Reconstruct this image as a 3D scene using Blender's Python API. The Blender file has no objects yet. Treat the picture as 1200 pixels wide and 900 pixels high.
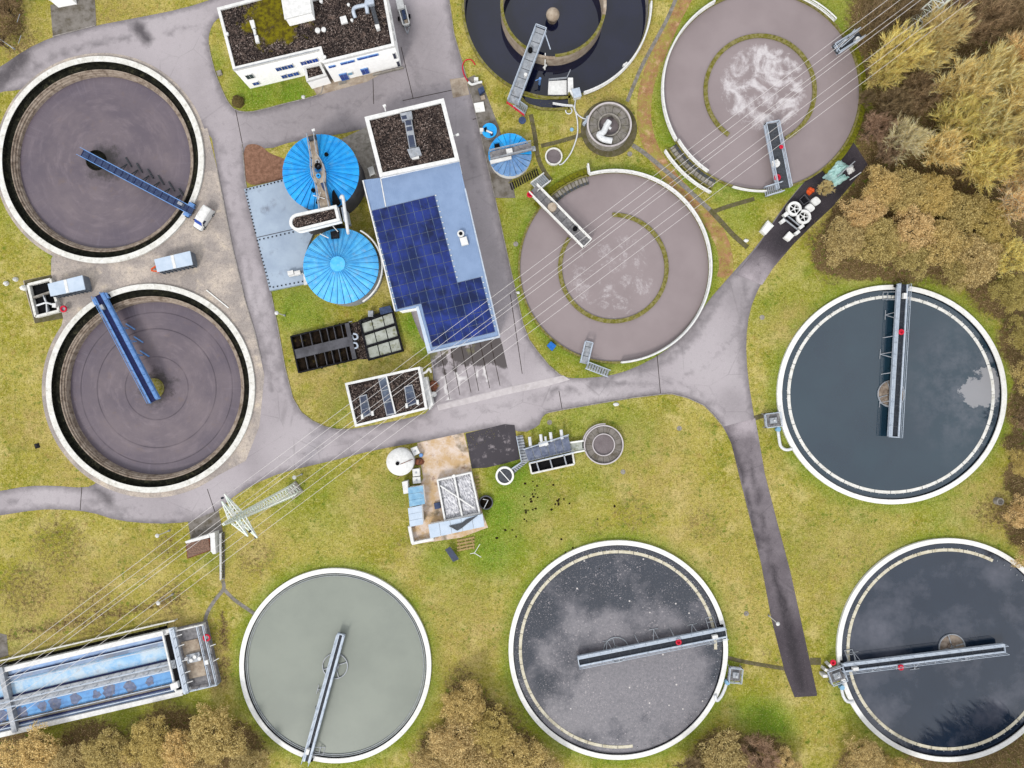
import bpy, bmesh, math, random
import numpy as np
from math import pi, sin, cos, radians, sqrt, atan2
from mathutils import Vector, Matrix
from mathutils.geometry import delaunay_2d_cdt

random.seed(7); rng = np.random.default_rng(7)
SC = bpy.context.scene
COL = SC.collection

# ------------------------------------------------------------------ camera, sky, sun, exposure
CAM_H = 120.0            # drone height above the ground, metres
FPX = 832.0              # focal length in photograph pixels (1200 wide)
cam = bpy.data.cameras.new('camera'); camo = bpy.data.objects.new('camera', cam); COL.objects.link(camo)
camo.location = (0, 0, CAM_H); camo.rotation_euler = (0, 0, 0)
cam.sensor_width = 36; cam.lens = 36 * FPX / 1200; cam.clip_end = 2000; cam.clip_start = 1
SC.camera = camo
w = bpy.data.worlds.new('World'); SC.world = w; w.use_nodes = True
nt = w.node_tree; nt.nodes.clear()
SUN_EL, SUN_AZ = radians(48), radians(205)      # compass-like azimuth: 0 = +Y, clockwise
sk = nt.nodes.new('ShaderNodeTexSky'); sk.sky_type = 'NISHITA'; sk.sun_disc = False
sk.sun_elevation = SUN_EL; sk.sun_rotation = SUN_AZ; sk.air_density = 1.0; sk.dust_density = 4.0; sk.ozone_density = 1.0
hs = nt.nodes.new('ShaderNodeHueSaturation'); hs.inputs['Saturation'].default_value = 0.28
bg = nt.nodes.new('ShaderNodeBackground'); bg.inputs['Strength'].default_value = 0.13
wo = nt.nodes.new('ShaderNodeOutputWorld')
tcw = nt.nodes.new('ShaderNodeTexCoord'); cn = nt.nodes.new('ShaderNodeTexNoise'); cn.inputs['Scale'].default_value = 3.0; cn.inputs['Detail'].default_value = 5
cr = nt.nodes.new('ShaderNodeMapRange'); cr.inputs[1].default_value = .35; cr.inputs[2].default_value = .65; cr.inputs[3].default_value = 5.6; cr.inputs[4].default_value = 8.0   # pale overcast layer
cc_ = nt.nodes.new('ShaderNodeMix'); cc_.data_type = 'RGBA'; cc_.blend_type = 'MULTIPLY'; cc_.inputs[0].default_value = 1.0; cc_.inputs[7].default_value = (.97, .99, 1.03, 1)
mx = nt.nodes.new('ShaderNodeMix'); mx.data_type = 'RGBA'; mx.inputs[0].default_value = .75
nt.links.new(tcw.outputs['Generated'], cn.inputs['Vector']); nt.links.new(cn.outputs[0], cr.inputs[0]); nt.links.new(cr.outputs[0], cc_.inputs[6]); nt.links.new(cc_.outputs[2], mx.inputs[7]); nt.links.new(hs.outputs[0], mx.inputs[6])
nt.links.new(sk.outputs[0], hs.inputs['Color']); nt.links.new(mx.outputs[2], bg.inputs['Color']); nt.links.new(bg.outputs[0], wo.inputs['Surface'])
sl = bpy.data.lights.new('sun', 'SUN'); sl.energy = 1.35; sl.angle = radians(12); sl.color = (1.0, 0.96, 0.9)
so = bpy.data.objects.new('sun', sl); COL.objects.link(so)
sdir = Vector((sin(SUN_AZ) * cos(SUN_EL), cos(SUN_AZ) * cos(SUN_EL), sin(SUN_EL)))
so.rotation_euler = sdir.to_track_quat('Z', 'Y').to_euler(); so.location = (0, -60, 150)
SC.view_settings.view_transform = 'Standard'; SC.view_settings.look = 'None'
SC.view_settings.gamma = 1; SC.view_settings.use_curve_mapping = False
SC.view_settings.exposure = 0.9

# ------------------------------------------------------------------ helpers
def P(x, y, z=0.0):
    "photograph pixel -> the point of the place at height z"
    k = (CAM_H - z) / FPX
    return Vector(((x - 600) * k, (450 - y) * k, z))
def PX(n, z=0.0): return n * (CAM_H - z) / FPX
def XY(pts, z=0.0): return [tuple(P(x, y, z)[:2]) for x, y in pts]

def chaikin(pts, it=2):
    for _ in range(it):
        o = []
        for i in range(len(pts)):
            a, b = pts[i], pts[(i + 1) % len(pts)]
            o += [(a[0] * .75 + b[0] * .25, a[1] * .75 + b[1] * .25), (a[0] * .25 + b[0] * .75, a[1] * .25 + b[1] * .75)]
        pts = o
    return pts
def spline(pts, sub=6):
    P_ = [Vector(p) for p in pts]; P_ = [P_[0]] + P_ + [P_[-1]]; o = []
    for i in range(1, len(P_) - 2):
        for k in range(sub):
            t = k / sub; a, b, c, d = P_[i - 1:i + 3]
            o.append(0.5 * ((2 * b) + (c - a) * t + (2 * a - 5 * b + 4 * c - d) * t * t + (3 * b - a - 3 * c + d) * t ** 3))
    o.append(P_[-2]); return o
def strip(pts, w):
    "2-D polyline -> outline polygon of width w"
    pts = [Vector(p[:2]) for p in pts]; L, R = [], []
    for i, p in enumerate(pts):
        d = (pts[min(i + 1, len(pts) - 1)] - pts[max(i - 1, 0)]).normalized(); n = Vector((-d.y, d.x))
        L.append(tuple(p + n * w / 2)); R.append(tuple(p - n * w / 2))
    return L + R[::-1]
def circle(c, r, n=72, sx=1.0, a0=0, a1=2 * pi):
    return [(c[0] + r * sx * cos(a0 + (a1 - a0) * i / n), c[1] + r * sin(a0 + (a1 - a0) * i / n)) for i in range(n)]
def inpoly(X, Y, poly):
    r = np.zeros(X.shape, bool); n = len(poly); j = n - 1
    for i in range(n):
        xi, yi = poly[i]; xj, yj = poly[j]
        if yi != yj:
            c = ((yi > Y) != (yj > Y)) & (X < (xj - xi) * (Y - yi) / (yj - yi) + xi); r ^= c
        j = i
    return r

class MB:
    def __init__(s): s.v, s.f = [], []
    def add(s, vs, fs):
        b = len(s.v); s.v += [tuple(v) for v in vs]; s.f += [tuple(i + b for i in f) for f in fs]; return s
    def prism(s, pts, z0, z1, top=None):
        n = len(pts); top = top or pts
        vs = [(p[0], p[1], z0) for p in pts] + [(p[0], p[1], z1 if len(p) < 3 else p[2]) for p in top]
        fs = [tuple(range(n - 1, -1, -1)), tuple(range(n, 2 * n))] + [(i, (i + 1) % n, n + (i + 1) % n, n + i) for i in range(n)]
        return s.add(vs, fs)
    def ppx(s, pts, z0, z1): return s.prism(XY(pts, z1), z0, z1)
    def box(s, c, sz, rz=0.0):
        x, y, z = sz[0] / 2, sz[1] / 2, sz[2] / 2; C_, S_ = cos(rz), sin(rz)
        vs = [(c[0] + a * C_ - b * S_, c[1] + a * S_ + b * C_, c[2] + d) for d in (-z, z) for a, b in ((-x, -y), (x, -y), (x, y), (-x, y))]
        return s.add(vs, [(3, 2, 1, 0), (4, 5, 6, 7), (0, 1, 5, 4), (1, 2, 6, 5), (2, 3, 7, 6), (3, 0, 4, 7)])
    def beam(s, a, b, w, h=None):
        a, b = Vector(a), Vector(b); h = h or w; d = b - a
        if d.length < 1e-5: return s
        d.normalize(); u = Vector((0, 0, 1)) if abs(d.z) < .95 else Vector((0, 1, 0))
        n = d.cross(u).normalized() * (w / 2); m = n.normalized().cross(d) * (h / 2)
        vs = [q + e for q in (a, b) for e in (-n - m, n - m, n + m, -n + m)]
        return s.add(vs, [(0, 1, 2, 3), (7, 6, 5, 4), (0, 4, 5, 1), (1, 5, 6, 2), (2, 6, 7, 3), (3, 7, 4, 0)])
    def ring(s, c, r0, r1, z0, z1, n=96, a0=0.0, a1=2 * pi):
        full = abs(a1 - a0) > 6.28; m = n if full else n + 1; b = len(s.v)
        vs = []
        for i in range(m):
            a = a0 + (a1 - a0) * i / n; C_, S_ = cos(a), sin(a)
            for r, z in ((r0, z0), (r1, z0), (r1, z1), (r0, z1)): vs.append((c[0] + r * C_, c[1] + r * S_, z))
        fs = []
        for i in range(n):
            j = (i + 1) % m
            for k in range(4): fs.append((i * 4 + k, j * 4 + k, j * 4 + (k + 1) % 4, i * 4 + (k + 1) % 4))
        if not full: fs += [(0, 1, 2, 3), ((m - 1) * 4 + 3, (m - 1) * 4 + 2, (m - 1) * 4 + 1, (m - 1) * 4)]
        return s.add(vs, fs)
    def lathe(s, c, prof, n=48, cap0=False, cap1=False):
        vs, fs = [], []; m = len(prof)
        for i in range(n):
            a = 2 * pi * i / n
            for r, z in prof: vs.append((c[0] + r * cos(a), c[1] + r * sin(a), z))
        for i in range(n):
            j = (i + 1) % n
            for k in range(m - 1): fs.append((i * m + k, j * m + k, j * m + k + 1, i * m + k + 1))
        if cap0: fs.append(tuple(i * m for i in range(n))[::-1])
        if cap1: fs.append(tuple(i * m + m - 1 for i in range(n)))
        return s.add(vs, fs)
    def cyl(s, c, r, z0, z1, n=24): return s.lathe(c, [(r, z0), (r, z1)], n, True, True)
    def tube(s, path, r, n=6, r1=None):
        path = [Vector(p) for p in path]; m = len(path); b = []; r1 = r if r1 is None else r1
        for i, p in enumerate(path):
            d = (path[min(i + 1, m - 1)] - path[max(i - 1, 0)]).normalized()
            u = Vector((0, 0, 1)) if abs(d.z) < .9 else Vector((1, 0, 0))
            x = d.cross(u).normalized(); y = x.cross(d); rr = r + (r1 - r) * i / max(1, m - 1)
            b += [p + (x * cos(2 * pi * k / n) + y * sin(2 * pi * k / n)) * rr for k in range(n)]
        fs = [(i * n + k, i * n + (k + 1) % n, (i + 1) * n + (k + 1) % n, (i + 1) * n + k) for i in range(m - 1) for k in range(n)]
        fs += [tuple(range(n))[::-1], tuple((m - 1) * n + k for k in range(n))]
        return s.add(b, fs)
    def rail(s, path, h=1.1, r=.05, step=1.7, posts=True, mids=1):
        path = [Vector(p) for p in path]
        for k in range(mids + 1):
            up = Vector((0, 0, h * (1 - k * .48)))
            for a, b in zip(path, path[1:]): s.beam(a + up, b + up, r * 2 * (1 if k == 0 else .75))
        if posts:
            for a, b in zip(path, path[1:]):
                n = max(1, round((b - a).length / step))
                for i in range(n + 1):
                    p = a.lerp(b, i / n); s.beam(p, p + Vector((0, 0, h)), r * 1.6)
        return s
    def steps(s, a, b, w, z0, z1, n):
        "treads climbing from a (z0) to b (z1)"
        a, b = Vector(a[:2]), Vector(b[:2]); d = (b - a); L = d.length; an = atan2(d.y, d.x)
        for i in range(n):
            p = a.lerp(b, (i + .5) / n); z = z0 + (z1 - z0) * (i + 1) / n
            s.box((p.x, p.y, z - .05), (L / n * .72, w, .1), an)
        nn = Vector((-d.y, d.x)).normalized() * w / 2
        for q in (nn, -nn): s.beam((a.x + q.x, a.y + q.y, z0), (b.x + q.x, b.y + q.y, z1 - .06), .08, .22)
        return s
    def blob(s, c, r, seed=0, n=10, m=5, jit=.18):
        R_ = random.Random(seed); vs = [(c[0], c[1], c[2] + r[2])]; fs = []
        for i in range(1, m + 1):
            t = pi / 2 * i / m
            for k in range(n):
                a = 2 * pi * k / n; q = 1 + R_.uniform(-jit, jit)
                vs.append((c[0] + r[0] * sin(t) * cos(a) * q, c[1] + r[1] * sin(t) * sin(a) * q, c[2] + r[2] * cos(t) * (1 + R_.uniform(-jit, jit) * .6)))
        for k in range(n): fs.append((0, 1 + k, 1 + (k + 1) % n))
        for i in range(m - 1):
            for k in range(n):
                a = 1 + i * n + k; b_ = 1 + i * n + (k + 1) % n; fs.append((a, a + n, b_ + n, b_))
        return s.add(vs, fs)
    def build(s, name, mat, parent=None, smooth=False, kind=None, fix=True, label=None):
        me = bpy.data.meshes.new(name)
        loc = parent_loc(parent)
        me.from_pydata([(v[0] - loc.x, v[1] - loc.y, v[2] - loc.z) for v in s.v], [], s.f)
        if fix:
            bm = bmesh.new(); bm.from_mesh(me); bmesh.ops.recalc_face_normals(bm, faces=bm.faces); bm.to_mesh(me); bm.free()
        if smooth: me.polygons.foreach_set('use_smooth', [True] * len(me.polygons))
        me.materials.append(mat)
        o = bpy.data.objects.new(name, me); COL.objects.link(o)
        if parent is not None: o.parent = parent
        if kind: o['kind'] = kind
        if label: o['label'] = label
        return o
WLOC = {}
def parent_loc(p):
    l = Vector((0, 0, 0))
    while p is not None: l = l + p.location; p = p.parent
    return l
def tag(o, label, cat, group=None):
    o['label'] = label; o['category'] = cat
    if group: o['group'] = group
    return o
def thing(name, label, cat, loc, group=None):
    o = bpy.data.objects.new(name, None); COL.objects.link(o); o.empty_display_size = .5
    o.location = (loc[0], loc[1], loc[2] if len(loc) > 2 else 0.0)
    return tag(o, label, cat, group)
def solo(name, label, cat, mb, mat, group=None, smooth=False):
    return tag(mb.build(name, mat, smooth=smooth), label, cat, group)
def copy_tree(o, parent=None):
    c = o.copy(); COL.objects.link(c)
    if parent is not None: c.parent = parent
    for ch in list(o.children): copy_tree(ch, c)
    return c

# ------------------------------------------------------------------ materials
def lin(v):
    v /= 255.0
    return v / 12.92 if v <= .04045 else ((v + .055) / 1.055) ** 2.4
GAIN = 1.8
def C(r, g, b, k=1.0): return tuple(min(.82, lin(x) / GAIN * k) for x in (r, g, b)) + (1,)

class NT:
    def __init__(s, name):
        s.m = bpy.data.materials.new(name); s.m.use_nodes = True; s.t = s.m.node_tree; s.t.nodes.clear()
        s.out = s.n('ShaderNodeOutputMaterial'); s.b = s.n('ShaderNodeBsdfPrincipled'); s.l(s.b.outputs[0], s.out.inputs[0])
        s.geo = s.n('ShaderNodeNewGeometry'); s.pos = s.geo.outputs['Position']
    def n(s, t, **k):
        x = s.t.nodes.new(t)
        for a, v in k.items(): setattr(x, a, v)
        return x
    def l(s, a, b): s.t.links.new(a, b)
    def noise(s, scale, detail=4, rough=.6, vec=None, dist=0.0):
        x = s.n('ShaderNodeTexNoise'); x.inputs['Scale'].default_value = scale; x.inputs['Detail'].default_value = detail
        x.inputs['Roughness'].default_value = rough; x.inputs['Distortion'].default_value = dist
        s.l(vec if vec is not None else s.pos, x.inputs['Vector']); return x.outputs[0]
    def ramp(s, v, a, b, c0=0.0, c1=1.0):
        x = s.n('ShaderNodeMapRange'); x.clamp = True
        s.l(v, x.inputs[0]); x.inputs[1].default_value = a; x.inputs[2].default_value = b; x.inputs[3].default_value = c0; x.inputs[4].default_value = c1
        return x.outputs[0]
    def mix(s, f, a, b, mode='MIX'):
        x = s.n('ShaderNodeMix', data_type='RGBA', blend_type=mode)
        if isinstance(f, (int, float)): x.inputs[0].default_value = f
        else: s.l(f, x.inputs[0])
        for i, q in ((6, a), (7, b)):
            if isinstance(q, tuple): x.inputs[i].default_value = q
            else: s.l(q, x.inputs[i])
        return x.outputs[2]
    def math(s, op, a, b=None):
        x = s.n('ShaderNodeMath', operation=op)
        for i, q in enumerate((a, b)):
            if q is None: continue
            if isinstance(q, (int, float)): x.inputs[i].default_value = q
            else: s.l(q, x.inputs[i])
        return x.outputs[0]
    def col(s, c):
        if isinstance(c, tuple): s.b.inputs['Base Color'].default_value = c
        else: s.l(c, s.b.inputs['Base Color'])
    def rough(s, r):
        if isinstance(r, (int, float)): s.b.inputs['Roughness'].default_value = r
        else: s.l(r, s.b.inputs['Roughness'])
    def bump(s, h, strength=.4, dist=.05):
        x = s.n('ShaderNodeBump'); x.inputs['Strength'].default_value = strength; x.inputs['Distance'].default_value = dist
        s.l(h, x.inputs['Height']); s.l(x.outputs[0], s.b.inputs['Normal'])
    def set(s, **k):
        for a, v in k.items(): s.b.inputs[a.replace('_', ' ')].default_value = v
    def attr(s, name):
        x = s.n('ShaderNodeAttribute'); x.attribute_name = name; sp = s.n('ShaderNodeSeparateColor'); s.l(x.outputs['Color'], sp.inputs[0]); return sp.outputs
    def polar(s, c):
        sub = s.n('ShaderNodeVectorMath', operation='SUBTRACT'); s.l(s.pos, sub.inputs[0]); sub.inputs[1].default_value = (c[0], c[1], 0)
        se = s.n('ShaderNodeSeparateXYZ'); s.l(sub.outputs[0], se.inputs[0])
        r = s.math('SQRT', s.math('ADD', s.math('MULTIPLY', se.outputs[0], se.outputs[0]), s.math('MULTIPLY', se.outputs[1], se.outputs[1])))
        return r, s.math('ARCTAN2', se.outputs[1], se.outputs[0])
    def comb(s, x, y, z=0.0):
        c = s.n('ShaderNodeCombineXYZ')
        for i, q in enumerate((x, y, z)):
            if isinstance(q, (int, float)): c.inputs[i].default_value = q
            else: s.l(q, c.inputs[i])
        return c.outputs[0]

def mat(name, c1, c2=None, scale=3.0, lo=.38, hi=.62, rough=.7, metal=0.0, bump=0.0, bscale=30, spec=.14, dirt=None, dscale=.6, dlo=.52, dhi=.75, rand=0.0, detail=5):
    m = NT(name); c2 = c2 or tuple(x * .8 for x in c1[:3]) + (1,)
    f = m.ramp(m.noise(scale, detail, .65), lo, hi); c = m.mix(f, c1, c2)
    if dirt: c = m.mix(m.ramp(m.noise(dscale, 6, .7), dlo, dhi), c, dirt)
    if rand:
        oi = m.n('ShaderNodeObjectInfo'); hv = m.n('ShaderNodeHueSaturation'); m.l(c, hv.inputs['Color'])
        m.l(m.ramp(oi.outputs['Random'], 0, 1, 1 - rand, 1 + rand), hv.inputs['Value'])
        m.l(m.ramp(oi.outputs['Random'], 0, 1, .5 + .06 * rand, .5 - .06 * rand), hv.inputs['Hue']); c = hv.outputs[0]
    m.col(c); m.rough(rough); m.set(Metallic=metal, Specular_IOR_Level=spec)
    if bump: m.bump(m.noise(bscale, 4, .7), bump, .05)
    return m.m

M = {}
M['white'] = mat('white_paint', C(246, 246, 244), C(226, 226, 224), 2.0, dirt=C(200, 198, 190), dscale=.9, dlo=.58, dhi=.85, rough=.5)
M['white_wall'] = mat('white_render', (.8, .8, .79, 1), (.74, .74, .73, 1), 1.2, rough=.8, dirt=C(205, 205, 205), dscale=.5, dlo=.6, dhi=.9)
M['rim'] = mat('pale_concrete', C(255, 255, 252), C(242, 241, 236), 1.1, dirt=C(192, 188, 174), dscale=1.8, dlo=.56, dhi=.84, rough=.85, bump=.2, bscale=14)
M['rim_old'] = mat('weathered_pale_concrete', C(244, 243, 238), C(224, 222, 214), 1.4, dirt=C(158, 154, 140), dscale=1.5, dlo=.53, dhi=.78, rough=.9, bump=.25, bscale=14)
M['cream'] = mat('cream_weir_concrete', C(228, 222, 202), C(208, 200, 176), 1.4, dirt=C(150, 138, 104), dscale=1.2, dlo=.52, dhi=.75, rough=.9)
M['concrete'] = mat('grey_concrete', C(168, 163, 155), C(140, 134, 126), 1.3, dirt=C(95, 90, 78), dscale=1.0, rough=.9, bump=.25, bscale=12)
M['concrete_tan'] = mat('tan_concrete', C(196, 182, 164), C(165, 148, 130), .8, dirt=C(120, 98, 78), dscale=.5, rough=.9, bump=.2)
M['wall_brown'] = mat('stained_inner_wall', C(172, 158, 144), C(138, 122, 108), 1.2, dirt=C(96, 84, 74), dscale=1.2, rough=.85, bump=.2)
M['moss'] = mat('mossy_concrete', C(146, 138, 92), C(116, 112, 34), 2.2, lo=.4, hi=.6, dirt=C(70, 66, 30), dscale=2.0, rough=.95, bump=.5, bscale=14)
M['mossgreen'] = mat('bright_moss', C(128, 128, 26), C(90, 92, 22), 2.5, dirt=C(70, 55, 35), dscale=1.4, rough=1, bump=.6, bscale=10)
M['channel'] = mat('dark_channel_growth', C(40, 40, 33), C(18, 19, 15), 1.6, rough=.8, dirt=C(92, 90, 68), dscale=1.2, dlo=.54, dhi=.78, spec=.05)
M['black'] = mat('black_rubber', C(26, 26, 28), C(16, 16, 18), 3, rough=.7, spec=.05)
M['bluebeam'] = mat('light_blue_paint', C(124, 166, 224), C(100, 146, 208), 1.5, rough=.5, dirt=C(120, 130, 150), dscale=1.3, dlo=.6, dhi=.85)
M['bluedark'] = mat('slate_blue_grating', C(72, 88, 124), C(52, 66, 98), 3.0, rough=.6, bump=.4, bscale=9)
M['navy'] = mat('navy_paint', C(34, 44, 96), C(24, 32, 74), 3, rough=.5)
M['galv'] = mat('galvanised_steel', C(186, 190, 196), C(160, 166, 174), 1.8, metal=.25, rough=.55, dirt=C(130, 130, 128), dscale=1.2)
M['galv_pale'] = mat('pale_galvanised_steel', C(206, 216, 228), C(184, 196, 212), 1.5, metal=.15, rough=.5, dirt=C(150, 155, 160), dscale=1.1, dlo=.58)
M['grating'] = mat('dark_steel_grating', C(84, 88, 94), C(62, 65, 70), 4, rough=.6, bump=.5, bscale=9)
M['grating_black'] = mat('wet_dark_grating', C(56, 62, 72), C(36, 40, 48), 3, rough=.5, bump=.4, bscale=9)
M['grey_deck'] = mat('grey_deck_plate', C(150, 148, 150), C(122, 120, 122), 2, rough=.7, dirt=C(90, 86, 84), dscale=1.4)
M['red'] = mat('red_plastic', C(226, 40, 70), C(205, 30, 56), 3, rough=.4)
M['orange'] = mat('orange_paint', C(236, 100, 44), C(214, 84, 36), 3, rough=.45)
M['glass_blue'] = mat('blue_window_glass', C(34, 84, 190), C(26, 60, 140), .8, rough=.12, spec=.5)
M['glass_dark'] = mat('dark_glass', C(44, 56, 86), C(30, 38, 60), .7, rough=.1, spec=.5, dirt=C(96, 110, 130), dscale=.35, dlo=.5, dhi=.7)
M['roof_blue'] = mat('bright_blue_roof_sheet', C(48, 180, 255), C(34, 160, 242), .9, rough=.5, dirt=C(110, 172, 214), dscale=1.1, dlo=.53, dhi=.8, rand=.05)
M['roof_blue2'] = mat('sky_blue_roof_sheet', C(104, 200, 255), C(76, 178, 246), .8, rough=.5, dirt=C(150, 186, 216), dscale=1.0, dlo=.54, dhi=.78, rand=.06)
M['sheet'] = mat('blue_grey_roof_metal', C(150, 174, 210), C(140, 164, 200), .5, rough=.5, metal=.1)
M['slab_blue'] = mat('pale_blue_membrane', C(176, 192, 210), C(162, 178, 198), .3, rough=.6, dirt=C(128, 136, 150), dscale=.35, dlo=.56, dhi=.75)
M['pipe'] = mat('white_pipe', C(236, 238, 240), C(214, 216, 218), 2.5, rough=.4)
M['wire'] = mat('aluminium_conductor', C(235, 230, 228), C(215, 210, 208), 1, rough=.5)
M['pylon'] = mat('pale_green_painted_steel', C(255, 255, 250), C(240, 255, 240), 1.5, rough=.5)
M['bark'] = mat('bark', C(120, 104, 78), C(84, 72, 54), 3, rough=.95)
M['bark_yellow'] = mat('yellowish_bark', C(232, 206, 140), C(196, 168, 106), 2, rough=.95)
M['bark_grey'] = mat('pale_grey_bark', C(226, 216, 192), C(190, 178, 154), 2, rough=.95)
M['wood'] = mat('weathered_pallet_wood', C(186, 162, 112), C(150, 126, 84), 4, rough=.9)
M['soil'] = mat('dark_soil', C(56, 42, 30), C(34, 26, 18), 5, rough=1, spec=.02)
M['wall_grey'] = mat('dark_grey_cladding', C(98, 98, 104), C(80, 80, 86), .6, rough=.6, dirt=C(60, 60, 62), dscale=.4)
M['teal'] = mat('pale_teal_tarpaulin', C(188, 222, 218), C(160, 204, 198), 1.2, rough=.5, dirt=C(120, 180, 160), dscale=.8)
M['skyblue'] = mat('faded_blue_sheet', C(150, 194, 222), C(124, 172, 206), 1.2, rough=.5, dirt=C(176, 150, 140), dscale=.9, dlo=.6)
M['container'] = mat('pale_blue_cover', C(206, 220, 236), C(194, 210, 228), .8, rough=.45)
M['container_side'] = mat('grey_steel_side', C(128, 136, 146), C(108, 114, 124), 1.0, rough=.6)
M['rust'] = mat('rusty_scrap', C(150, 92, 66), C(84, 62, 52), 3, rough=.9)
M['grid_black'] = mat('tarred_steel', C(34, 34, 38), C(20, 20, 24), 2, rough=.7, dirt=C(70, 70, 74), dscale=1.3, spec=.06)
M['panelpale'] = mat('algae_stained_glazing', C(186, 190, 182), C(160, 164, 152), 1.0, rough=.5, dirt=C(110, 110, 64), dscale=.9, dlo=.55, dhi=.7)
def gravel_roof(name='gravel_roof', moss=None):
    m = NT(name); cols = []
    v = m.n('ShaderNodeTexVoronoi'); v.inputs['Scale'].default_value = 7.5; m.l(m.pos, v.inputs['Vector']); sp = m.n('ShaderNodeSeparateColor'); m.l(v.outputs['Color'], sp.inputs[0])
    c = m.mix(m.ramp(m.math('POWER', sp.outputs[0], 2.2), .1, .95), C(32, 27, 27), C(124, 108, 100)); c = m.mix(m.ramp(sp.outputs[1], .94, .97), c, C(170, 156, 148))
    c = m.mix(m.ramp(m.noise(.3, 4, .6), .4, .62, 0, .55), c, C(34, 30, 30)); c = m.mix(m.ramp(m.noise(.9, 5, .7), .56, .72, 0, .45), c, C(150, 128, 116))
    if moss:
        r, t = m.polar(moss); k = m.ramp(m.math('ADD', m.ramp(r, 2.2, 7.0, 1, 0), m.ramp(m.noise(.55, 6, .7), .3, .7, -.5, .5)), .42, .72); c = m.mix(k, c, m.mix(m.ramp(m.noise(1.3, 5), .4, .6), C(124, 116, 24), C(84, 74, 28)))
    m.col(c); m.rough(.95); m.set(Specular_IOR_Level=.05); m.bump(v.outputs['Distance'], .6, .05); return m.m
M['gravel'] = gravel_roof(); M['gravel_moss'] = gravel_roof('mossy_gravel_roof', P(322, 22, 7.0))
M['screen'] = mat('slate_screen_plate', C(118, 126, 148), C(94, 102, 124), 1.2, rough=.5, dirt=C(150, 154, 164), dscale=.8)
M['bedsoil'] = mat('weedy_bed_soil', C(44, 35, 28), C(24, 20, 16), 1.2, rough=1, bump=1, bscale=6, dirt=C(92, 80, 40), dscale=.9, dlo=.58, dhi=.7, spec=.03)
M['cover_grey'] = mat('faded_blue_cover', C(120, 160, 206), C(98, 138, 188), 1.0, rough=.5, dirt=C(150, 172, 200), dscale=1.2)
M['seam'] = mat('roof_seam_blue', C(44, 112, 170), C(36, 98, 154), 2)
def pv():
    m = NT('solar_cell_glass'); oi = m.n('ShaderNodeObjectInfo')
    c = m.mix(m.ramp(oi.outputs['Random'], 0, 1), C(16, 28, 68), C(20, 40, 92)); c = m.mix(m.ramp(m.noise(.35, 4), .4, .65), c, C(38, 58, 138))
    m.col(c); m.rough(.14); m.set(Specular_IOR_Level=.2); return m.m
M['pv'] = pv()

# ------------------------------------------------------------------ tank outlines (photograph pixels of the rim, rim height)
TK = {'nw': (117.3, 187, 121.5, .45), 'w': (176, 455, 122.5, .4), 'deep': (652, 5, 111, .35), 'ne': (892.5, 106.5, 117.5, .35),
      'mid': (720, 313, 113, .4), 'east': (1045.5, 462.4, 128.6, .5), 'south': (724.6, 762, 128.6, .5), 'se': (1112, 762, 131, .5), 'thick': (392.8, 780.3, 114.2, .5)}
TC = {k: P(v[0], v[1], v[3]) for k, v in TK.items()}; TR = {k: PX(v[2], v[3]) for k, v in TK.items()}
TSX = {k: 1.0 for k in TK}; TSX['east'] = 1.047; TSX['thick'] = .985
def tank_hole(k, d=.25): return circle(TC[k], TR[k] - d, 96, TSX[k])

# ------------------------------------------------------------------ flat regions
def region(name, include, exclude, z, mat_, attr=None, grid=0.0, bounds=None, kind='structure'):
    vs, es = [], []
    for poly in include + exclude:
        b = len(vs); vs += [Vector(p[:2]) for p in poly]; n = len(poly); es += [(b + i, b + (i + 1) % n) for i in range(n)]
    if grid:
        x0, y0, x1, y1 = bounds or (min(p[0] for q in include for p in q), min(p[1] for q in include for p in q), max(p[0] for q in include for p in q), max(p[1] for q in include for p in q))
        gx, gy = np.meshgrid(np.arange(x0 + grid * .5, x1, grid), np.arange(y0 + grid * .5, y1, grid))
        gx = gx + rng.uniform(-.3, .3, gx.shape) * grid; gy = gy + rng.uniform(-.3, .3, gy.shape) * grid
        gx, gy = gx.ravel(), gy.ravel(); ok = np.zeros(gx.shape, bool)
        for q in include: ok |= inpoly(gx, gy, q)
        for q in exclude: ok &= ~inpoly(gx, gy, q)
        vs += [Vector((a, b)) for a, b in zip(gx[ok], gy[ok])]
    ov, oe, of, *_ = delaunay_2d_cdt(vs, es, [], 0, 1e-4, False)
    V = np.array([(v.x, v.y) for v in ov]); F = np.array([tuple(f) for f in of])
    c = V[F].mean(axis=1); keep = np.zeros(len(F), bool)
    for q in include: keep |= inpoly(c[:, 0], c[:, 1], q)
    for q in exclude: keep &= ~inpoly(c[:, 0], c[:, 1], q)
    F = F[keep]; me = bpy.data.meshes.new(name)
    me.from_pydata([(x, y, z) for x, y in V], [], [tuple(int(i) for i in f) for f in F])
    n = np.zeros(len(me.polygons) * 3); me.polygons.foreach_get('normal', n)
    if n[2::3].mean() < 0: me.flip_normals()
    if attr is not None:
        a = attr(V); ca = me.color_attributes.new('patch', 'FLOAT_COLOR', 'POINT'); ca.data.foreach_set('color', a.astype(np.float32).ravel())
    me.materials.append(mat_); o = bpy.data.objects.new(name, me); COL.objects.link(o)
    if kind: o['kind'] = kind
    return o
def blobs(V, lst):
    "soft patches: (px, py, radius px, strength)"
    x = V[:, 0] / (CAM_H / FPX) + 600; y = 450 - V[:, 1] / (CAM_H / FPX); r = np.zeros(len(V))
    for bx, by, br, s in lst:
        d = np.hypot(x - bx, y - by) / br; r = np.maximum(r, s * np.clip(1.55 - 1.15 * d, 0, 1))
    return np.clip(r, 0, 1)
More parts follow.
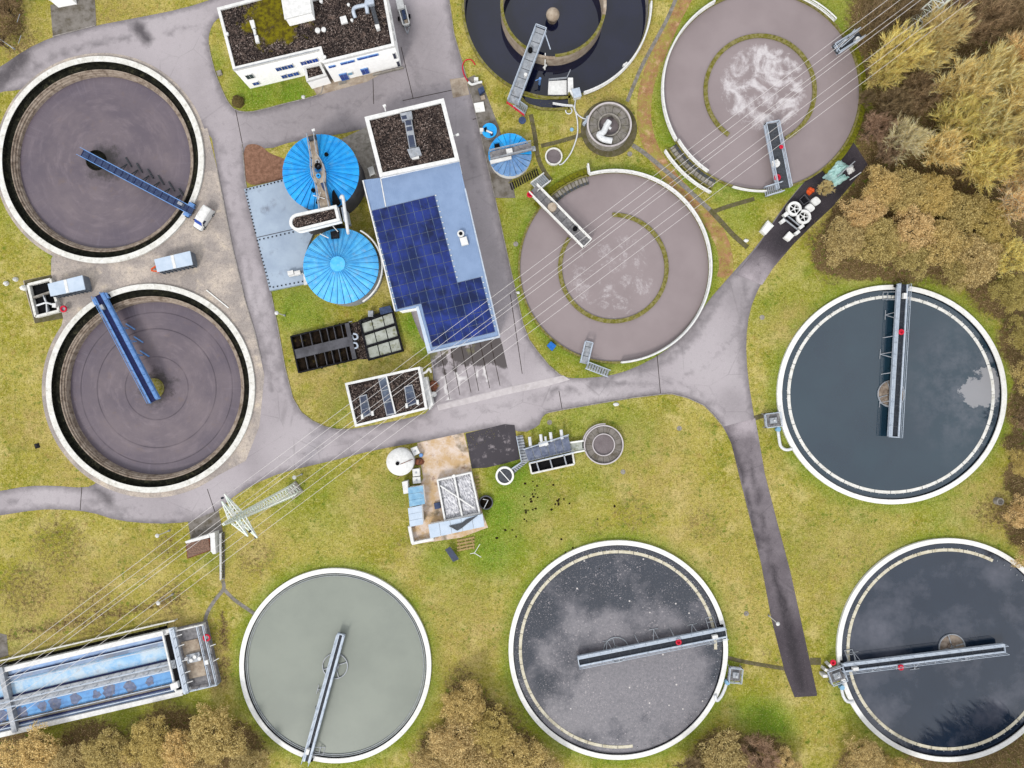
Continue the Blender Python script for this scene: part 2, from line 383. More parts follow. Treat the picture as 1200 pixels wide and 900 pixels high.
def trails(V, lst):
    "soft-edged tracks: (points, width px, strength)"
    x = V[:, 0] / (CAM_H / FPX) + 600; y = 450 - V[:, 1] / (CAM_H / FPX); r = np.zeros(len(V))
    for pts, wd, s in lst:
        d = np.full(len(V), 1e9)
        for a, b in zip(pts, pts[1:]):
            ax, ay = a; dx, dy = b[0] - ax, b[1] - ay
            t = np.clip(((x - ax) * dx + (y - ay) * dy) / (dx * dx + dy * dy), 0, 1); d = np.minimum(d, np.hypot(x - ax - t * dx, y - ay - t * dy))
        r = np.maximum(r, s * np.clip(1.4 - d / (wd * .5), 0, 1))
    return np.clip(r, 0, 1)

GREEN = [(300, 105, 34, .9), (345, 110, 24, 1), (255, 70, 14, .5), (350, 360, 36, .75), (330, 345, 22, .6), (487, 380, 22, 1), (500, 400, 20, .9), (640, 120, 26, .35), (610, 240, 22, .6), (600, 270, 20, .5), (600, 560, 30, 1), (625, 585, 30, .8), (588, 600, 32, 1), (575, 645, 36, .9), (600, 640, 30, .7), (520, 655, 30, .6), (460, 575, 24, .6), (640, 500, 18, .6), (690, 490, 40, .5), (735, 510, 40, .5),
         (690, 560, 36, .35), (650, 510, 30, .35), (720, 500, 40, .4), (660, 640, 50, .3), (800, 215, 16, .8), (778, 160, 14, .8), (865, 235, 30, .55), (868, 255, 26, .5), (980, 20, 30, .6), (1000, 5, 20, .4), (900, 360, 30, .35), (935, 335, 40, .3), (900, 850, 32, 1), (880, 835, 24, .8), (1115, 590, 40, .5), (1080, 330, 40, .5), (985, 345, 30, .5),
         (870, 500, 20, .4), (60, 285, 26, .35), (20, 250, 30, .3), (345, 575, 12, .9), (340, 590, 30, .3), (380, 590, 50, .3), (690, 200, 26, .5), (660, 205, 24, .5), (835, 350, 10, .7), (650, 420, 18, .5), (540, 690, 40, .3), (250, 650, 20, .5), (30, 740, 30, .3), (950, 640, 40, .25), (990, 820, 26, .3), (130, 830, 60, .45), (60, 845, 30, .4), (220, 820, 30, .4), (395, 475, 22, .4), (1000, 610, 60, .2), (590, 650, 36, .5), (700, 445, 30, .6), (845, 225, 14, .6)]
DRY = [(40, 500, 40, .5), (70, 430, 26, .4), (90, 540, 40, .5), (100, 700, 60, .55), (200, 730, 40, .6), (250, 770, 20, .9), (258, 800, 14, .8), (160, 660, 40, .35), (270, 680, 30, .4), (300, 640, 30, .4), (480, 680, 30, .3), (440, 590, 40, .5), (760, 540, 50, .5), (790, 570, 40, .4), (640, 600, 40, .3), (560, 740, 40, .5), (540, 770, 36, .5), (930, 380, 30, .55), (950, 620, 30, .3), (970, 650, 60, .4), (1020, 640, 40, .4), (700, 110, 30, .5), (760, 60, 30, .7), (690, 150, 36, .45), (820, 640, 60, .4), (860, 720, 40, .4), (1150, 590, 40, .6), (930, 790, 30, .3), (560, 30, 14, .5), (20, 50, 40, .5), (130, 10, 60, .5), (375, 460, 30, .5), (350, 440, 20, .4), (900, 300, 20, .5), (1000, 250, 26, .6), (890, 560, 30, .3), (980, 700, 40, .3), (60, 735, 60, .7), (540, 720, 50, .4), (870, 680, 30, .4)]
LITTER = [(70, 640, 56, .42), (150, 655, 40, .3), (30, 690, 50, .45), (110, 715, 50, .43), (200, 700, 34, .43), (195, 640, 26, .43), (300, 655, 34, .41), (330, 640, 24, .3), (256, 790, 26, .45), (255, 745, 22, .43), (480, 640, 30, .35), (650, 580, 30, .3), (740, 600, 40, .37), (820, 610, 34, .37), (700, 620, 26, .35), (1160, 600, 30, .45), (960, 280, 26, .5), (975, 320, 24, .45), (900, 770, 24, .35), (1000, 650, 40, .33), (540, 800, 30, .47), (600, 840, 26, .43), (90, 500, 26, .37), (110, 560, 20, .3), (700, 170, 24, .37), (760, 60, 24, .3), (560, 70, 10, .4), (25, 50, 30, .47), (130, 16, 30, .33), (1010, 100, 16, .9), (1018, 150, 22, 1), (1015, 190, 20, .8), (1060, 60, 60, 1), (1120, 120, 90, 1), (1050, 200, 60, 1), (1000, 280, 42, 1), (1060, 290, 48, 1), (1120, 290, 50, 1), (1175, 330, 46, 1), (1200, 400, 34, 1), (1205, 480, 30, 1), (1195, 560, 22, 1), (1200, 620, 24, 1), (1184, 520, 14, .7), (1175, 600, 22, .6), (1040, 20, 50, 1), (1170, 50, 80, 1), (1150, 220, 90, 1), (970, 300, 22, .9),
          (20, 895, 50, 1), (110, 890, 50, 1), (200, 880, 56, 1), (270, 885, 44, 1), (560, 860, 46, 1), (530, 890, 46, 1), (600, 895, 44, 1), (850, 895, 44, 1), (890, 900, 44, 1), (1012, 905, 36, 1), (1100, 905, 50, .9), (1180, 900, 50, .9), (6, 20, 26, .9), (545, 820, 30, .8), (10, 5, 20, .9)]
WOOD = [(1008, -60), (1003, 40), (1020, 90), (1024, 130), (1014, 165), (1014, 195), (985, 235), (962, 275), (958, 300), (970, 320), (1010, 328), (1060, 318), (1100, 316), (1140, 338), (1168, 365), (1185, 400), (1192, 450), (1190, 520), (1182, 600), (1200, 640), (1320, 660), (1320, -60)]
def ground_attr(V):
    a = np.zeros((len(V), 4)); a[:, 0] = blobs(V, GREEN)
    for q, s in (('east', .7), ('south', .75), ('se', .6), ('thick', .7), ('ne', .8), ('mid', .8)):     # greener fringe along the tank walls
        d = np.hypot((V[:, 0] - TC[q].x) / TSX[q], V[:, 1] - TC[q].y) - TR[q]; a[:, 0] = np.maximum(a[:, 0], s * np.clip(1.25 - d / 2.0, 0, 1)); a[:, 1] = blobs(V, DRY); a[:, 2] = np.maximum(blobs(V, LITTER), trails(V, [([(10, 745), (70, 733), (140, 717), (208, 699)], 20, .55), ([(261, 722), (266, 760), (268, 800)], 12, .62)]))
    wd = inpoly(V[:, 0], V[:, 1], XY(chaikin(WOOD, 2))); a[:, 2] = np.maximum(a[:, 2], wd * .95); far = (V[:, 0] > 88) & (V[:, 0] < 200) & (V[:, 1] > -20); a[:, 2] = np.maximum(a[:, 2], far * .9); a[:, 3] = 1; return a
def grass_mat():
    m = NT('winter_grass'); r, g, b = m.attr('patch')[:3]
    n1 = m.noise(.09, 4, .6); n2 = m.noise(.45, 7, .72); n3 = m.noise(4.5, 4, .75); n4 = m.noise(1.5, 7, .78); n5 = m.noise(.2, 6, .7)
    c = m.mix(m.ramp(n2, .38, .62), C(170, 164, 62), C(142, 138, 40))
    c = m.mix(m.ramp(n1, .42, .6, 0, .75), c, C(190, 176, 92)); c = m.mix(m.ramp(n5, .5, .66, 0, .85), c, C(214, 196, 128)); c = m.mix(m.ramp(n4, .5, .66, 0, .7), c, C(222, 206, 138))
    c = m.mix(m.ramp(m.noise(.33, 6, .72), .52, .66, 0, .7), c, C(126, 138, 46)); c = m.mix(m.ramp(m.noise(.62, 5, .7), .56, .68, 0, .6), c, C(164, 134, 76))
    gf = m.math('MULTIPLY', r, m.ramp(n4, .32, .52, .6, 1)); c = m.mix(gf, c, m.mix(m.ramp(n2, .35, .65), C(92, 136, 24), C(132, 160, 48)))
    df = m.math('MULTIPLY', g, m.ramp(n2, .36, .58, .2, 1)); c = m.mix(df, c, m.mix(m.ramp(n4, .35, .65), C(206, 182, 120), C(170, 138, 92)))
    bf = m.ramp(m.math('ADD', b, m.ramp(n4, .3, .7, -.25, .25)), .35, .6); c = m.mix(bf, c, m.mix(m.ramp(n4, .35, .65), C(136, 112, 80), C(84, 64, 44)))
    c = m.mix(m.ramp(n3, .3, .48, .85, 0), c, C(96, 92, 30)); c = m.mix(m.ramp(n3, .54, .7, 0, .65), c, C(236, 220, 158)); c = m.mix(m.ramp(m.noise(1.9, 5, .7), .3, .48, .8, 0), c, C(104, 106, 34)); c = m.mix(m.math('MULTIPLY', m.ramp(m.noise(.16, 3), .46, .58), m.ramp(m.noise(1.15, 4, .6), .56, .66, 0, .8)), c, C(100, 122, 36))
    c = m.mix(m.ramp(m.noise(2.6, 3, .6), .66, .73, 0, .6), c, C(92, 80, 38))
    m.col(c); m.rough(1.0); m.set(Specular_IOR_Level=.05); m.bump(m.math('ADD', n3, n4), .7, .12); return m.m
M['grass'] = grass_mat()
RIMS = [tank_hole(k) for k in TK]
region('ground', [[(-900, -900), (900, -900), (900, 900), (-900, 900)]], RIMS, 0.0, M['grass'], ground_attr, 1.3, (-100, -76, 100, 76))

ROAD = [(-60, 106), (-20, 88), (0, 79), (30, 58), (62, 43), (90, 36), (112, 30), (160, 21), (215, 10), (258, -4), (300, -40), (524, -40), (527, 5), (532, 40), (540, 68), (547, 95), (552, 110), (566, 170), (580, 232), (597, 310), (613, 380), (620, 398), (630, 412), (643, 428), (657, 440), (672, 444), (712, 441), (740, 433), (775, 415), (805, 390), (826, 357), (860, 318), (890, 285), (912, 250), (940, 215), (975, 180), (1000, 168), (1014, 193), (1000, 210), (975, 240), (948, 265), (928, 285), (905, 312), (890, 335), (878, 365), (874, 400), (876, 440), (884, 490), (895, 555), (909, 610), (925, 670), (938, 730), (950, 785), (956, 812), (956, 814), (932, 816), (931, 814), (921, 788), (905, 725), (893, 660), (883, 620), (868, 560), (858, 520), (846, 498), (836, 486), (825, 475), (805, 466), (785, 461), (742, 466), (700, 473), (660, 480), (640, 484), (634, 491), (632, 499), (612, 508), (591, 498), (545, 507), (492, 518), (440, 527), (389, 540), (332, 553), (297, 567.5), (272, 583), (257, 597), (240, 606), (222, 612), (180, 614), (137, 610), (107, 600), (75, 597), (45, 597), (0, 604), (-60, 614), (-60, 588), (-20, 578), (0, 575.5), (32, 569.5), (62, 569), (100, 572), (114, 566), (176, 500), (250, 470), (309, 440), (304, 412), (299, 390), (287, 350), (272, 287), (255, 200), (246, 150), (200, 130), (118, 140), (50, 100), (20, 106), (0, 107.5), (-60, 132)]
LAWN_A = [(246, 36), (244, 48), (247, 66), (253, 88), (262, 110), (268, 121), (276, 130), (292, 132), (310, 128), (332, 122), (366, 114), (380, 108), (380, 60), (300, 20), (262, 18), (252, 24)]
LAWN_B = [(284, 169), (312, 176), (345, 165), (395, 158), (430, 150), (438, 200), (450, 240), (470, 330), (490, 390), (503, 410), (508, 440), (508, 482), (470, 492), (413, 503), (395, 503), (381, 500), (366, 493), (353, 483), (343, 466), (334, 430), (325, 380), (317, 340), (300, 270), (288, 215)]
DARKWET = [((x, y), r, s) for x, y, r, s in ()]
def road_attr(V):
    a = np.zeros((len(V), 4)); verge = trails(V, [(chaikin(q, 1) + chaikin(q, 1)[:1], 10, .62) for q in (ROAD, LAWN_A, LAWN_B)])
    a[:, 0] = np.maximum(trails(V, [([(-30, 112), (0, 94), (18, 78), (26, 66)], 22, .95), ([(20, 92), (60, 68), (100, 55), (150, 45)], 5, .55), ([(160, 30), (172, 46)], 15, 1.0), ([(176, 44), (212, 38)], 2.5, .5), ([(306, 395), (318, 445), (322, 470)], 4, .5), ([(312, 380), (330, 460)], 3, .35), ([(110, 574), (125, 580), (128, 590)], 12, .8), ([(0, 591), (40, 584), (90, 585), (130, 592), (170, 597)], 3, .45), ([(640, 458), (690, 452), (735, 449)], 4, .6), ([(690, 450), (720, 447)], 6, .5),
                                  ([(745, 438), (785, 422), (812, 398), (832, 366), (856, 330)], 9, .5), ([(800, 405), (830, 368)], 8, .3), ([(575, 210), (588, 280), (602, 350)], 6, .45), ([(600, 330), (607, 360)], 6, .5), ([(540, 140), (560, 225)], 5, .25), ([(872, 330), (868, 390), (870, 440)], 8, .4), ([(800, 466), (830, 482), (850, 506)], 6, .5), ([(300, 150), (360, 140), (420, 128)], 6, .2), ([(530, 60), (540, 90)], 10, .3), ([(400, 532), (320, 555), (250, 596), (200, 610)], 4, .3), ([(360, 510), (420, 500)], 5, .35), ([(555, 500), (470, 517)], 4, .25), ([(470, 30), (495, 110), (470, 118)], 14, .25), ([(615, 505), (632, 492)], 9, .6), ([(240, 15), (245, 60), (262, 115)], 4, .25), ([(262, 170), (276, 250), (296, 330), (314, 420)], 4, .3), ([(272, 170), (286, 250), (306, 330), (324, 430)], 4, .25), ([(330, 538), (420, 515), (520, 492), (620, 470), (720, 454)], 4, .28), ([(340, 526), (430, 505), (530, 482), (640, 462)], 4, .22), ([(780, 446), (830, 430), (862, 390), (874, 340)], 5, .3), ([(740, 450), (800, 448), (846, 478), (866, 510)], 5, .3), ([(545, 30), (552, 90), (570, 180), (590, 270), (612, 360)], 4, .22), ([(0, 598), (60, 592), (120, 598), (180, 604), (230, 600)], 3, .3), ([(60, 62), (120, 46), (190, 36), (250, 30)], 4, .3), ([(380, 128), (450, 112), (530, 96)], 5, .3)]), verge)
    a[:, 1] = blobs(V, [(430, 130, 60, .75), (380, 145, 50, .7), (490, 60, 44, .6), (330, 150, 44, .6), (500, 100, 34, .7), (560, 180, 22, .35), (590, 300, 20, .3), (862, 300, 34, .5), (856, 470, 16, .5), (880, 560, 30, .35), (893, 285, 22, .9), (150, 600, 50, .3), (740, 446, 30, .25), (20, 80, 40, .3), (870, 352, 26, .55), (866, 400, 22, .3)])
    a[:, 2] = blobs(V, [(700, 455, 60, .6), (570, 480, 60, .5), (830, 420, 50, .5), (250, 585, 40, .5), (150, 600, 40, .4), (290, 350, 30, .4), (200, 40, 50, .4), (640, 445, 20, .5), (60, 582, 40, .5), (350, 525, 40, .5)]); a[:, 3] = 1; return a
def road_mat(name, base, dark, light):
    m = NT(name); r, g, b = m.attr('patch')[:3]; n1 = m.noise(.22, 5, .6); n2 = m.noise(1.4, 6, .7); n3 = m.noise(9, 3, .7)
    c = m.mix(m.ramp(n1, .35, .65), base, tuple(x * .84 for x in base[:3]) + (1,)); c = m.mix(m.math('MULTIPLY', b, m.ramp(n1, .3, .6, .4, 1)), c, light)
    c = m.mix(m.math('MULTIPLY', g, m.ramp(n2, .3, .6, .6, 1)), c, tuple(x * .6 for x in base[:3]) + (1,))
    rf = m.ramp(m.math('ADD', r, m.ramp(n2, .3, .7, -.13, .13)), .08, .95); c = m.mix(rf, c, dark)
    vv = m.n('ShaderNodeTexVoronoi', feature='DISTANCE_TO_EDGE'); vv.inputs['Scale'].default_value = .11; m.l(m.pos, vv.inputs['Vector']); c = m.mix(m.math('MULTIPLY', m.ramp(vv.outputs[0], .003, .010, .28, 0), m.ramp(n1, .4, .6, 0, 1)), c, tuple(x * .35 for x in base[:3]) + (1,))
    c = m.mix(m.ramp(n2, .56, .76, 0, .5), c, tuple(x * .62 for x in base[:3]) + (1,)); c = m.mix(m.ramp(n3, .35, .65, .22, 0), c, tuple(x * .5 for x in base[:3]) + (1,)); c = m.mix(m.ramp(n3, .58, .75, 0, .3), c, light)
    m.col(c); m.rough(m.ramp(rf, 0, 1, .85, .5)); m.bump(n3, .25, .02); m.set(Specular_IOR_Level=.1); return m.m
M['asphalt'] = road_mat('worn_asphalt', C(184, 176, 180), C(88, 83, 87), C(210, 203, 206))
road = region('road', [XY(chaikin(ROAD, 1))], [XY(chaikin(LAWN_A, 1)), XY(chaikin(LAWN_B, 1)), circle(TC['nw'], TR['nw'] - .25, 96), circle(TC['w'], TR['w'] - .25, 96)], .02, M['asphalt'], road_attr, .9)
# newer dark surfacing
M['newasphalt'] = road_mat('new_dark_asphalt', C(86, 79, 85), C(48, 44, 49), C(187, 177, 182))
def na(V):
    a = np.zeros((len(V), 4)); a[:, 0] = np.maximum(blobs(V, [(940, 250, 36, .9), (975, 205, 40, 1), (920, 280, 20, .8)]), trails(V, [([(856, 514), (868, 550), (880, 600), (890, 645)], 5, .6), ([(878, 540), (890, 590), (902, 650)], 6, .5), ([(896, 540), (908, 596), (922, 655)], 3, .4), ([(904, 660), (918, 720), (930, 780)], 8, .7), ([(916, 700), (928, 750), (938, 805)], 12, .8)])); a[:, 2] = blobs(V, [(886, 326, 26, 1), (882, 336, 26, 1), (872, 496, 24, 1), (870, 480, 26, 1), (880, 530, 26, .55), (902, 620, 60, .4), (888, 570, 30, .5), (925, 690, 40, .3)]); a[:, 3] = 1; return a
region('road_surface_dark', [XY(chaikin([(903, 266), (923, 237), (943, 213), (973, 180), (999, 165), (1017, 193), (1001, 212), (976, 242), (949, 267), (929, 287), (906, 314), (893, 334), (862, 322), (890, 286)], 0)), XY([(848, 500), (885, 490), (896.2, 555), (910.2, 610), (926.2, 670), (939.2, 730), (951.2, 785), (957.5, 813), (957, 815.5), (931, 817), (919.8, 788), (903.8, 725), (891.8, 660), (881.8, 620), (866.8, 560), (857, 520)])], [], .035, M['newasphalt'], na, .9)
def bit():
    m = NT('black_bitumen'); n = m.noise(.6, 6, .7); c = m.mix(m.ramp(n, .55, .63), C(52, 46, 54), C(132, 124, 128)); c = m.mix(m.ramp(m.noise(.2, 2), .4, .6), c, C(58, 52, 60)); m.col(c); m.rough(.8); m.bump(m.noise(8, 4), .3, .03); return m.m
M['bitumen'] = bit()
region('bitumen_pad', [XY(([(545.5, 508), (566, 503), (591, 497), (603, 498), (606, 518), (609, 538), (592, 543), (570, 548), (553, 549), (549, 528)]))], [], .036, M['bitumen'])

# gravelled yard between the two western tanks
def yard():
    m = NT('gravel_yard'); n1 = m.noise(.25, 5, .65); n2 = m.noise(2.2, 6, .75); n3 = m.noise(9, 3, .7)
    c = m.mix(m.ramp(n1, .42, .62), C(176, 166, 160), C(216, 202, 188)); c = m.mix(m.ramp(n2, .5, .7, 0, .7), c, C(136, 126, 120)); c = m.mix(m.ramp(m.noise(.5, 4), .6, .7, 0, .6), c, C(226, 210, 186))
    c = m.mix(m.ramp(n3, .34, .6, .4, 0), c, C(80, 74, 68)); m.col(c); m.rough(.95); m.bump(m.math('ADD', n2, n3), .4, .05); return m.m
M['yard'] = yard()
YARD = [(60, 304), (60, 322), (27, 329), (34, 355), (41, 379), (74, 373), (66, 410), (176, 455), (250, 560), (288, 540), (304, 500), (310, 440), (299, 390), (287, 350), (272, 287), (255, 200), (243, 150), (118, 187)]
region('gravel_yard', [XY(YARD), circle(TC['nw'], TR['nw'] + .7, 96), circle(TC['w'], TR['w'] + .9, 96)], [circle(TC['nw'], TR['nw'] - .25, 96), circle(TC['w'], TR['w'] - .25, 96)], .034, M['yard'])
M['bare'] = mat('bare_brown_earth', C(156, 118, 98), C(128, 94, 76), 1.6, rough=1, bump=.5, bscale=8, dirt=C(104, 76, 60), dscale=2.0, dlo=.5)
region('bare_earth', [XY(chaikin([(286, 171), (297, 168), (308, 172), (316, 180), (334, 186), (350, 196), (345, 208), (318, 213), (289, 219), (285, 195)], 2))], [], .026, M['bare'])
def track():
    m = NT('earth_track'); n = m.noise(.7, 6, .7); c = m.mix(m.ramp(n, .35, .65), C(178, 132, 92), C(140, 98, 60)); c = m.mix(m.ramp(m.noise(.45, 7, .75), .46, .58), c, C(158, 146, 64)); c = m.mix(m.ramp(m.noise(1.1, 6, .75), .52, .62, 0, .9), c, C(150, 142, 52)); c = m.mix(m.ramp(m.noise(.6, 5, .7), .55, .7, 0, .8), c, C(216, 176, 140)); c = m.mix(m.ramp(m.noise(5, 4), .55, .7, 0, .5), c, C(206, 176, 140)); m.col(c); m.rough(1); m.bump(n, .6, .1); return m.m
M['track'] = track()
region('earth_track', [strip(spline([P(*p) for p in [(808, -12), (790, 22), (772, 62), (758, 100), (755, 140), (764, 175), (782, 203), (806, 230), (830, 256), (846, 284), (851, 310), (848, 326)]]), 2.4)], [], .010, M['track'])
M['path'] = mat('concrete_footpath', C(150, 144, 140), C(120, 116, 108), 1.4, rough=.9, dirt=C(104, 100, 74), dscale=.8, dlo=.5)
M['path_dark'] = mat('mossy_footpath', C(112, 104, 84), C(92, 88, 56), 1.4, rough=.95, dirt=C(84, 84, 40), dscale=.9)
FPZ = .0115
for nm, mt, wd, pts in (('footpath', 'path', .62, [(794, -6), (782, 22), (768, 48), (752, 78), (741, 104), (735, 119)]), ('footpath', 'path', .75, [(741, 170), (756, 180), (780, 200), (806, 222), (832, 246)]), ('footpath', 'path_dark', .85, [(832, 246), (846, 261), (860, 276), (876, 290)]), ('footpath', 'path_dark', .75, [(622, 134), (627, 160), (630, 182), (636, 198), (646, 212)]), ('footpath', 'path_dark', .7, [(634, 171), (655, 166), (682, 158)]),
                        ('footpath', 'path', .6, [(261, 680), (262, 690), (252, 703), (243, 718), (240, 730)]), ('footpath', 'path', .6, [(262, 690), (275, 703), (298, 719)]), ('footpath', 'path_dark', .65, [(850, 770), (875, 776), (922, 784)]), ('footpath', 'path_dark', .8, [(884, 490), (895, 487), (906, 486)]), ('footpath', 'path_dark', 1.2, [(949, 775), (962, 775)]), ('footpath', 'path_dark', .7, [(832, 250), (850, 243), (884, 233)])):
    FPZ += .0022; region(nm, [strip(spline([P(*p) for p in pts], 5), wd)], [], FPZ, M[mt])
# paved and concreted areas
M['paving'] = mat('stained_paving', C(140, 134, 128), C(112, 106, 98), .7, rough=.9, dirt=C(92, 84, 66), dscale=.7, bump=.2)
region('pavement', [XY([(547, 92), (556, 88), (566, 100), (585, 150), (596, 188), (604, 232), (580, 232), (566, 170), (552, 110)])], [], .03, M['paving'])
region('pavement', [XY([(527, 93), (546, 90.5), (550, 111), (531, 115)])], [], .04, M['concrete_tan'])
region('pavement', [XY([(368, 92), (376, 96), (436, 80), (447, 82), (448, 86), (430, 96), (372, 112), (367, 104)])], [], .04, M['concrete_tan'])
region('pavement', [XY([(394, 166), (431, 148), (442, 205), (436, 236), (420, 226), (424, 200), (414, 176)])], [], .022, M['concrete'])
region('pavement', [XY([(0, 742), (8, 744), (10, 768), (0, 771), (-20, 774), (-20, 740)])], [], .03, M['paving'])
region('pavement', [XY([(220.5, 612), (256, 597.5), (261, 622), (261, 640), (250, 646), (224, 634)])], [], .03, M['paving'])
region('pavement', [XY([(59, 6), (111, -6), (113, 29), (90, 36), (62, 43)])], [], .03, M['paving'])
def wetyard():
    m = NT('wet_concrete_apron'); n = m.noise(.35, 5, .65); c = m.mix(m.ramp(n, .4, .6), C(176, 168, 172), C(148, 140, 144))
    g = m.attr('patch'); c = m.mix(m.ramp(m.math('ADD', g[0], m.ramp(m.noise(.9, 6, .7), .3, .7, -.3, .3)), .35, .6), c, C(74, 66, 66)); c = m.mix(m.ramp(m.math('ADD', g[1], m.ramp(n, .3, .7, -.2, .2)), .4, .9), c, C(226, 222, 222)); c = m.mix(m.ramp(m.math('ADD', g[2], m.ramp(m.noise(.9, 6, .7), .3, .7, -.3, .3)), .4, .7), c, C(112, 108, 70))
    m.col(c); m.rough(.5); m.bump(m.noise(8, 3), .2, .02); return m.m
M['wet'] = wetyard()
def wa(V):
    a = np.zeros((len(V), 4)); a[:, 0] = np.maximum(blobs(V, [(560, 415, 16, 1), (575, 410, 18, 1), (590, 418, 14, 1), (515, 425, 12, .6), (540, 415, 14, .8)]), trails(V, [([(521, 408), (524, 440)], 4, .9), ([(531, 406), (533, 438)], 5, 1), ([(543, 403), (546, 428)], 6, 1), ([(582, 400), (586, 426)], 10, 1)]))
    a[:, 1] = trails(V, [([(519, 441), (526, 470)], 5, 1), ([(535, 438), (539, 452)], 4, .9), ([(543, 436), (546, 450)], 4, .9), ([(558, 432), (562, 450)], 4, .9), ([(566, 428), (571, 446)], 4, .9)]); a[:, 2] = blobs(V, [(508, 416, 9, .7), (520, 411, 9, .6), (552, 409, 8, .6)]); a[:, 3] = 1; return a
region('concrete_apron', [XY([(503, 411), (586, 393), (590, 410), (594, 428), (600, 452), (540, 467), (512, 474), (508, 440)])], [], .04, M['wet'], wa, .6)
jm = MB()
for x0, y0, x1, y1 in ((516, 409, 527, 468), (528, 406, 539, 463), (540, 403, 552, 460), (550, 401, 561, 458), (562, 399, 574, 455), (574, 396, 586, 452)): jm.prism(strip([P(x0, y0), P(x1, y1)], .09), .045, .052)
jm.build('expansion_joint', M['soil'], kind='structure')
M['strip'] = mat('light_concrete_strip', C(210, 203, 204), C(194, 187, 188), .8, rough=.85, dirt=C(176, 168, 166), dscale=.6, dlo=.56)
region('drain_strip', [XY([(512, 475), (540, 468), (600, 453), (660, 440), (668, 445), (640, 453), (600, 461), (545, 474), (514, 481)])], [], .034, M['strip'])
def pad():
    m = NT('stained_concrete_pad'); n = m.noise(.5, 6, .7); c = m.mix(m.ramp(n, .4, .6), C(226, 208, 194), C(204, 172, 128)); c = m.mix(m.ramp(m.noise(.8, 5), .58, .68, 0, .7), c, C(138, 104, 84)); c = m.mix(m.ramp(m.noise(.3, 5), .56, .66, 0, .75), c, C(110, 98, 70)); m.col(c); m.rough(.9); m.bump(n, .2, .04); return m.m
M['pad'] = pad()
region('concrete_pad', [XY([(489, 519), (543.5, 507), (549, 530), (553, 552), (566, 603), (572, 618), (540, 630), (484, 638), (480, 600), (496, 560)])], [], .033, M['pad'])
# kerbs along the main lawns
M['kerb'] = mat('concrete_kerb', C(168, 162, 158), C(140, 134, 128), 1.5, rough=.9, dirt=C(100, 94, 84), dscale=1.0)
kb = MB()
def kerb(pts):
    pts = [P(*p) for p in pts]
    for a, b in zip(pts, pts[1:]): kb.beam((a.x, a.y, .05), (b.x, b.y, .05), .14, .12)
kerb(chaikin(LAWN_A, 1)[2:-8]); kerb([(284, 169), (288, 215), (300, 270), (317, 340), (325, 380), (334, 430), (343, 466), (353, 483), (366, 493), (381, 500), (395, 503), (413, 503)])
kerb([(527, 5), (532, 40), (540, 68), (547, 92)]); kerb([(552, 110), (566, 170), (580, 232), (597, 310), (613, 380), (620, 398), (630, 412), (643, 428), (657, 440)]); kerb([(255, 200), (272, 287), (287, 350), (299, 390), (306, 420)])
kerb([(846, 498), (836, 486), (825, 475), (805, 466), (785, 461), (742, 466), (700, 473), (660, 480), (640, 484)]); kerb([(62, 43), (112, 30)])
kb.build('kerb', M['kerb'], kind='structure')
jt = MB()   # sawn joints across the asphalt
for a, b in (((276, 128), (284, 168)), ((655, 458), (659, 481)), ((770, 416), (774, 461)), ((598, 345), (612, 438)), ((472, 118), (542, 103)), ((470, 55), (484, 115)), ((437, 90), (438, 122)), ((243, 573), (252, 600)), ((96, 571), (94, 598)), ((554, 140), (562, 138))):
    jt.prism(strip([P(*a), P(*b)], .1), .024, .03)
jt.build('asphalt_joint', M['soil'], kind='structure')

# ------------------------------------------------------------------ liquids
def liquid(name, base, c2=None, rough=.06, sc=.3, spec=.5, polar=None, bumps=.02, scum=None, ior=1.6):
    m = NT(name); n = m.noise(sc, 5, .6); c = m.mix(m.ramp(n, .38, .64), base, c2 or tuple(x * .85 for x in base[:3]) + (1,))
    if scum: c, rg = scum(m, c)
    else: rg = rough
    m.col(c); m.rough(rg); m.set(Specular_IOR_Level=spec, IOR=ior)
    if bumps: m.bump(m.noise(1.2, 3, .6), bumps, .05)
    return m.m
def sludge(name, cc, rings):
    m = NT(name); r, t = m.polar(cc); n1 = m.noise(.18, 5, .62); pn = m.noise(1.0, 5, .7, m.comb(m.math('MULTIPLY', r, .9), m.math('MULTIPLY', t, 2.2))); pr = m.noise(1.0, 4, .7, m.comb(m.math('MULTIPLY', r, .12), m.math('MULTIPLY', t, 34.0)))
    c = m.mix(m.ramp(n1, .35, .65), C(118, 106, 112), C(98, 88, 98)); c = m.mix(m.ramp(pn, .5, .72, 0, .4), c, C(146, 132, 138)); c = m.mix(m.ramp(m.noise(.5, 5, .7), .58, .75, 0, .5), c, C(124, 104, 92))
    edge = m.ramp(r, 10.5, 15.2); c = m.mix(m.math('MULTIPLY', edge, m.ramp(pr, .56, .74, 0, .5)), c, C(158, 148, 160)); c = m.mix(m.math('MULTIPLY', edge, .4), c, C(88, 80, 98))
    c = m.mix(m.ramp(m.math('ADD', r, m.ramp(m.noise(.5, 6, .75), .3, .7, -1.9, 1.9)), 1.6, 3.4, .85, 0), c, C(56, 50, 48))
    for q in rings:
        d = m.math('ABSOLUTE', m.math('SUBTRACT', r, q)); c = m.mix(m.math('MULTIPLY', m.ramp(d, .04, .14, 1, 0), m.ramp(n1, .35, .55, .25, .9)), c, C(66, 56, 66))
    c = m.mix(m.ramp(m.noise(6, 3, .7), .62, .76, 0, .4), c, C(150, 140, 150)); m.col(c); m.rough(.42); m.bump(m.math('ADD', pn, n1), .3, .06); m.set(Specular_IOR_Level=.35); return m.m
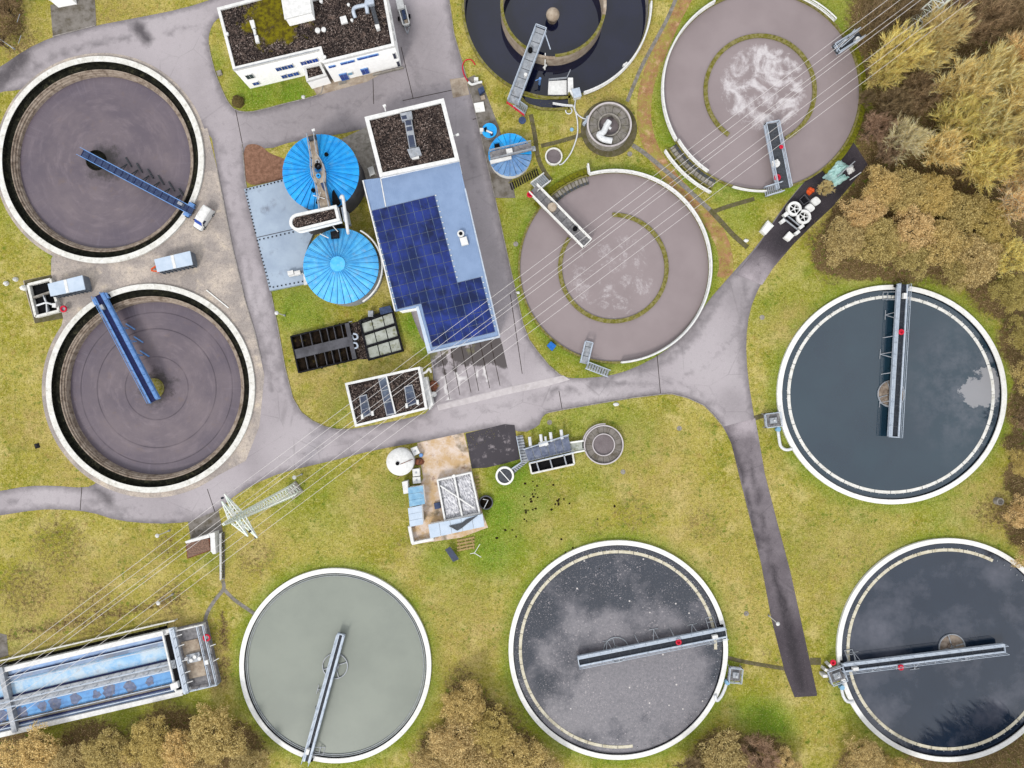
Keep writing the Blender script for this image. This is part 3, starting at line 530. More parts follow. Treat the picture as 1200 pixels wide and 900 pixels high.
def aeration(name, cc, rf, dens):
    m = NT(name); r, t = m.polar(cc); n = m.noise(.12, 4, .55); c = m.mix(m.ramp(n, .4, .6), C(154, 141, 142), C(147, 134, 135))
    big = m.noise(.17, 3, .5, None, 2.2); f1 = m.noise(.3, 9, .74, None, 3.2); f2 = m.noise(3.2, 6, .8, None, .8)
    rad = m.math('MULTIPLY', m.ramp(r, rf * .82, rf * 1.02, 1, 0), m.ramp(big, .36, .6, .15, 1.05))
    mk = m.ramp(m.math('ADD', m.math('MULTIPLY', rad, dens), m.math('ADD', m.ramp(f1, .3, .7, -.4, .4), m.ramp(f2, .3, .7, -.28, .28))), .42, 1.35); c = m.mix(mk, c, C(216, 210, 212))
    m.col(c); m.rough(.4); m.bump(m.math('ADD', m.noise(1.5, 4), mk), .15, .05); m.set(Specular_IOR_Level=.3); return m.m
def scum_specks(m, c):
    a = m.noise(.13, 5, .6); r, t_ = m.polar(P(742, 812)); big = m.ramp(m.math('ADD', m.ramp(r, 6, 24, 1, 0), m.ramp(a, .3, .7, -.5, .5)), .2, .75); f = m.noise(7, 4, .8); sp = m.ramp(f, .57, .66)
    c = m.mix(m.math('MULTIPLY', m.ramp(m.noise(2.2, 8, .8), .3, .66, .35, 1), big), c, C(132, 128, 134)); c = m.mix(m.math('MULTIPLY', sp, m.ramp(big, 0, 1, .3, .7)), c, C(160, 153, 157))
    v = m.n('ShaderNodeTexVoronoi'); v.inputs['Scale'].default_value = .9; m.l(m.pos, v.inputs['Vector']); s = m.n('ShaderNodeSeparateColor'); m.l(v.outputs['Color'], s.inputs[0])
    c = m.mix(m.math('MULTIPLY', m.ramp(v.outputs['Distance'], .10, .16, 1, 0), m.ramp(s.outputs[0], .84, .86)), c, C(214, 208, 204)); 
    for sc, th in ((4.5, .82), (7.5, .84), (2.4, .93)):
        v = m.n('ShaderNodeTexVoronoi'); v.inputs['Scale'].default_value = sc; m.l(m.pos, v.inputs['Vector']); s = m.n('ShaderNodeSeparateColor'); m.l(v.outputs['Color'], s.inputs[0])
        c = m.mix(m.math('MULTIPLY', m.math('MULTIPLY', m.ramp(v.outputs['Distance'], .26, .34, 1, 0), m.ramp(s.outputs[0], th - .1, th - .08)), m.ramp(m.noise(.2, 5, .7), .36, .58, .05, .65)), c, C(176, 168, 170))
    return c, m.ramp(big, 0, 1, .04, .4)
EX = P(1150, 455)
def scum_patch(m, c):
    r, t = m.polar(EX); n = m.noise(.28, 7, .68); mk = m.math('MULTIPLY', m.ramp(r, 2.6, 5.2, 1, 0), 1.0); k = m.ramp(m.math('ADD', mk, m.ramp(n, .3, .7, -.55, .55)), .68, .8)
    c = m.mix(m.math('MULTIPLY', m.ramp(r, 5, 15, 1, 0), m.ramp(m.noise(.2, 7, .7), .42, .66, 0, .6)), c, C(112, 116, 126)); c = m.mix(m.math('MULTIPLY', k, .85), c, C(156, 156, 160)); return c, m.ramp(k, 0, 1, .05, .5)
def pale_patches(m, c):  # paler noise patches mixed into the water colour
    n = m.noise(.09, 6, .65); c = m.mix(m.ramp(n, .48, .7, 0, .75), c, C(96, 98, 110)); return c, .04
M['w_sludge_nw'] = sludge('raw_sludge_surface', TC['nw'], [])
M['w_sludge_w'] = sludge('ringed_sludge_surface', TC['w'], [5.4, 10.2, 13.0])
M['w_deep'] = liquid('deep_dark_water', C(22, 26, 52), C(16, 20, 42), .03, .2, ior=1.5)
M['w_ne'] = aeration('foaming_mixed_liquor', P(895, 102), 7.7, 1.15)
M['w_mid'] = aeration('mixed_liquor', P(718, 322), 8.0, .5)
M['w_east'] = liquid('clear_effluent', C(34, 58, 72), C(28, 50, 66), .03, .1, scum=scum_patch)
M['w_south'] = liquid('scummy_effluent', C(34, 42, 56), C(28, 36, 50), .04, .15, scum=scum_specks)
M['w_se'] = liquid('slate_effluent', C(30, 44, 62), C(24, 38, 56), .03, .1, scum=pale_patches)
M['w_thick'] = liquid('grey_green_liquor', C(150, 156, 146), C(142, 148, 139), .25, .12, spec=.3, ior=1.33)
M['w_small'] = liquid('dull_brown_liquor', C(128, 118, 120), C(110, 100, 102), .25, .5, ior=1.33)
def water(c, r, z, mt, sx=1.0, r0=None):
    b = MB()
    if r0: b.ring((0, 0), r0, r, z - .3, z, 96)
    else: b.lathe((0, 0), [(r, z - .3), (r, z)], 96, True, True)
    o = b.build('water', M[mt], kind='structure'); o.location = (c[0], c[1], 0); o.scale = (sx, 1, 1); return o

# ------------------------------------------------------------------ bridges
def frame(a, b):
    a, b = Vector(a[:2]), Vector(b[:2]); d = (b - a); L = d.length; d.normalize(); return a, b, d, Vector((-d.y, d.x)), L, atan2(d.y, d.x)
def girder(mb, a, b, n, off, w, z0, z1):
    p, q = a + n * off, b + n * off; mb.beam((p.x, p.y, (z0 + z1) / 2), (q.x, q.y, (z0 + z1) / 2), w, z1 - z0)
def lifebuoy(c, z, label, r=.36, rot=None, post=None):
    t = thing('lifebuoy', label, 'lifebuoy', (c[0], c[1], z), 'red lifebuoys around the plant')
    b = MB(); vs, fs = [], []
    for i in range(16):
        for k in range(8):
            A, B = 2 * pi * i / 16, 2 * pi * k / 8; vs.append((c[0] + (r + .15 * cos(B)) * cos(A), c[1] + (r + .15 * cos(B)) * sin(A), z + .15 * sin(B)))
            fs.append((i * 8 + k, ((i + 1) % 16) * 8 + k, ((i + 1) % 16) * 8 + (k + 1) % 8, i * 8 + (k + 1) % 8))
    b.add(vs, fs).build('ring', M['red'], t, True)
    b = MB().box((c[0], c[1], z - .16), (r * 2.2, r * 1.7, .06)); b.build('holder', M['red'] if post is None else M['galv'], t)
    return t

# ------------------------------------------------------------------ primary settling tanks
def primary(key, label, depth, mt_w, col_px, col_mat):
    c, R, zr = TC[key], TR[key], TK[key][3]; zw = zr - depth
    t = thing('settling_tank', label, 'tank', (c.x, c.y, 0), 'primary settling tanks')
    MB().ring(c, R - .92, R, -2.2, zr, 144).build('rim', M['rim_old'], t)
    MB().lathe(c, [(R - .935, zr - .06), (R - .935, zr - .9)], 144).build('channel_lining', M['channel'], t)
    MB().ring(c, R - 2.03, R - .9, zr - 1.6, zr - .85, 144).build('channel', M['channel'], t)
    MB().ring(c, R - 2.2, R - 2.02, zr - 1.6, zr - .55, 144).build('weir_wall', M['wall_brown'], t)
    MB().lathe(c, [(R - 2.19, zr - .8), (R - 2.5, zr - .82), (R - 2.52, zr - 1.1), (R - 2.74, zr - 1.14), (R - 2.86, zw - .5)], 144).build('inner_wall', M['wall_brown'], t)
    cc = P(*col_px, zw); m = MB(); m.ring(cc, 1.5, 1.72, zw - 1.5, zw + .22, 40); m.lathe(cc, [(1.5, zw + .05), (.01, zw + .07)], 32)
    m.build('centre_well', M[col_mat], t)
    water(c, R - 2.74, zw, mt_w)
    return t, zw
tnw, ZW1 = primary('nw', 'large sludge-filled settling tank at upper left, white rim, slate-blue scraper bridge', 1.7, 'w_sludge_nw', (113, 188), 'channel')
tw_, ZW2 = primary('w', 'large sludge-filled settling tank with light-blue bridge, beside the red lifebuoy pit', 2.2, 'w_sludge_w', (181, 455), 'moss')

def blue_bridge(label, tip, out, w, z, zw, deck, off_beam, arms, name='scraper_bridge'):
    a, b, d, n, L, an = frame(P(*tip, z), P(*out, z)); mid = (a + b) / 2
    t = thing(name, label, 'bridge', (mid.x, mid.y, z), 'blue scraper bridges')
    MB().box((mid.x, mid.y, z - .06), (L, w, .1), an).build('deck', M[deck], t)
    for s in off_beam:
        g = MB(); girder(g, a, b, n, s[0] * w / 2, s[1], z - .35, z + s[2]); g.build('girder', M['bluebeam'], t)
    g = MB()
    for i in range(int(L / 1.25) + 1): p = a + d * (i * 1.25 + .1); g.beam((p.x - n.x * w / 2, p.y - n.y * w / 2, z + .01), (p.x + n.x * w / 2, p.y + n.y * w / 2, z + .01), .1, .08)
    g.build('cross_bars', M['navy'], t, kind='stuff')
    g = MB()
    for s in (-1, 1): g.rail([(*(a + n * s * w * .52), z), (*(b + n * s * w * .52), z)], 1.05, .035, 1.6)
    g.build('railing', M['bluebeam'], t)
    for s in (-1, 1):
        q = b - d * .7 + n * s * (w / 2 + .35); g = MB(); g.box((q.x, q.y, z - .1), (1.0, .5, .55), an); g.build('wheel_carriage', M['bluebeam'], t)
        g = MB(); g.tube([(*(q + n * s * .1), z - .42), (*(q + n * s * .38), z - .42)], .3, 12); g.build('wheel', M['black'], t)
    q = b - d * 2.2 + n * .2; MB().box((q.x, q.y, z + .35), (.8, .5, .7), an).build('control_box', M['galv'], t)
    for f, s, ln in arms:
        p = a + d * (L * f); g = MB(); e = p + n * s * ln
        g.beam((*p, z - .3), (*e, zw + .12), .13); g.beam((*(e + d * .9), zw + .12), (*(e - d * .7 + n * s * .9), zw + .14), .2, .3); g.beam((*(p + d * .8), z - .3), (*e, zw + .1), .11)
        g.build('scraper_arm', M['grating' if deck == 'bluedark' else 'bluebeam'], t)
    return t
blue_bridge('slate-blue scraper bridge with galvanised scraper arms over the upper left tank', (96, 179), (226, 248), 1.25, .85, ZW1, 'bluedark', [(-1, .13, .08), (1, .13, .08)], [(.30, 1, 1.9), (.40, 1, 1.9), (.50, 1, 1.9), (.60, 1, 1.8), (.70, 1, 1.7), (.80, 1, 1.5)])
blue_bridge('light-blue scraper bridge spanning from rim to middle of the ringed sludge tank', (181, 470), (116, 346), 1.5, .85, ZW2, 'navy', [(-1, .55, .35), (1, .28, .12)], [(.55, -1, .9), (.42, -1, .7), (.68, -1, .7)])

# ------------------------------------------------------------------ final clarifiers
def clarifier(key, label, mt_w, ringmat, nseg, skip, tilt, rr, wellpx, group='final clarifiers'):
    c, R, zr = TC[key], TR[key], TK[key][3]; zw = zr - .42; sx = TSX[key]
    t = thing('clarifier', label, 'tank', (c.x, c.y, 0), group); t.scale = (sx, 1, 1)
    MB().ring(c, R - .78, R, -1.2, zr, 144).build('rim', M['rim'], t)
    MB().ring(c, R - .86, R - .77, -1.2, zr - .18, 144).build('inner_lip', M['black'], t)
    if nseg:
        w0, wr = R * rr, .25
        for i in range(nseg):
            a0 = 2 * pi * i / nseg; a1 = 2 * pi * (i + .965) / nseg
            if skip and skip[0] < math.degrees((a0 + a1) / 2) < skip[1]: continue
            dz = .05 + .03 * random.random() + tilt[0] * cos(a0) + tilt[1] * sin(a0)
            MB().ring(c, w0 - wr, w0 + wr, zw - .35, zw + max(.015, dz), 4, a0, a1).build('weir_plate', M[ringmat], t)
        b = MB()
        for i in range(nseg * 2): a = pi * (i + .5) / nseg; b.beam((c.x + (w0 + .3) * cos(a), c.y + (w0 + .3) * sin(a), zw + .06), (c.x + (w0 + .42) * cos(a), c.y + (w0 + .42) * sin(a), zw + .1), .12, .1)
        b.build('weir_brackets', M['galv'], t, kind='stuff')
    else:
        for q in (1.0, 1.3): MB().ring(c, R - q - .07, R - q, zw - .4, zw + .16, 144).build('inner_weir', M['galv'], t)
    return t, zw
clarifier('east', 'clarifier with grey scum patch on dark clear water, beside the woodland', 'w_east', 'rim_old', 40, None, (0, 0), .893, None)
clarifier('south', 'scum-speckled dark clarifier with white rim, between pale round thickener and dark driveway', 'w_south', 'cream', 40, (275, 365), (0, 0), .893, None)
clarifier('se', 'dark slate clarifier at lower right corner, reflecting bare trees', 'w_se', 'cream', 40, (20, 62), (0, 0), .893, None)
clarifier('thick', 'smaller round tank of plain grey-green liquor, white rim, near the blue rectangular tank', 'w_thick', 'rim', 0, None, (0, 0), .9, None, group='round thickeners')
for k, m_ in (('east', 'w_east'), ('south', 'w_south'), ('se', 'w_se'), ('thick', 'w_thick')): water(TC[k], TR[k] - .8, TK[k][3] - .42, m_, TSX[k])

def inlet(cpx, rpx, z, label, mt, ringmat='galv', fill=True):
    c = P(*cpx, z); r = PX(rpx, z); t = thing('inlet_drum', label, 'inlet drum', (c.x, c.y, z), 'centre inlet drums')
    MB().ring(c, r - .13, r, z - .5, z + .25, 40).build('drum_wall', M[ringmat], t)
    b = MB()
    for a in (.3, .3 + pi / 2): b.beam((c.x - r * cos(a), c.y - r * sin(a), z + .15), (c.x + r * cos(a), c.y + r * sin(a), z + .15), .14, .1)
    b.build('spokes', M[ringmat], t)
    if fill: MB().lathe(c, [(r - .14, z + .03), (.01, z + .05)], 40).build('floor', M['wall_brown'], t)
    MB().ring(c, r * .18, r * .3, z, z + .2, 20).build('hub', M['wall_brown' if fill else ringmat], t); return t
ZC = .08
inlet((1043.8, 461.5), 16, ZC, 'brown inlet drum under the bridge of the clarifier by the woodland', 'wall_brown')
inlet((722, 761), 15, ZC, 'inlet drum with thin ring in the scum-speckled clarifier', 'wall_brown', fill=False)
inlet((1115, 758), 15.5, ZC, 'brown inlet drum in the lower right corner clarifier', 'wall_brown')
inlet((393, 780), 15, .08, 'thin ring and bars in the middle of the grey-green tank', 'wall_brown', 'galv', False)

def clar_bridge(label, tip, out, w, z, wide, thin, zw, arms, wide_side=1, box=None):
    a, b, d, n, L, an = frame(P(*tip, z), P(*out, z)); mid = (a + b) / 2
    t = thing('scraper_bridge', label, 'bridge', (mid.x, mid.y, z), 'galvanised clarifier bridges')
    dk = MB(); m_ = (a + b) / 2 + n * wide_side * (thin - wide) / 2; dw = w - wide - thin
    dk.box((m_.x, m_.y, z - .2), (L, dw, .08), an); dk.build('deck', M['grating_black'], t)
    g = MB(); girder(g, a, b, n, wide_side * (w / 2 - wide / 2), wide, z - .45, z + .12); g.build('girder', M['galv_pale'], t)
    g = MB(); girder(g, a, b, n, -wide_side * (w / 2 - thin / 2), thin, z - .45, z + .06); g.build('girder', M['galv_pale'], t)
    g = MB(); girder(g, a, b, n, 0, w * .96, z - .6, z - .5); g.build('bottom_plate', M['black'], t)
    g = MB()
    for i in range(int(L / 1.75) + 1):
        p = a + d * min(L - .1, i * 1.75 + .08) + n * wide_side * (thin - wide) / 2; g.beam((*(p - n * dw / 2), z - .15), (*(p + n * dw / 2), z - .15), .1, .06)
    g.build('cross_bars', M['grating'], t, kind='stuff')
    g = MB()
    for s in (-1, 1):
        q = n * s * (w / 2 - .05); g.rail([(*(a + q), z), (*(b + q), z)], 1.05, .03, 1.9)
    g.build('railing', M['galv_pale'], t)
    e = MB().box((*(a + d * .06), z - .1), (.14, w, .5), an); e.build('end_plate', M['galv_pale'], t)
    for s in (-1, 1):
        q = b - d * .3 + n * s * (w / 2 + .15); MB().tube([(*(q - n * .12), z - .45), (*(q + n * .12), z - .45)], .28, 12).build('wheel', M['black'], t)
    q = b - d * 2.0 - n * wide_side * .2; MB().box((q.x, q.y, z + .3), (.9, .55, .65), an).build('control_box', M['white'], t)
    for f, s, ln, k in arms:
        p = a + d * (L * f) + n * s * w / 2; e = p + n * s * ln + d * (.5 if k else -.3); g = MB(); g.beam((*p, z - .35), (*e, zw + .05), .10); 
        if k: g.beam((*(p + d * .9), z - .35), (*e, zw + .05), .08); g.beam((*(e - d * .8), zw + .1), (*(e + d * .8), zw + .12), .09)
        g.build('skimmer_arm', M['galv'], t)
    g = MB()   # skimmer frame near the rim
    p = b - d * 2.6 + n * wide_side * (w / 2); 
    for u, v in ((0, 0), (1.3, 0)): g.beam((*(p + d * u), z - .3), (*(p + d * u + n * wide_side * 1.6), zw + .1), .09)
    g.beam((*(p + n * wide_side * 1.6), zw + .12), (*(p + d * 1.3 + n * wide_side * 1.6), zw + .12), .09); g.beam((*(p + n * wide_side * .9), zw + .35), (*(p + d * 1.3 + n * wide_side * .9), zw + .35), .09)
    g.build('skimmer_frame', M['galv'], t); return t
AR = [(.2, 1, 1.1, 1), (.42, 1, 1.1, 0), (.52, 1, 1.5, 1), (.66, 1, 1.2, 0), (.78, 1, 1.0, 1), (.88, -1, 1.1, 1)]
# wide beam lies towards the reflection side
clar_bridge('pale steel bridge of the clarifier beside the woodland, running to its top edge', (1047.5, 512.5), (1058, 333), 1.85, 1.55, .62, .26, ZC, AR, 1)
clar_bridge('pale steel bridge across the scum-speckled clarifier', (677.5, 775.5), (850.5, 741), 1.8, 1.5, .55, .28, ZC, AR, 1)
clar_bridge('pale steel bridge of the lower right corner clarifier', (1177.5, 759.5), (987, 783), 1.5, 1.5, .5, .28, ZC, [(f, s, l, k) for f, s, l, k in AR], -1)
clar_bridge('narrow pale steel bridge over the grey-green round tank', (400, 743), (359, 893), 1.3, 1.3, .4, .4, .08, [(.45, -1, .9, 1), (.62, -1, .5, 0)], 1)
q = P(1056, 389, 1.8); lifebuoy(q, 1.85, 'red lifebuoy on the bridge of the clarifier beside the woodland')
q = P(795, 752, 1.8); lifebuoy(q, 2.0, 'red lifebuoy on the bridge across the scum-speckled clarifier')
q = P(1055, 781.5, 1.8); lifebuoy(q, 2.0, 'red lifebuoy on the bridge of the lower right corner clarifier')

def sampler(cpx, sz, rot, pipe, label, extra=0):
    c = P(*cpx, .9); t = thing('valve_platform', label, 'platform', (c.x, c.y, 0), 'valve platforms beside the clarifiers')
    MB().box((c.x, c.y, .85), (sz[0], sz[1], .1), rot).build('deck', M['grey_deck'], t)
    f = Matrix.Rotation(rot, 2); cs = [c.xy + f @ Vector((a * sz[0] / 2, b * sz[1] / 2)) for a, b in ((-1, -1), (1, -1), (1, 1), (-1, 1))]
    for q in cs: MB().beam((*q, 0), (*q, .8), .12).build('leg', M['galv'], t)
    MB().rail([(*q, .9) for q in cs + cs[:1]], 1.0, .05, 1.0).build('railing', M['galv_pale'], t)
    MB().box((c.x + .1, c.y - .1, 1.15), (sz[0] * .45, sz[1] * .4, .5), rot).build('actuator', M['galv'], t)
    MB().tube([(c.x + .1, c.y - .1, 1.4), (c.x + .1, c.y - .1, 2.0)], .12, 8).build('spindle', M['pipe'], t)
    for i in range(extra):
        a = 2.2 + i * .5; p = c.xy + Vector((cos(a) * sz[0] * .75, sin(a) * sz[1] * .8)); MB().box((p.x, p.y, .75), (.5 + .12 * i, .45, 1.5), a).build('cabinet', M['white'], t)
    MB().tube(spline([P(x, y, .55) for x, y in pipe], 5), .26, 10).build('pipe', M['pipe'], t, True)
    p = P(*pipe[0], .6); MB().cyl(p, .4, .3, 1.0, 12).build('valve', M['skyblue'], t)
sampler((904.5, 492), (2.6, 2.3), .12, [(911.5, 503), (913, 514), (915, 523), (921, 527), (928, 526)], 'grey railed valve platform left of the clarifier by the woodland')
sampler((860.5, 789.5), (2.1, 2.4), -.1, [(852, 799), (849, 808), (845, 816), (840, 821), (838, 814)], 'grey railed valve platform right of the scum-speckled clarifier')
sampler((979, 790), (2.6, 2.5), .35, [(986, 805), (988, 815), (993, 822), (1000, 822)], 'cluttered valve platform with white cabinets left of the corner clarifier', 3)
q = P(976, 776, 1.4); lifebuoy(q, 1.5, 'red lifebuoy ring beside the cluttered valve platform, lower right', .36)

# ------------------------------------------------------------------ aeration tanks
def basin(key, label, mt_w, wallmat, baffle, bmat, bz, skipwall=None):
    c, R, zr = TC[key], TR[key], TK[key][3]; zw = zr - .3
    t = thing('aeration_tank', label, 'tank', (c.x, c.y, 0), 'aeration tanks')
    MB().ring(c, R - .34, R, -1.5, zr, 144).build('wall', M[wallmat], t)
    bc, br, a0, a1 = baffle; b = P(*bc, zw + bz); r = PX(br, zw + bz); n = 30
    for i in range(n):
        A, B = a0 + (a1 - a0) * i / n, a0 + (a1 - a0) * (i + 1) / n
        MB().ring(b, r - .34, r + .34, zw - .6, zw + bz + random.uniform(-.015, .015), 4, radians(A), radians(B - .12)).build('baffle_block', M[bmat], t)
    water(c, R - .3, zw, mt_w); return t, zw
basin('ne', 'round aeration tank with bright white foam in its mossy inner ring, upper right', 'w_ne', 'moss', ((891, 105.5), 64, -62, 235), 'moss', .25)
basin('mid', 'round aeration tank in the middle with faint foam, ringed by a white railing', 'w_mid', 'moss', ((718.8, 314), 62.5, -214, 91), 'moss', .25)

def arc_px(c, r, a0, a1, z, n=24):
    return [Vector((c[0] + r * cos(radians(a0 + (a1 - a0) * i / n)), c[1] + r * sin(radians(a0 + (a1 - a0) * i / n)), z)) for i in range(n + 1)]
def railing(name, label, path, mt='white', h=1.0, r=.09, step=2.4, cat='railing', group=None, foot=True):
    p0 = path[0]; t = thing(name, label, cat, (p0[0], p0[1], 0), group)
    b = MB(); path = [Vector(p) for p in path]
    for k in (0, 1): b.tube([p + Vector((0, 0, h * (1 - k * .5))) for p in path], r * (1 if k == 0 else .6), 6)
    b.build('handrail', M[mt], t)
    b = MB(); acc = 0; last = None
    for p, q in zip(path, path[1:]):
        acc += (q - p).length
        if last is None or acc >= step: b.beam(p, p + Vector((0, 0, h)), r * 1.4); acc = 0; last = p
    b.beam(path[-1], path[-1] + Vector((0, 0, h)), r * 1.4); b.build('posts', M[mt], t, kind='stuff')
    if foot:
        b = MB(); b.tube([p + Vector((0, 0, .1)) for p in path], r * 1.1, 6); b.build('toe_board', M[mt], t)
    return t
RG = 'white tube railings along tank rims'
c, R = TC['mid'], TR['mid']
railing('railing', 'long white railing curving round the top, right side and bottom of the middle aeration tank', [P(688.5, 194, .4), P(690, 203.5, .4)] + arc_px(c, R - .15, 105, -86, .4, 60), 'white', 1.0, .17, group=RG)
c, R = TC['ne'], TR['ne']
railing('railing', 'white railing along the left rim of the foaming aeration tank', arc_px(c, R - .1, 119, 210, .35, 36) + [P(830, 202, .35)][:0], 'white', 1.0, .17, group=RG)
railing('railing', 'short white railing on the upper right rim of the foaming aeration tank', arc_px(c, R, 66, 44, .35, 12), 'white', 1.0, .12, group=RG)
railing('railing', 'white railing between the foaming tank and its side channel', arc_px(c, R - .4, 211, 236, .35, 12), 'white', 1.0, .13, group=RG)
railing('railing', 'white railing outside the side channel of the foaming aeration tank', arc_px(c, R + 2.4, 212, 243, .2, 14), 'white', 1.0, .13, group=RG)
railing('railing', 'low white railing at the bottom rim of the foaming tank, beside its bridge stair', arc_px(c, R + .1, 253, 272, .3, 10), 'white', .8, .1, group=RG)
def side_channel(key, r0, r1, a0, a1, z, label):
    c, R = TC[key], TR[key]; m = radians((a0 + a1) / 2); t = thing('side_channel', label, 'channel', (c.x + R * cos(m), c.y + R * sin(m), 0), 'curved side channels')
    A, B = radians(a0), radians(a1)
    MB().ring(c, R + r0, R + r1, -.2, z, 40, A, B).build('cover', M['concrete'], t)
    MB().ring(c, R + r0 - .02, R + (r0 + r1) / 2 - .25, z, z + .05, 40, A, B).build('grating', M['grating'], t)
    MB().ring(c, R + r1, R + r1 + .22, -.2, z + .35, 40, A, B).build('outer_wall', M['moss'], t)
    b = MB()
    for i in range(14): a = A + (B - A) * (i + .5) / 14; b.beam((c.x + (R + r0) * cos(a), c.y + (R + r0) * sin(a), z + .07), (c.x + (R + r1) * cos(a), c.y + (R + r1) * sin(a), z + .07), .09, .07)
    b.build('cross_bars', M['path_dark'], t, kind='stuff')
side_channel('ne', .05, 1.5, 212, 243, .3, 'dark curved side channel at the lower left of the foaming aeration tank')
side_channel('mid', -1.6, -.3, 107, 141, .42, 'grey curved side channel at the upper left of the middle aeration tank')
c, R = TC['mid'], TR['mid']; MB().ring(c, R + .05, R + 1.0, 0, .42, 40, radians(104), radians(142)).build('moss_bank', M['mossgreen'], kind='structure')
c, R = TC['ne'], TR['ne']; MB().ring(c, R + .02, R + .85, 0, .32, 60, radians(-52), radians(36)).build('moss_bank', M['mossgreen'], kind='structure')

def walkway(label, a_px, b_px, w, z, deck, railmat, stair=None, group='fixed access bridges', zs=.2, extras=True):
    a, b, d, n, L, an = frame(P(*a_px, z), P(*b_px, z)); mid = (a + b) / 2
    t = thing('access_bridge', label, 'bridge', (mid.x, mid.y, z), group)
    MB().box((mid.x, mid.y, z - .1), (L, w, .16), an).build('deck', M[deck], t)
    for s in (-1, 1):
        g = MB(); girder(g, a, b, n, s * (w / 2 - .06), .16, z - .3, z + .1); g.build('girder', M[railmat], t)
    g = MB()
    for s in (-1, 1): g.rail([(*(a + n * s * (w / 2 - .05)), z), (*(b + n * s * (w / 2 - .05)), z)], 1.05, .06, 1.6)
    g.rail([(*(a + n * (w / 2 - .05)), z), (*(a - n * (w / 2 - .05)), z)], 1.05, .06, 1.6); g.build('railing', M[railmat], t)
    g = MB()
    for i in range(int(L / 1.6)): p = a + d * (i * 1.6 + .8); g.beam((*(p - n * w * .46), z), (*(p + n * w * .46), z), .06, .05)
    g.build('deck_seams', M['grating'], t)
    if stair:
        s0, s1, sw, nst = stair; A, B = P(*s0, z), P(*s1, 0)
        MB().steps((B.x, B.y), (A.x, A.y), sw, zs, z - .05, nst).build('stair', M['galv'], t)
        dd = (B.xy - A.xy).normalized(); nn = Vector((-dd.y, dd.x)) * sw / 2; g = MB()
        for q in (nn, -nn): g.rail([(*(A.xy + q), z), (*(B.xy + q), zs)], 1.0, .05, 1.5)
        g.build('stair_railing', M[railmat], t)
    return t
t = walkway('pale railed bridge reaching into the middle aeration tank from its upper left', (688, 286), (624.5, 221.5), 1.95, 1.5, 'grey_deck', 'rim', ((626, 220), (641, 209), 1.7, 8))
p = P(647, 243, 2.0); MB().cyl(p, .75, 1.5, 2.3, 12).build('mixer_motor', M['concrete_tan'], t); p = P(674, 268, 1.8); MB().cyl(p, .4, 1.5, 2.1, 12).build('gear_housing', M['black'], t)
q = P(621, 228, 1.7); lifebuoy(q, 1.75, 'red lifebuoy at the stair end of the middle aeration tank bridge', .4)
t = walkway('grey railed bridge reaching into the foaming aeration tank from its bottom edge', (903, 145), (918, 221), 2.3, 1.5, 'grating', 'galv_pale', ((916, 219.5), (895, 226), 1.5, 9))
p = P(909.5, 192, 2.0); MB().cyl(p, .6, 1.5, 2.2, 12).build('mixer_motor', M['white'], t); MB().tube([P(905, 189, 2.2), P(909.5, 192, 2.3), P(911, 187, 2.2)], .16, 8).build('motor_arm', M['white'], t)
q = P(911, 208, 1.7); lifebuoy(q, 1.75, 'red lifebuoy on the bridge of the foaming aeration tank', .42); lifebuoy(P(913.5, 174, 1.6), 2.4, 'small orange-red lifebuoy hanging midway on the rail of the foaming tank bridge', .2)
t = walkway('short grey railed platform at the right rim of the foaming aeration tank, below the wires', (978, 59), (1008, 40), 1.6, 1.2, 'grating', 'galv_pale', None)
g = MB()
for a, b in (((978, 56), (1004, 36)), ((983, 63), (1006, 47)), ((980, 60), (1002, 34)), ((986, 55), (1001, 42))): g.beam(P(*a, 2.3), P(*b, 2.3), .12)
g.build('upper_frame', M['galv_pale'], t); p = P(1006, 45, 2.2); MB().cyl(p, .4, 1.2, 2.1, 10).build('motor', M['white'], t)
t = walkway('small L-shaped grating platform at the bottom rim of the middle aeration tank', (690, 401), (684, 426), 1.35, 1.0, 'galv', 'galv_pale', ((687, 428), (713, 438), 1.2, 9))

# ------------------------------------------------------------------ deep ring tank at the top
c, R = TC['deep'], TR['deep']; ZD = -2.1
t = thing('ring_tank', 'deep dark-water tank with a tall concrete inner ring, cut by the top edge', 'tank', (c.x, c.y, 0))
MB().ring(c, R - .42, R, ZD - 1, .35, 144).build('outer_wall', M['moss'], t)
MB().lathe(c, [(R - .43, .34), (R - .44, ZD - 1)], 144).build('inner_face', M['concrete'], t)
ci = P(648.5, 4.5, 1.25); ri = PX(62, 1.25); n = 26
MB().ring(ci, ri - .42, ri, ZD - 1, 1.2, 144, radians(-88), radians(242)).build('inner_ring', M['concrete_tan'], t)
MB().ring(ci, ri - .42, ri, ZD - 1, .5, 24, radians(242), radians(272)).build('inner_ring_gap', M['concrete_tan'], t)
for i in range(n):
    A, B = -88 + 330 * i / n, -88 + 330 * (i + .985) / n; MB().ring(ci, ri - .46, ri + .04, 1.202, 1.27 + random.uniform(0, .02), 5, radians(A), radians(B)).build('coping', M['moss' if 14 < i or i < 6 else 'concrete_tan'], t)
water(c, R - .4, ZD, 'w_deep')
b = MB(); p = P(647.8, 17.5, -.6); b.lathe(p, [(.85, ZD - .6), (.85, -.9), (1.12, -.75)] + [(1.15 * cos(a), -.55 + 1.1 * sin(a)) for a in [i * pi / 20 for i in range(10)]] + [(.02, .55)], 28)
solo('bollard_dome', 'round-topped pale concrete column standing in the dark ring tank', 'column', b, M['concrete_tan'], smooth=True)
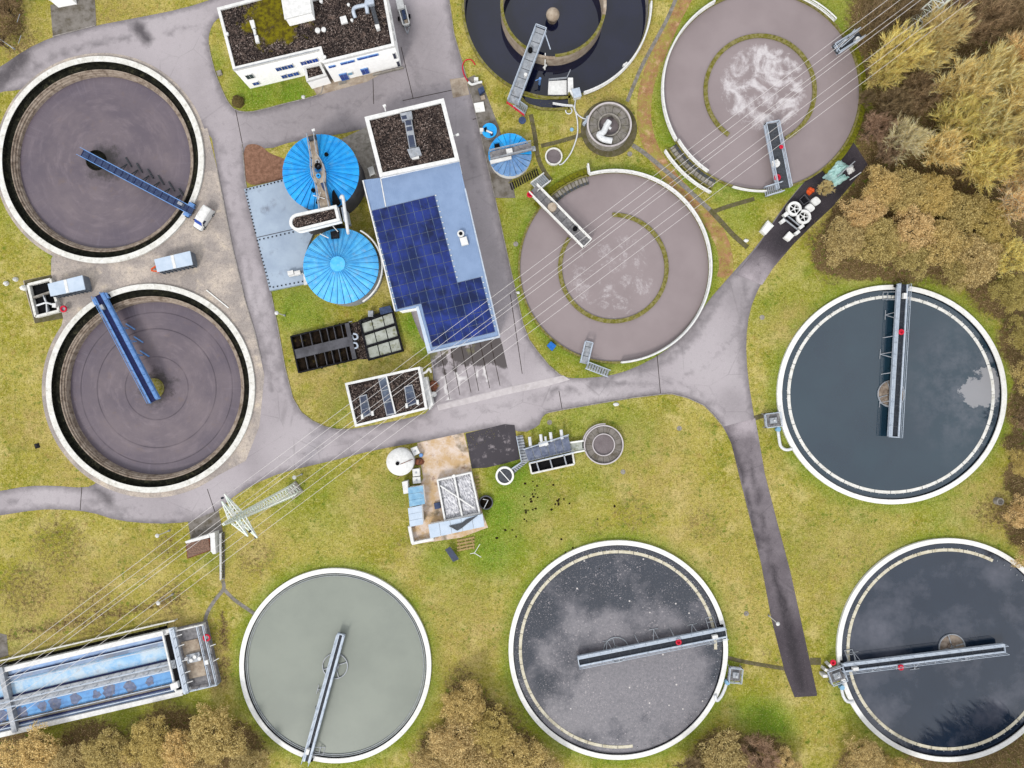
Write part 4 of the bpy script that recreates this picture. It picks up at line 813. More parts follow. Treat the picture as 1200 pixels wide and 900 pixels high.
# outflow chamber
t = thing('outflow_chamber', 'narrow curved water chamber at the bottom of the dark ring tank', 'chamber', P(640, 118, 0))
A = [P(x, y, .3) for x, y in spline([(612, 109, 0), (626, 112, 0), (640, 113.5, 0), (655, 113, 0), (667, 111, 0)], 5) for _ in (0,)] if False else None
def wall_px(pts, w, z0, z1, mt, name, parent):
    b = MB(); q = [P(x, y, z1) for x, y in pts]; b.prism(strip(q, w), z0, z1); return b.build(name, M[mt], parent)
ow = [(611, 117), (620, 123), (634, 127), (650, 127.8), (667, 126.5)]
wall_px(ow, .4, -.4, .35, 'moss', 'outer_wall', t); wall_px([(667, 127.5), (667, 108)], .35, -.4, .35, 'moss', 'end_wall', t)
b = MB(); b.prism(XY([(611, 112), (626, 116), (640, 117), (667, 115), (667, 126.5), (650, 127.8), (634, 127), (620, 123)], .02), -.3, .055); o = b.build('water', M['w_deep'], kind='structure')
# its bridge
t = walkway('grey railed bridge from the rim to the inner ring of the dark tank', (634, 34), (601, 121), 1.95, 1.9, 'galv', 'galv_pale', ((603, 122), (616.5, 132), 1.25, 7))
MB().rail([P(594, 122, 1.9), P(614, 137, .6)], 1.0, .06).build('railing', M['red'], t); p = P(621.5, 59, 2.2); MB().cyl(p, .38, 1.9, 2.6, 12).build('winch', M['black'], t); MB().beam(P(639, 40, 1.9), P(645, 58, 1.6), .16).build('strut', M['galv_pale'], t)
p = P(616, 88, 2.2); MB().cyl(p, .3, 1.9, 2.5, 10).build('motor', M['white'], t)
b = MB(); b.ppx([(643, 95), (664, 94), (664, 111), (642, 111)], -.9, -.2); b2 = thing('float_platform', 'white floating platform in the bottom of the dark ring tank', 'platform', P(653, 102, -.4)); b.build('deck', M['white'], b2)
MB().ppx([(665.5, 91), (671.5, 91), (672, 110), (665.5, 110)], -.9, .3).build('side_deck', M['white'], b2); MB().rail([P(643, 95, -.2), P(664, 93, -.2), P(668, 84, -.2)], .8, .05).build('railing', M['galv'], b2)
b = MB(); p = P(675.5, 110, .8); b.box((p.x, p.y, .6), (1.2, 1.4, 1.2), .25); t = thing('control_cabinet', 'white control cabinet on the rim at the bottom right of the dark ring tank', 'cabinet', P(675.5, 110, 0)); b.build('body', M['white'], t); MB().box((p.x, p.y, 1.24), (1.35, 1.55, .08), .25).build('lid', M['galv_pale'], t); MB().beam(P(668, 106, 1.0), P(672, 113, 1.0), .3).build('bracket', M['white'], t)
railing('railing', 'thick white railing along the right rim of the dark ring tank', arc_px(c, R - .1, -73, 0, .35, 34), 'white', 1.0, .15, group=RG)
railing('railing', 'low pale pipe rail along the outer wall of the outflow chamber', [P(x, y, .35) for x, y in [(648, 122), (660, 124), (671, 125)]], 'pipe', .6, .1, group=RG)
b = MB(); p = P(733, 77, .5); b.box((p.x, p.y, .5), (.8, .6, 1.0), .6); solo('junction_box', 'small white box hung outside the right railing of the dark ring tank', 'box', b, M['white'])
b = MB()
p = P(632.5, 96, -1.2); b.cyl(p, .22, -2.1, .2, 10); b.beam((p.x - .8, p.y - .3, .0), (p.x, p.y, .1), .12); solo('submersible_mixer', 'blue stirrer mast in the dark ring tank, left of the white float', 'mixer', b, M['bluebeam'])
b = MB(); p = P(639, 75, -.5); b.beam(P(639, 62, .6), P(638.5, 82, -.9), .14); b.beam(P(637, 80, -.9), P(640.5, 76, -.9), .3); solo('level_gauge', 'small white gauge hanging on the outside of the concrete inner ring', 'gauge', b, M['white'])

# ------------------------------------------------------------------ flat roofed buildings
FOOT = []          # footprints, kept free of grass tufts
def inset(pts, d):
    n = len(pts); V_ = [Vector(p[:2]) for p in pts]; A = sum(V_[i].x * V_[(i + 1) % n].y - V_[(i + 1) % n].x * V_[i].y for i in range(n)); s = 1 if A > 0 else -1; o = []
    for i in range(n):
        a, b, c = V_[i - 1], V_[i], V_[(i + 1) % n]; e = (b - a).normalized(); f = (c - b).normalized(); n1 = Vector((-e.y, e.x)) * s; n2 = Vector((-f.y, f.x)) * s
        k = (n1 + n2) / max(.2, 1 + n1.dot(n2)); o.append(tuple(b + k * d))
    return o
def block(t, roofpx, z, wallmat, par=.35, pw=.45, roofmat='gravel', z0=0.0, parmat='white'):
    pts = XY(roofpx, z); FOOT.append(pts); inn = inset(pts, pw)
    MB().prism(inset(pts, .05), z0, z - par - .02).build('wall', M[wallmat], t)
    MB().prism(inset(pts, pw - .03), z - par - .0195, z - par + .01).build('roof', M[roofmat], t)
    b = MB(); n = len(pts)
    vs = [(*p, h) for h in (z - par - .25, z) for p in pts] + [(*p, h) for h in (z - par - .25, z) for p in inn]; fs = []
    for i in range(n):
        j = (i + 1) % n; fs += [(i, j, n + j, n + i), (n + i, n + j, 3 * n + j, 3 * n + i), (3 * n + i, 3 * n + j, 2 * n + j, 2 * n + i), (2 * n + i, 2 * n + j, j, i)]
    b.add(vs, fs).build('parapet', M[parmat], t); return pts
def facade(t, a, b, u, zc, wd, h, name='window', mt='glass_blue', frm='white', sub=True, out=.06):
    "an opening on the wall from a to b (world xy at the outer face): u along 0..1, zc centre height"
    a, b = Vector(a[:2]), Vector(b[:2]); d = (b - a); L = d.length; d.normalize(); an = atan2(d.y, d.x); p = a + d * (L * u)
    n = Vector((d.y, -d.x)); m = -p; n = n if n.dot(m) > 0 else -n
    q = p + n * (out * .5); o = MB().box((q.x, q.y, zc), (wd, out + .1, h), an).build(name, M[frm], t)
    if sub:
        q = p + n * (out + .035)
        for k in (-1, 1) if wd > .9 else (0,):
            r = q + d * (k * wd * .235); MB().box((r.x, r.y, zc), (wd * (.42 if k else .84), .06, h * .84), an).build('pane', M[mt], o)
    return o
GB = 'operations buildings'
# white administration building, two blocks, cut by the top edge
t = thing('office_building', 'white two-storey office building with mossy gravel roof and small blue windows', 'building', P(370, 60, 0))
H1 = 7.3
p1 = block(t, [(254, 9), (322, -9), (355, -17), (362, -2), (449, -21), (462.5, 53.5), (378.3, 74), (374, 58), (273, 82)], H1, 'white_wall', roofmat='gravel_moss')
a, b = P(273, 82, H1), P(374, 58, H1)
for u, z in ((.46, 4.4), (.53, 4.4), (.60, 4.4), (.756, 4.45), (.826, 4.45), (.895, 4.45), (.461, 1.6), (.535, 1.6), (.605, 1.6)): facade(t, a, b, u, z, .95, 1.25)
facade(t, a, b, .11, 4.2, 1.25, 1.5, mt='glass_dark'); facade(t, a, b, .113, 1.5, 1.1, 1.1)
a, b = P(378.3, 74, H1), P(462.5, 53.5, H1)
for u, z, wd, h in ((.09, 5.6, 1.1, .5), (.31, 5.7, 2.3, .55), (.60, 5.9, 3.5, .55)): facade(t, a, b, u, z, wd, h, mt='glass_blue', frm='bluebeam')
facade(t, a, b, .17, 1.25, 1.3, 2.3, 'door', 'glass_blue', 'bluebeam'); facade(t, a, b, .27, 1.9, .9, .9, mt='skyblue'); facade(t, a, b, .48, 1.4, 1.25, 1.9, 'door', 'glass_blue', 'bluebeam')
facade(t, a, b, .952, 4.2, .5, 2.0, mt='glass_dark'); facade(t, a, b, .965, 1.3, .5, 2.0, mt='glass_dark')
a, b = P(462.5, 53.5, H1), P(449, -17, H1)
for u in (.25, .42, .6): facade(t, a, b, u, 5.2, .9, .8, mt='glass_dark')
b = MB(); b.ppx([(273.2, 82.2), (374, 58.3), (374, 57.3), (273, 81.2)], H1 + .01, H1 + .05); b.build('flashing', M['galv'], t)
c4 = XY([(355.5, 78), (377, 73.5), (383, 86.8), (359, 93.5)], 3.2); FOOT.append(c4)
tb = thing('entrance_canopy', 'flat gravel-topped canopy with white edge between the office building blocks', 'canopy', P(369, 84, 0)); block(tb, [(355.5, 77.6), (375.5, 73.2), (383, 88.3), (359, 95.3)], 3.2, 'white_wall', .3, .4)
MB().ppx([(396, 96.5), (405, 94.3), (406, 97), (397, 99.3)], 0, .18).build('doorstep', M['concrete'], t)
MB().ppx([(436, 86.5), (472, 78), (473, 79.3), (437, 88)], 0, .5).build('plinth', M['concrete'], t)
# stair tower
tt = thing('stair_tower', 'plain white windowless tower rising over the office roof at the top edge', 'tower', P(350, 0, H1)); tw = XY([(318, -7), (364, -16), (366, 17), (336, 24.5)], 10.5)
tp = [P(336, 24.5, 8.6), P(366, 17, 8.6), P(362, -14, 8.6), P(331, -6, 8.6)]
MB().prism([q[:2] for q in tp], H1 - .6, 9.2).build('wall', M['white_wall'], tt); MB().prism(inset([q[:2] for q in tp], -.12), 9.2, 9.4).build('roof', M['white'], tt)
# things on the office roof
ZR = H1 - .3
def roofbox(name, label, cat, px, h, mt, z=ZR, group=None):
    b = MB(); b.ppx(px, z, z + h); return solo(name, label, cat, b, M[mt], group)
t = thing('roof_duct', 'row of white vents joined by a thin duct left on the mossy roof', 'vent', P(298, 37, ZR))
for pts in (((292, 24), (297, 23), (299, 32), (295, 33.5)), ((296, 34.5), (299, 34), (300, 40), (297.5, 40.5)), ((298, 42), (302, 41), (303.5, 49), (299.5, 50))): MB().ppx(pts, ZR, ZR + .5).build('vent_hood', M['white'], t)
MB().tube([P(296, 31, ZR + .35), P(300, 45, ZR + .35)], .14, 8).build('duct', M['galv_pale'], t)
roofbox('roof_hatch', 'square white hatch on the right half of the office roof', 'hatch', [(398, 20), (405, 18), (407.5, 26), (400, 28)], .35, 'white')
t = thing('ventilation_duct', 'white air duct with grey filter box and bend on the right of the office roof', 'duct', P(435, 18, ZR))
MB().tube(spline([P(416.5, 21, ZR + .1), P(414, 13, ZR + .45), P(417, 8.5, ZR + .5), P(428, 6, ZR + .5), P(436, 4, ZR + .5)], 5), .3, 10).build('duct', M['galv_pale'], t, True)
MB().tube([P(431, 16, ZR + .3), P(429, 5, ZR + .6), P(431, -4, ZR + .6)], .32, 10).build('duct', M['galv_pale'], t)
MB().ppx([(434, 9), (438.5, 8), (444, 27), (439.5, 28.5)], ZR, ZR + .8).build('filter_box', M['grating'], t); MB().ppx([(439, 29), (444, 28), (445, 33), (441, 34.5)], ZR, ZR + .7).build('fan_box', M['white'], t); MB().ppx([(427, -3), (437, -6), (438, 4), (429, 6)], ZR, ZR + .9).build('fan_housing', M['galv_pale'], t)
for i, (x, y, s, lb) in enumerate(((373, 37, .45, 'left one of the two small white roof vents mid office roof'), (380, 36, .4, 'right one of the two small white roof vents mid office roof'), (413, 25, .25, 'tiny white roof vent just right of the square hatch'), (377, 3, .3, 'tiny white roof vent near the top edge beside the white tower'), (409, 7, .25, 'tiny white roof vent left of the air duct bend'), (267, 41, .3, 'tiny white vent at the left parapet of the office roof'), (381, 68, .3, 'tiny white vent near the inner corner of the office roof'))):
    b = MB(); p = P(x, y, ZR); b.cyl(p, s * .7, ZR, ZR + .4, 10); b.lathe(p, [(s, ZR + .38), (s * .9, ZR + .5), (.01, ZR + .62)], 12); solo('roof_vent', lb, 'vent', b, M['white'], 'small roof vents')

# ------------------------------------------------------------------ main hall: gravel block, blue metal roof, solar panels
t = thing('machine_hall', 'machine hall with gravel roof block and blue metal roof covered in solar panels', 'building', P(500, 290, 0)); HALL = t
block(t, [(427, 137), (520, 115), (538.5, 188), (445, 207.5)], 7.2, 'white_wall', .35, .62)
def zroof(p):      # the metal roof falls gently to the left
    q = P(500, 290, 6.3); return 6.3 + .028 * (p.x - q.x)
def PR(x, y, dz=0.0):
    z = 6.3
    for _ in range(3): z = zroof(P(x, y, z))
    p = P(x, y, z + dz); return p
RF = [(425, 211), (444.5, 208.5), (538, 189), (548, 234), (562, 292), (585.5, 394.5), (501, 413.5), (488.5, 360.5), (463, 365)]
rp = [PR(*q) for q in RF]; FOOT.append([p[:2] for p in rp])
def sheet(pts, dz0, dz1, mt, name, par=t):
    b = MB(); n = len(pts); vs = [(p.x, p.y, p.z + dz0) for p in pts] + [(p.x, p.y, p.z + dz1) for p in pts]
    b.add(vs, [tuple(range(n - 1, -1, -1)), tuple(range(n, 2 * n))] + [(i, (i + 1) % n, n + (i + 1) % n, n + i) for i in range(n)]); return b.build(name, M[mt], par)
MB().prism(inset([p[:2] for p in rp], .3), 0, 5.6).build('wall', M['white_wall'], t); sheet(rp, -.35, 0, 'sheet', 'metal_roof')
U = (PR(538, 189) - PR(425, 211)); U.z = 0; U.normalize(); V2 = Vector((U.y, -U.x, 0))
b = MB(); o = PR(425, 211)
poly = [p[:2] for p in rp]
for i in range(0, 78):     # standing seams
    s = o.xy + U.xy * (i * .3)
    tt = np.arange(0, 32, .25); X = s.x + V2.x * tt; Y = s.y + V2.y * tt; ins = inpoly(X, Y, inset(poly, .05))
    st = None
    for k in range(len(tt)):
        if ins[k] and st is None: st = k
        if st is not None and (not ins[k] or k == len(tt) - 1):
            A = Vector((X[st], Y[st], 0)); B = Vector((X[k - 1], Y[k - 1], 0)); A.z = zroof(A) + .015; B.z = zroof(B) + .015
            if k - st > 2: b.beam(A, B, .06, .05)
            st = None
b.build('roof_seams', M['sheet'], t, kind='stuff')
b = MB(); b.beam(PR(545, 221, .1), PR(585.5, 394.5, .1), .22, .2); b.build('verge_trim', M['galv_pale'], t); MB().beam(PR(446, 209, .05), PR(452, 242, .05), .16, .1).build('roof_strip', M['white'], t)
MB().beam(PR(425.3, 211.5, .08), PR(463, 364.5, .08), .2, .18).build('verge_trim', M['white'], t); MB().beam(PR(501, 413.5, .06), PR(585.5, 394.5, .06), .3, .2).build('eaves_gutter', M['galv_pale'], t)
sheet([PR(487.3, 359.5), PR(490.5, 358.8), PR(505.5, 412), PR(501, 413.5)], .01, .09, 'container', 'edge_flashing')
PU = Vector((335, -82)) / 345 * 9.49; PV_ = Vector((.252, .968)) * 13.22; P0 = Vector((435.6, 247.2))
cells = [(c_, r_) for r_ in range(8) for c_ in range(8)] + [(c_, 8) for c_ in range(11)] + [(c_, r_) for r_ in range(9, 13) for c_ in range(3, 11)]
def pvp(q, dz): return PR(q.x, q.y, dz)
pm = None
for c_, r_ in cells:
    a = P0 + PU * c_ + PV_ * r_
    if r_ == 12: pass
    q = [a + PU * .04 + PV_ * .03, a + PU * .96 + PV_ * .03, a + PU * .96 + PV_ * .97, a + PU * .04 + PV_ * .97]; cen = pvp(a + PU * .5 + PV_ * .5, 0)
    if pm is None:
        b = MB(); pts = [pvp(x, 0) for x in q]; n = 4; b.add([(p.x, p.y, p.z + d) for d in (.06, .14) for p in pts], [(3, 2, 1, 0), (4, 5, 6, 7)] + [(i, (i + 1) % 4, 4 + (i + 1) % 4, 4 + i) for i in range(4)])
        b.v = [(v[0] - cen.x + t.location.x, v[1] - cen.y + t.location.y, v[2] - cen.z) for v in b.v]; o = b.build('solar_panel', M['pv'], t); pm = o
    else: o = pm.copy(); COL.objects.link(o)
    o.parent = t; o.location = (cen.x - t.location.x, cen.y - t.location.y, cen.z)
b = MB()
for r_ in range(14):
    lo, hi = (0, 8) if r_ < 8 else (0, 11) if r_ < 10 else (3, 11)
    b.beam(pvp(P0 + PU * lo + PV_ * r_, .03), pvp(P0 + PU * hi + PV_ * r_, .03), .07, .1)
b.build('mounting_rails', M['screen'], t)
b = MB()
for r_ in range(26):
    f = r_ / 2; lo, hi = (0, 8) if f < 8 else (0, 11) if f < 9 else (3, 11); p = P0 + PU * hi + PV_ * f; b.box(pvp(p + PU * .12, .1), (.22, .14, .08), .2)
    p = P0 + PU * lo + PV_ * f
    if f < 9: b.box(pvp(p - PU * .08, .1), (.2, .14, .08), .2)
b.build('panel_clamps', M['white'], t)
tv = thing('roof_ventilator', 'white roof ventilator with round black outlet on the blue metal roof', 'vent', PR(541, 280)); zz = PR(541, 280).z
MB().ppx([(538.5, 279), (546.5, 277), (549, 286), (541, 288)], zz, zz + .6).build('base_box', M['white'], tv); p = P(540, 274, zz + .5); MB().cyl(p, .55, zz, zz + .7, 20).build('cowl', M['white'], tv); MB().cyl(p, .3, zz + .7, zz + .74, 16).build('outlet', M['black'], tv)
t2 = thing('roof_skylight', 'long grey skylight with dark panes down the middle of the hall gravel roof', 'skylight', P(481, 158, 6.85)); z = 6.86
MB().ppx([(473.5, 140), (482, 138.5), (488, 172), (479.5, 174)], z, z + .5).build('frame', M['galv'], t2); MB().ppx([(468.5, 133), (482, 130), (483.5, 139), (471, 142)], z, z + .7).build('head_box', M['galv'], t2); MB().ppx([(477, 175), (491, 172), (494, 181), (481, 185)], z, z + .7).build('end_box', M['galv'], t2); MB().ppx([(480, 182), (490.5, 180), (491, 185), (483, 186.5)], z, z + .5).build('vent_hood', M['white'], t2)
for y0, y1 in ((141.5, 147), (149, 153.5), (159, 173)):
    k = (y0 - 140) * .175; k1 = (y1 - 140) * .175; MB().ppx([(474.6 + k, y0), (481 + k, y0 - 1), (481 + k1, y1 - 1), (474.6 + k1, y1)], z + .5, z + .56).build('pane', M['glass_dark'], t2)
MB().ppx([(470, 136), (476, 134.8), (477, 139), (471.5, 140)], z + .7, z + .74).build('pane', M['glass_dark'], t2)
def walllamp(a, b, label, z=4.5):
    t = thing('wall_lamp', label, 'lamp', P(*a, z), 'white wall lamps on the hall'); MB().beam(P(*a, z), P(*b, z + .3), .16).build('arm', M['white'], t); p = P(*b, z + .3); MB().box((p.x, p.y, p.z), (.5, .35, .2), .4).build('head', M['white'], t)
walllamp((452, 131), (450.5, 124), 'white wall lamp sticking out above the top edge of the hall gravel roof', 6.5); walllamp((531, 159), (536, 158), 'white wall lamp sticking out of the right side of the hall', 6)
b = MB(); b.ppx([(427, 152), (432, 151), (436, 170), (431, 171.5)], 0, 1.2); solo('escape_stair', 'small white lattice stair against the left wall of the hall', 'stair', MB().steps(P(434, 196), P(440, 210), .9, 0, 2.4, 9), M['white'])

# carport building with three skylights
t = thing('garage_building', 'low garage with white parapet, gravel roof and navy skylights beside the main road', 'building', P(455, 465, 0))
block(t, [(404, 449), (492, 429.5), (501, 479.5), (416, 500.5)], 3.8, 'white_wall', .3, .4)
MB().ppx([(494.5, 443), (500, 441.5), (507.5, 474), (503, 480.5)], 0, 2.6).build('side_lean_to', M['white'], t); MB().tube(spline([P(494, 438, 3), P(499, 436, 2.8), P(503, 432, 2.5), P(505, 436, 1.5)], 5), .2, 8).build('pipe', M['white'], t, True)
for q, mt in (([(443, 443.5), (452, 441.2), (463, 485), (453, 487.5)], 'glass_dark'), ([(421, 464.5), (429.5, 462), (435, 486), (424, 490)], 'glass_dark'), ([(473.5, 453), (483, 450.5), (489, 472.5), (477, 477)], 'glass_dark')):
    o = MB().ppx(q, 3.5, 3.72).build('skylight', M['galv'], t); p3 = inset(XY(q, 3.76), .14); c0, c1, c2, c3 = [Vector(x) for x in p3]; k = 3
    for i in range(k):
        a, b_ = (i + .04) / k, (i + .96) / k; MB().prism([c0.lerp(c3, a), c1.lerp(c2, a), c1.lerp(c2, b_), c0.lerp(c3, b_)], 3.72, 3.78).build('pane', M[mt], o)
for x, y in ((476, 475), (489, 471), (424, 488), (436, 484)): MB().ppx([(x - 1.3, y - 2), (x + 1.3, y - 2.6), (x + 2, y + 3), (x - .6, y + 3.4)], 3.5, 4.0).build('vent_hood', M['white'], t)
MB().beam(P(452.8, 441, 3.8), P(463.6, 485, 3.8), .2, .2).build('divider', M['white'], t)
tr = thing('scrap_heap', 'reddish rusty scrap heap in a pallet box right of the garage', 'scrap', P(507.5, 452, 0)); MB().blob(P(507.5, 452, .3), (.8, 1.0, .6), 3).build('scrap', M['rust'], tr); MB().ring(P(507.5, 452), .95, 1.05, 0, .5, 4).build('box_side', M['wood'], tr)
solo('drum', 'white-lidded dark drum beside the rusty scrap heap at the garage', 'drum', MB().cyl(P(509, 462), .45, 0, .9, 14), M['white'])

# ------------------------------------------------------------------ blue-roofed digesters
def digester(label, cpx, rpx, z, rise, nseg, rm, wm, gap=None, cap=True):
    c = P(*cpx, z); r = PX(rpx, z); t = thing('digester_tank', label, 'tank', (c.x, c.y, 0), 'blue-roofed digesters')
    FOOT.append(circle(c, r, 40)); MB().lathe(c, [(r - .12, 0), (r - .12, z - .05)], 72).build('wall', M[wm], t); MB().ring(c, r - .3, r + .02, z - .3, z - .02, 72).build('eaves_band', M['wall_grey'], t)
    da = 2 * pi / nseg; rc = 1.05 if cap else .12; b = MB(); lx, ly = t.location.x, t.location.y
    e = da * .455; zt = z + rise
    vs = [(rc, 0, zt)] ; pr = [(r + .06, z), (r * .55, z + rise * .46), (rc, zt)]
    rows = []
    for rr, z_ in pr: rows.append([(rr * cos(a), rr * sin(a), z_ + dz) for a, dz in ((-e, 0), (-e * .86, .0), (-e * .80, -.0), (0, .05), (e * .78, 0), (e * .80, .14), (e, .14), (e * 1.06, 0))])
    V_ = [p for row in rows for p in row]; n = 8; F_ = [(i * n + k, i * n + k + 1, (i + 1) * n + k + 1, (i + 1) * n + k) for i in range(2) for k in range(n - 1)]
    b.add([(x + lx, y + ly, z_) for x, y, z_ in V_], F_); o0 = b.build('roof_panel', M[rm], t, fix=False)
    for i in range(1, nseg): o = o0.copy(); COL.objects.link(o); o.parent = t; o.rotation_euler.z = i * da
    if cap: MB().lathe(c, [(1.22, zt - .04), (1.2, zt + .1), (.02, zt + .22)], 28).build('roof_cap', M[rm], t)
    MB().lathe(c, [(r + .02, z - .06), (.05, zt - .1)], 72).build('roof_underlay', M['seam'], t); return t, c, r
t, c, r = digester('larger bright-blue-roofed digester with a concrete walkway across its roof', (376, 202.3), 44.5, 6.2, 1.7, 34, 'roof_blue', 'wall_grey', cap=False)
z = 7.75
b = MB(); b.ppx([(361, 158.5), (369, 156.5), (372.5, 181), (379, 192), (382, 202), (381, 215), (387, 244), (375.5, 246), (371, 216), (367, 208), (365.5, 196), (365.5, 186)], 7.0, z + .1)
tb = thing('roof_walkway', 'pale concrete walkway running over the larger blue digester roof', 'walkway', P(374, 200, z)); b.build('deck', M['concrete_tan'], tb)
for q in ([(361, 158.5), (365.5, 186), (365.5, 196), (367, 208), (371, 216), (375.5, 246)], [(369, 156.5), (372.5, 181), (379, 192), (382, 202), (381, 215), (387, 244)]): MB().rail([P(x, y, z + .1) for x, y in q], 1.0, .05, 1.5).build('railing', M['galv'], tb)
for x, y, rr, mt in ((373, 190.5, .36, 'galv'), (373.3, 195.5, .5, 'black'), (374, 207, .35, 'roof_blue')): MB().ring(P(x, y, z), rr * .5, rr, z, z + .55, 20).build('manhole', M[mt], tb)
MB().ppx([(375.5, 214.5), (381, 213.5), (381.5, 220), (380, 224), (377.5, 220)], z + .1, z + .2).build('cover_plate', M['bluedark'], tb); MB().ppx([(361, 160), (369.5, 158), (370, 162.5), (362, 164.5)], z, z + .7).build('head_frame', M['grating'], tb)
walllamp((368, 159), (367.3, 152.5), 'white lamp at the top end of the larger blue digester roof', 7.5)
for x, y, s in ((382.5, 181, .32), (367, 223, .32)): solo('roof_port', 'round black port on the larger blue roof, %s of its walkway' % ('right' if x > 375 else 'left'), 'port', MB().cyl(P(x, y, 7.3), s, 6.4, 7.45, 14), M['black'], 'black ports of the larger blue roof')
for q, lb in (([(391, 222), (398, 236), (396, 239.5), (389.5, 240), (389, 225)], 'large dark opening in the blue roof right of the walkway end'), ([(371, 233), (374, 237), (370, 238)], 'small dark opening in the blue roof left of the walkway end')): solo('roof_hatch', lb, 'hatch', MB().ppx(q, 6.3, 7.15), M['black'], 'dark roof openings')
b = MB(); b.beam(P(367, 229, 8), P(381, 233, 8), .1); b.beam(P(372, 237, 8), P(376, 225, 8), .08); solo('antenna', 'thin white cross antenna by the small dark roof opening', 'antenna', b, M['white'])
t, c, r = digester('smaller sky-blue-roofed digester with round centre cap, below the white capsule building', (399.6, 312), 43.8, 5.2, 2.2, 32, 'roof_blue2', 'galv')
railing('pipe_rail', 'white pipe curving along the right side of the smaller digester', arc_px(c, r + .55, 62, -58, 4.2, 30), 'white', .6, .15, foot=False)
t = thing('roof_hatch', 'dark square access hatch at the top of the smaller blue roof', 'hatch', P(392, 276, 5.6)); MB().ppx([(387, 271.5), (396.5, 269.5), (397.5, 279), (388, 280)], 5.0, 6.1).build('hatch', M['grid_black'], t); MB().beam(P(390, 265, 6.3), P(396, 271.5, 6.2), .12).build('handrail', M['white'], t); MB().beam(P(375, 274, 5.9), P(385, 279, 6.4), .13).build('handrail', M['white'], t)
# capsule building
t = thing('stair_building', 'white capsule-shaped building with a gravel roof between the two blue digesters', 'building', P(372, 257, 0)); z = 8.6
cap = [(345, 250.5), (394, 240), (399, 259), (353, 270)]; cen = ((345 + 353) / 2 + .5, (250.5 + 270) / 2)
out = [(394, 240), (398.5, 258.5)] + [(352.5 + 0, 270)] + [(349 + 10.2 * cos(a), 260.3 + 10.2 * sin(a)) for a in [radians(68 + 13.5 * i) for i in range(1, 14)]] + [(345.5, 250.5)]
pts = block(t, out, z, 'white_wall', .35, .45, z0=6.7); MB().prism(inset(pts, 1.1), 0, 6.72).build('stair_core', M['wall_grey'], t)
MB().tube(spline([P(399.5, 232, 8.2), P(400.5, 230, 8.6), P(402, 232, 8.7), P(404, 246, 8.6), P(407.5, 270, 8.2), P(408, 273, 7.2)], 5), .26, 10).build('gas_pipe', M['pipe'], t, True)
MB().ppx([(399.5, 243), (402, 242.5), (405, 258), (402.5, 259)], 3, 7.2).build('side_panel', M['galv_pale'], t)
# pale blue slab roof beside the digesters
t = thing('annex_roof', 'pale blue flat roof with a line of dark bolts left of the blue digesters', 'roof', P(320, 275, 0))
so_ = [(286, 221.5), (334, 209.5), (345, 226), (370, 247), (372, 262), (360, 290), (355, 310), (358, 332), (316, 340.5), (300, 275)]
pts = XY(so_, .9); FOOT.append(pts); MB().prism(pts, 0, .9).build('slab', M['slab_blue'], t)
b = MB()
def bolts(a, b_, n):
    for i in range(n): p = P(a[0] + (b_[0] - a[0]) * (i + .5) / n, a[1] + (b_[1] - a[1]) * (i + .5) / n, .9); b.box((p.x, p.y, .95), (.2, .2, .12))
bolts((287, 223), (332, 211.5), 11); bolts((288, 224), (300, 275), 13); bolts((301, 280), (317, 338), 14); bolts((302, 281.5), (346, 271.5), 9); bolts((318, 337), (357, 329.5), 8)
b.build('bolts', M['grid_black'], t); MB().beam(P(300.5, 278.5, .92), P(347, 268, .92), .1, .06).build('seam', M['wall_grey'], t)
t = thing('pump_unit', 'pair of white pump housings on the pale blue roof left of the smaller digester', 'pump', P(346, 320, .9)); 
for x in (340, 348): MB().ppx([(x - 3.5, 318), (x + 3.2, 316.5), (x + 4.2, 321), (x - 2.5, 323)], .95, 1.7).build('housing', M['white'], t)
MB().beam(P(339, 324, 1.1), P(355, 320.5, 1.1), .2).build('pipe', M['white'], t); MB().ppx([(355.5, 321), (357.5, 320.5), (360, 333), (356, 334)], .9, 1.4).build('duct', M['white'], t)

# small blue covered sludge silos by the deep tank
t = thing('covered_tank', 'blue covered round tank with a grey walkway across, right of the hall', 'tank', P(598, 182, 0), 'small blue covered tanks'); zc = 1.9; c = P(597.6, 181.5, zc); r = PX(25, zc)
FOOT.append(circle(c, r, 30)); MB().lathe(c, [(r - .1, 0), (r - .1, zc)], 48).build('wall', M['rim'], t); da = 2 * pi / 20
for i in range(20):
    b = MB(); b.add([(c.x, c.y, zc + .5)] + [(c.x + (r + .05) * cos(a), c.y + (r + .05) * sin(a), zc + (0 if k else .08)) for k, a in enumerate((i * da + .012, i * da + da / 2, i * da + da - .012))], [(0, 1, 2), (0, 2, 3)]); b.build('cover_panel', M['cover_grey' if 10 < i < 20 else 'roof_blue'], t)
MB().ppx([(573.5, 178), (622, 167), (624, 176), (575, 188)], 2.45, 2.6).build('walkway', M['grey_deck'], t); MB().ppx([(574, 188), (599, 182.5), (599.5, 186), (575, 192)], 2.4, 2.75).build('trough', M['white'], t); MB().rail([P(573.5, 178, 2.6), P(622, 167, 2.6)], 1, .05).build('railing', M['galv'], t); MB().rail([P(624, 176, 2.6), P(575, 188, 2.6)], 1, .05).build('railing', M['galv'], t)
p = P(597, 178.5, 2.6); MB().box((p.x, p.y, 2.95), (1.0, .8, .7), .2).build('motor', M['white'], t); MB().ppx([(579, 169), (585, 167.5), (586, 173), (580, 175)], 2.2, 2.5).build('hatch', M['black'], t); MB().ppx([(623, 171.5), (627, 171), (628, 176.5), (624, 177)], 1.6, 1.8).build('landing', M['galv'], t)
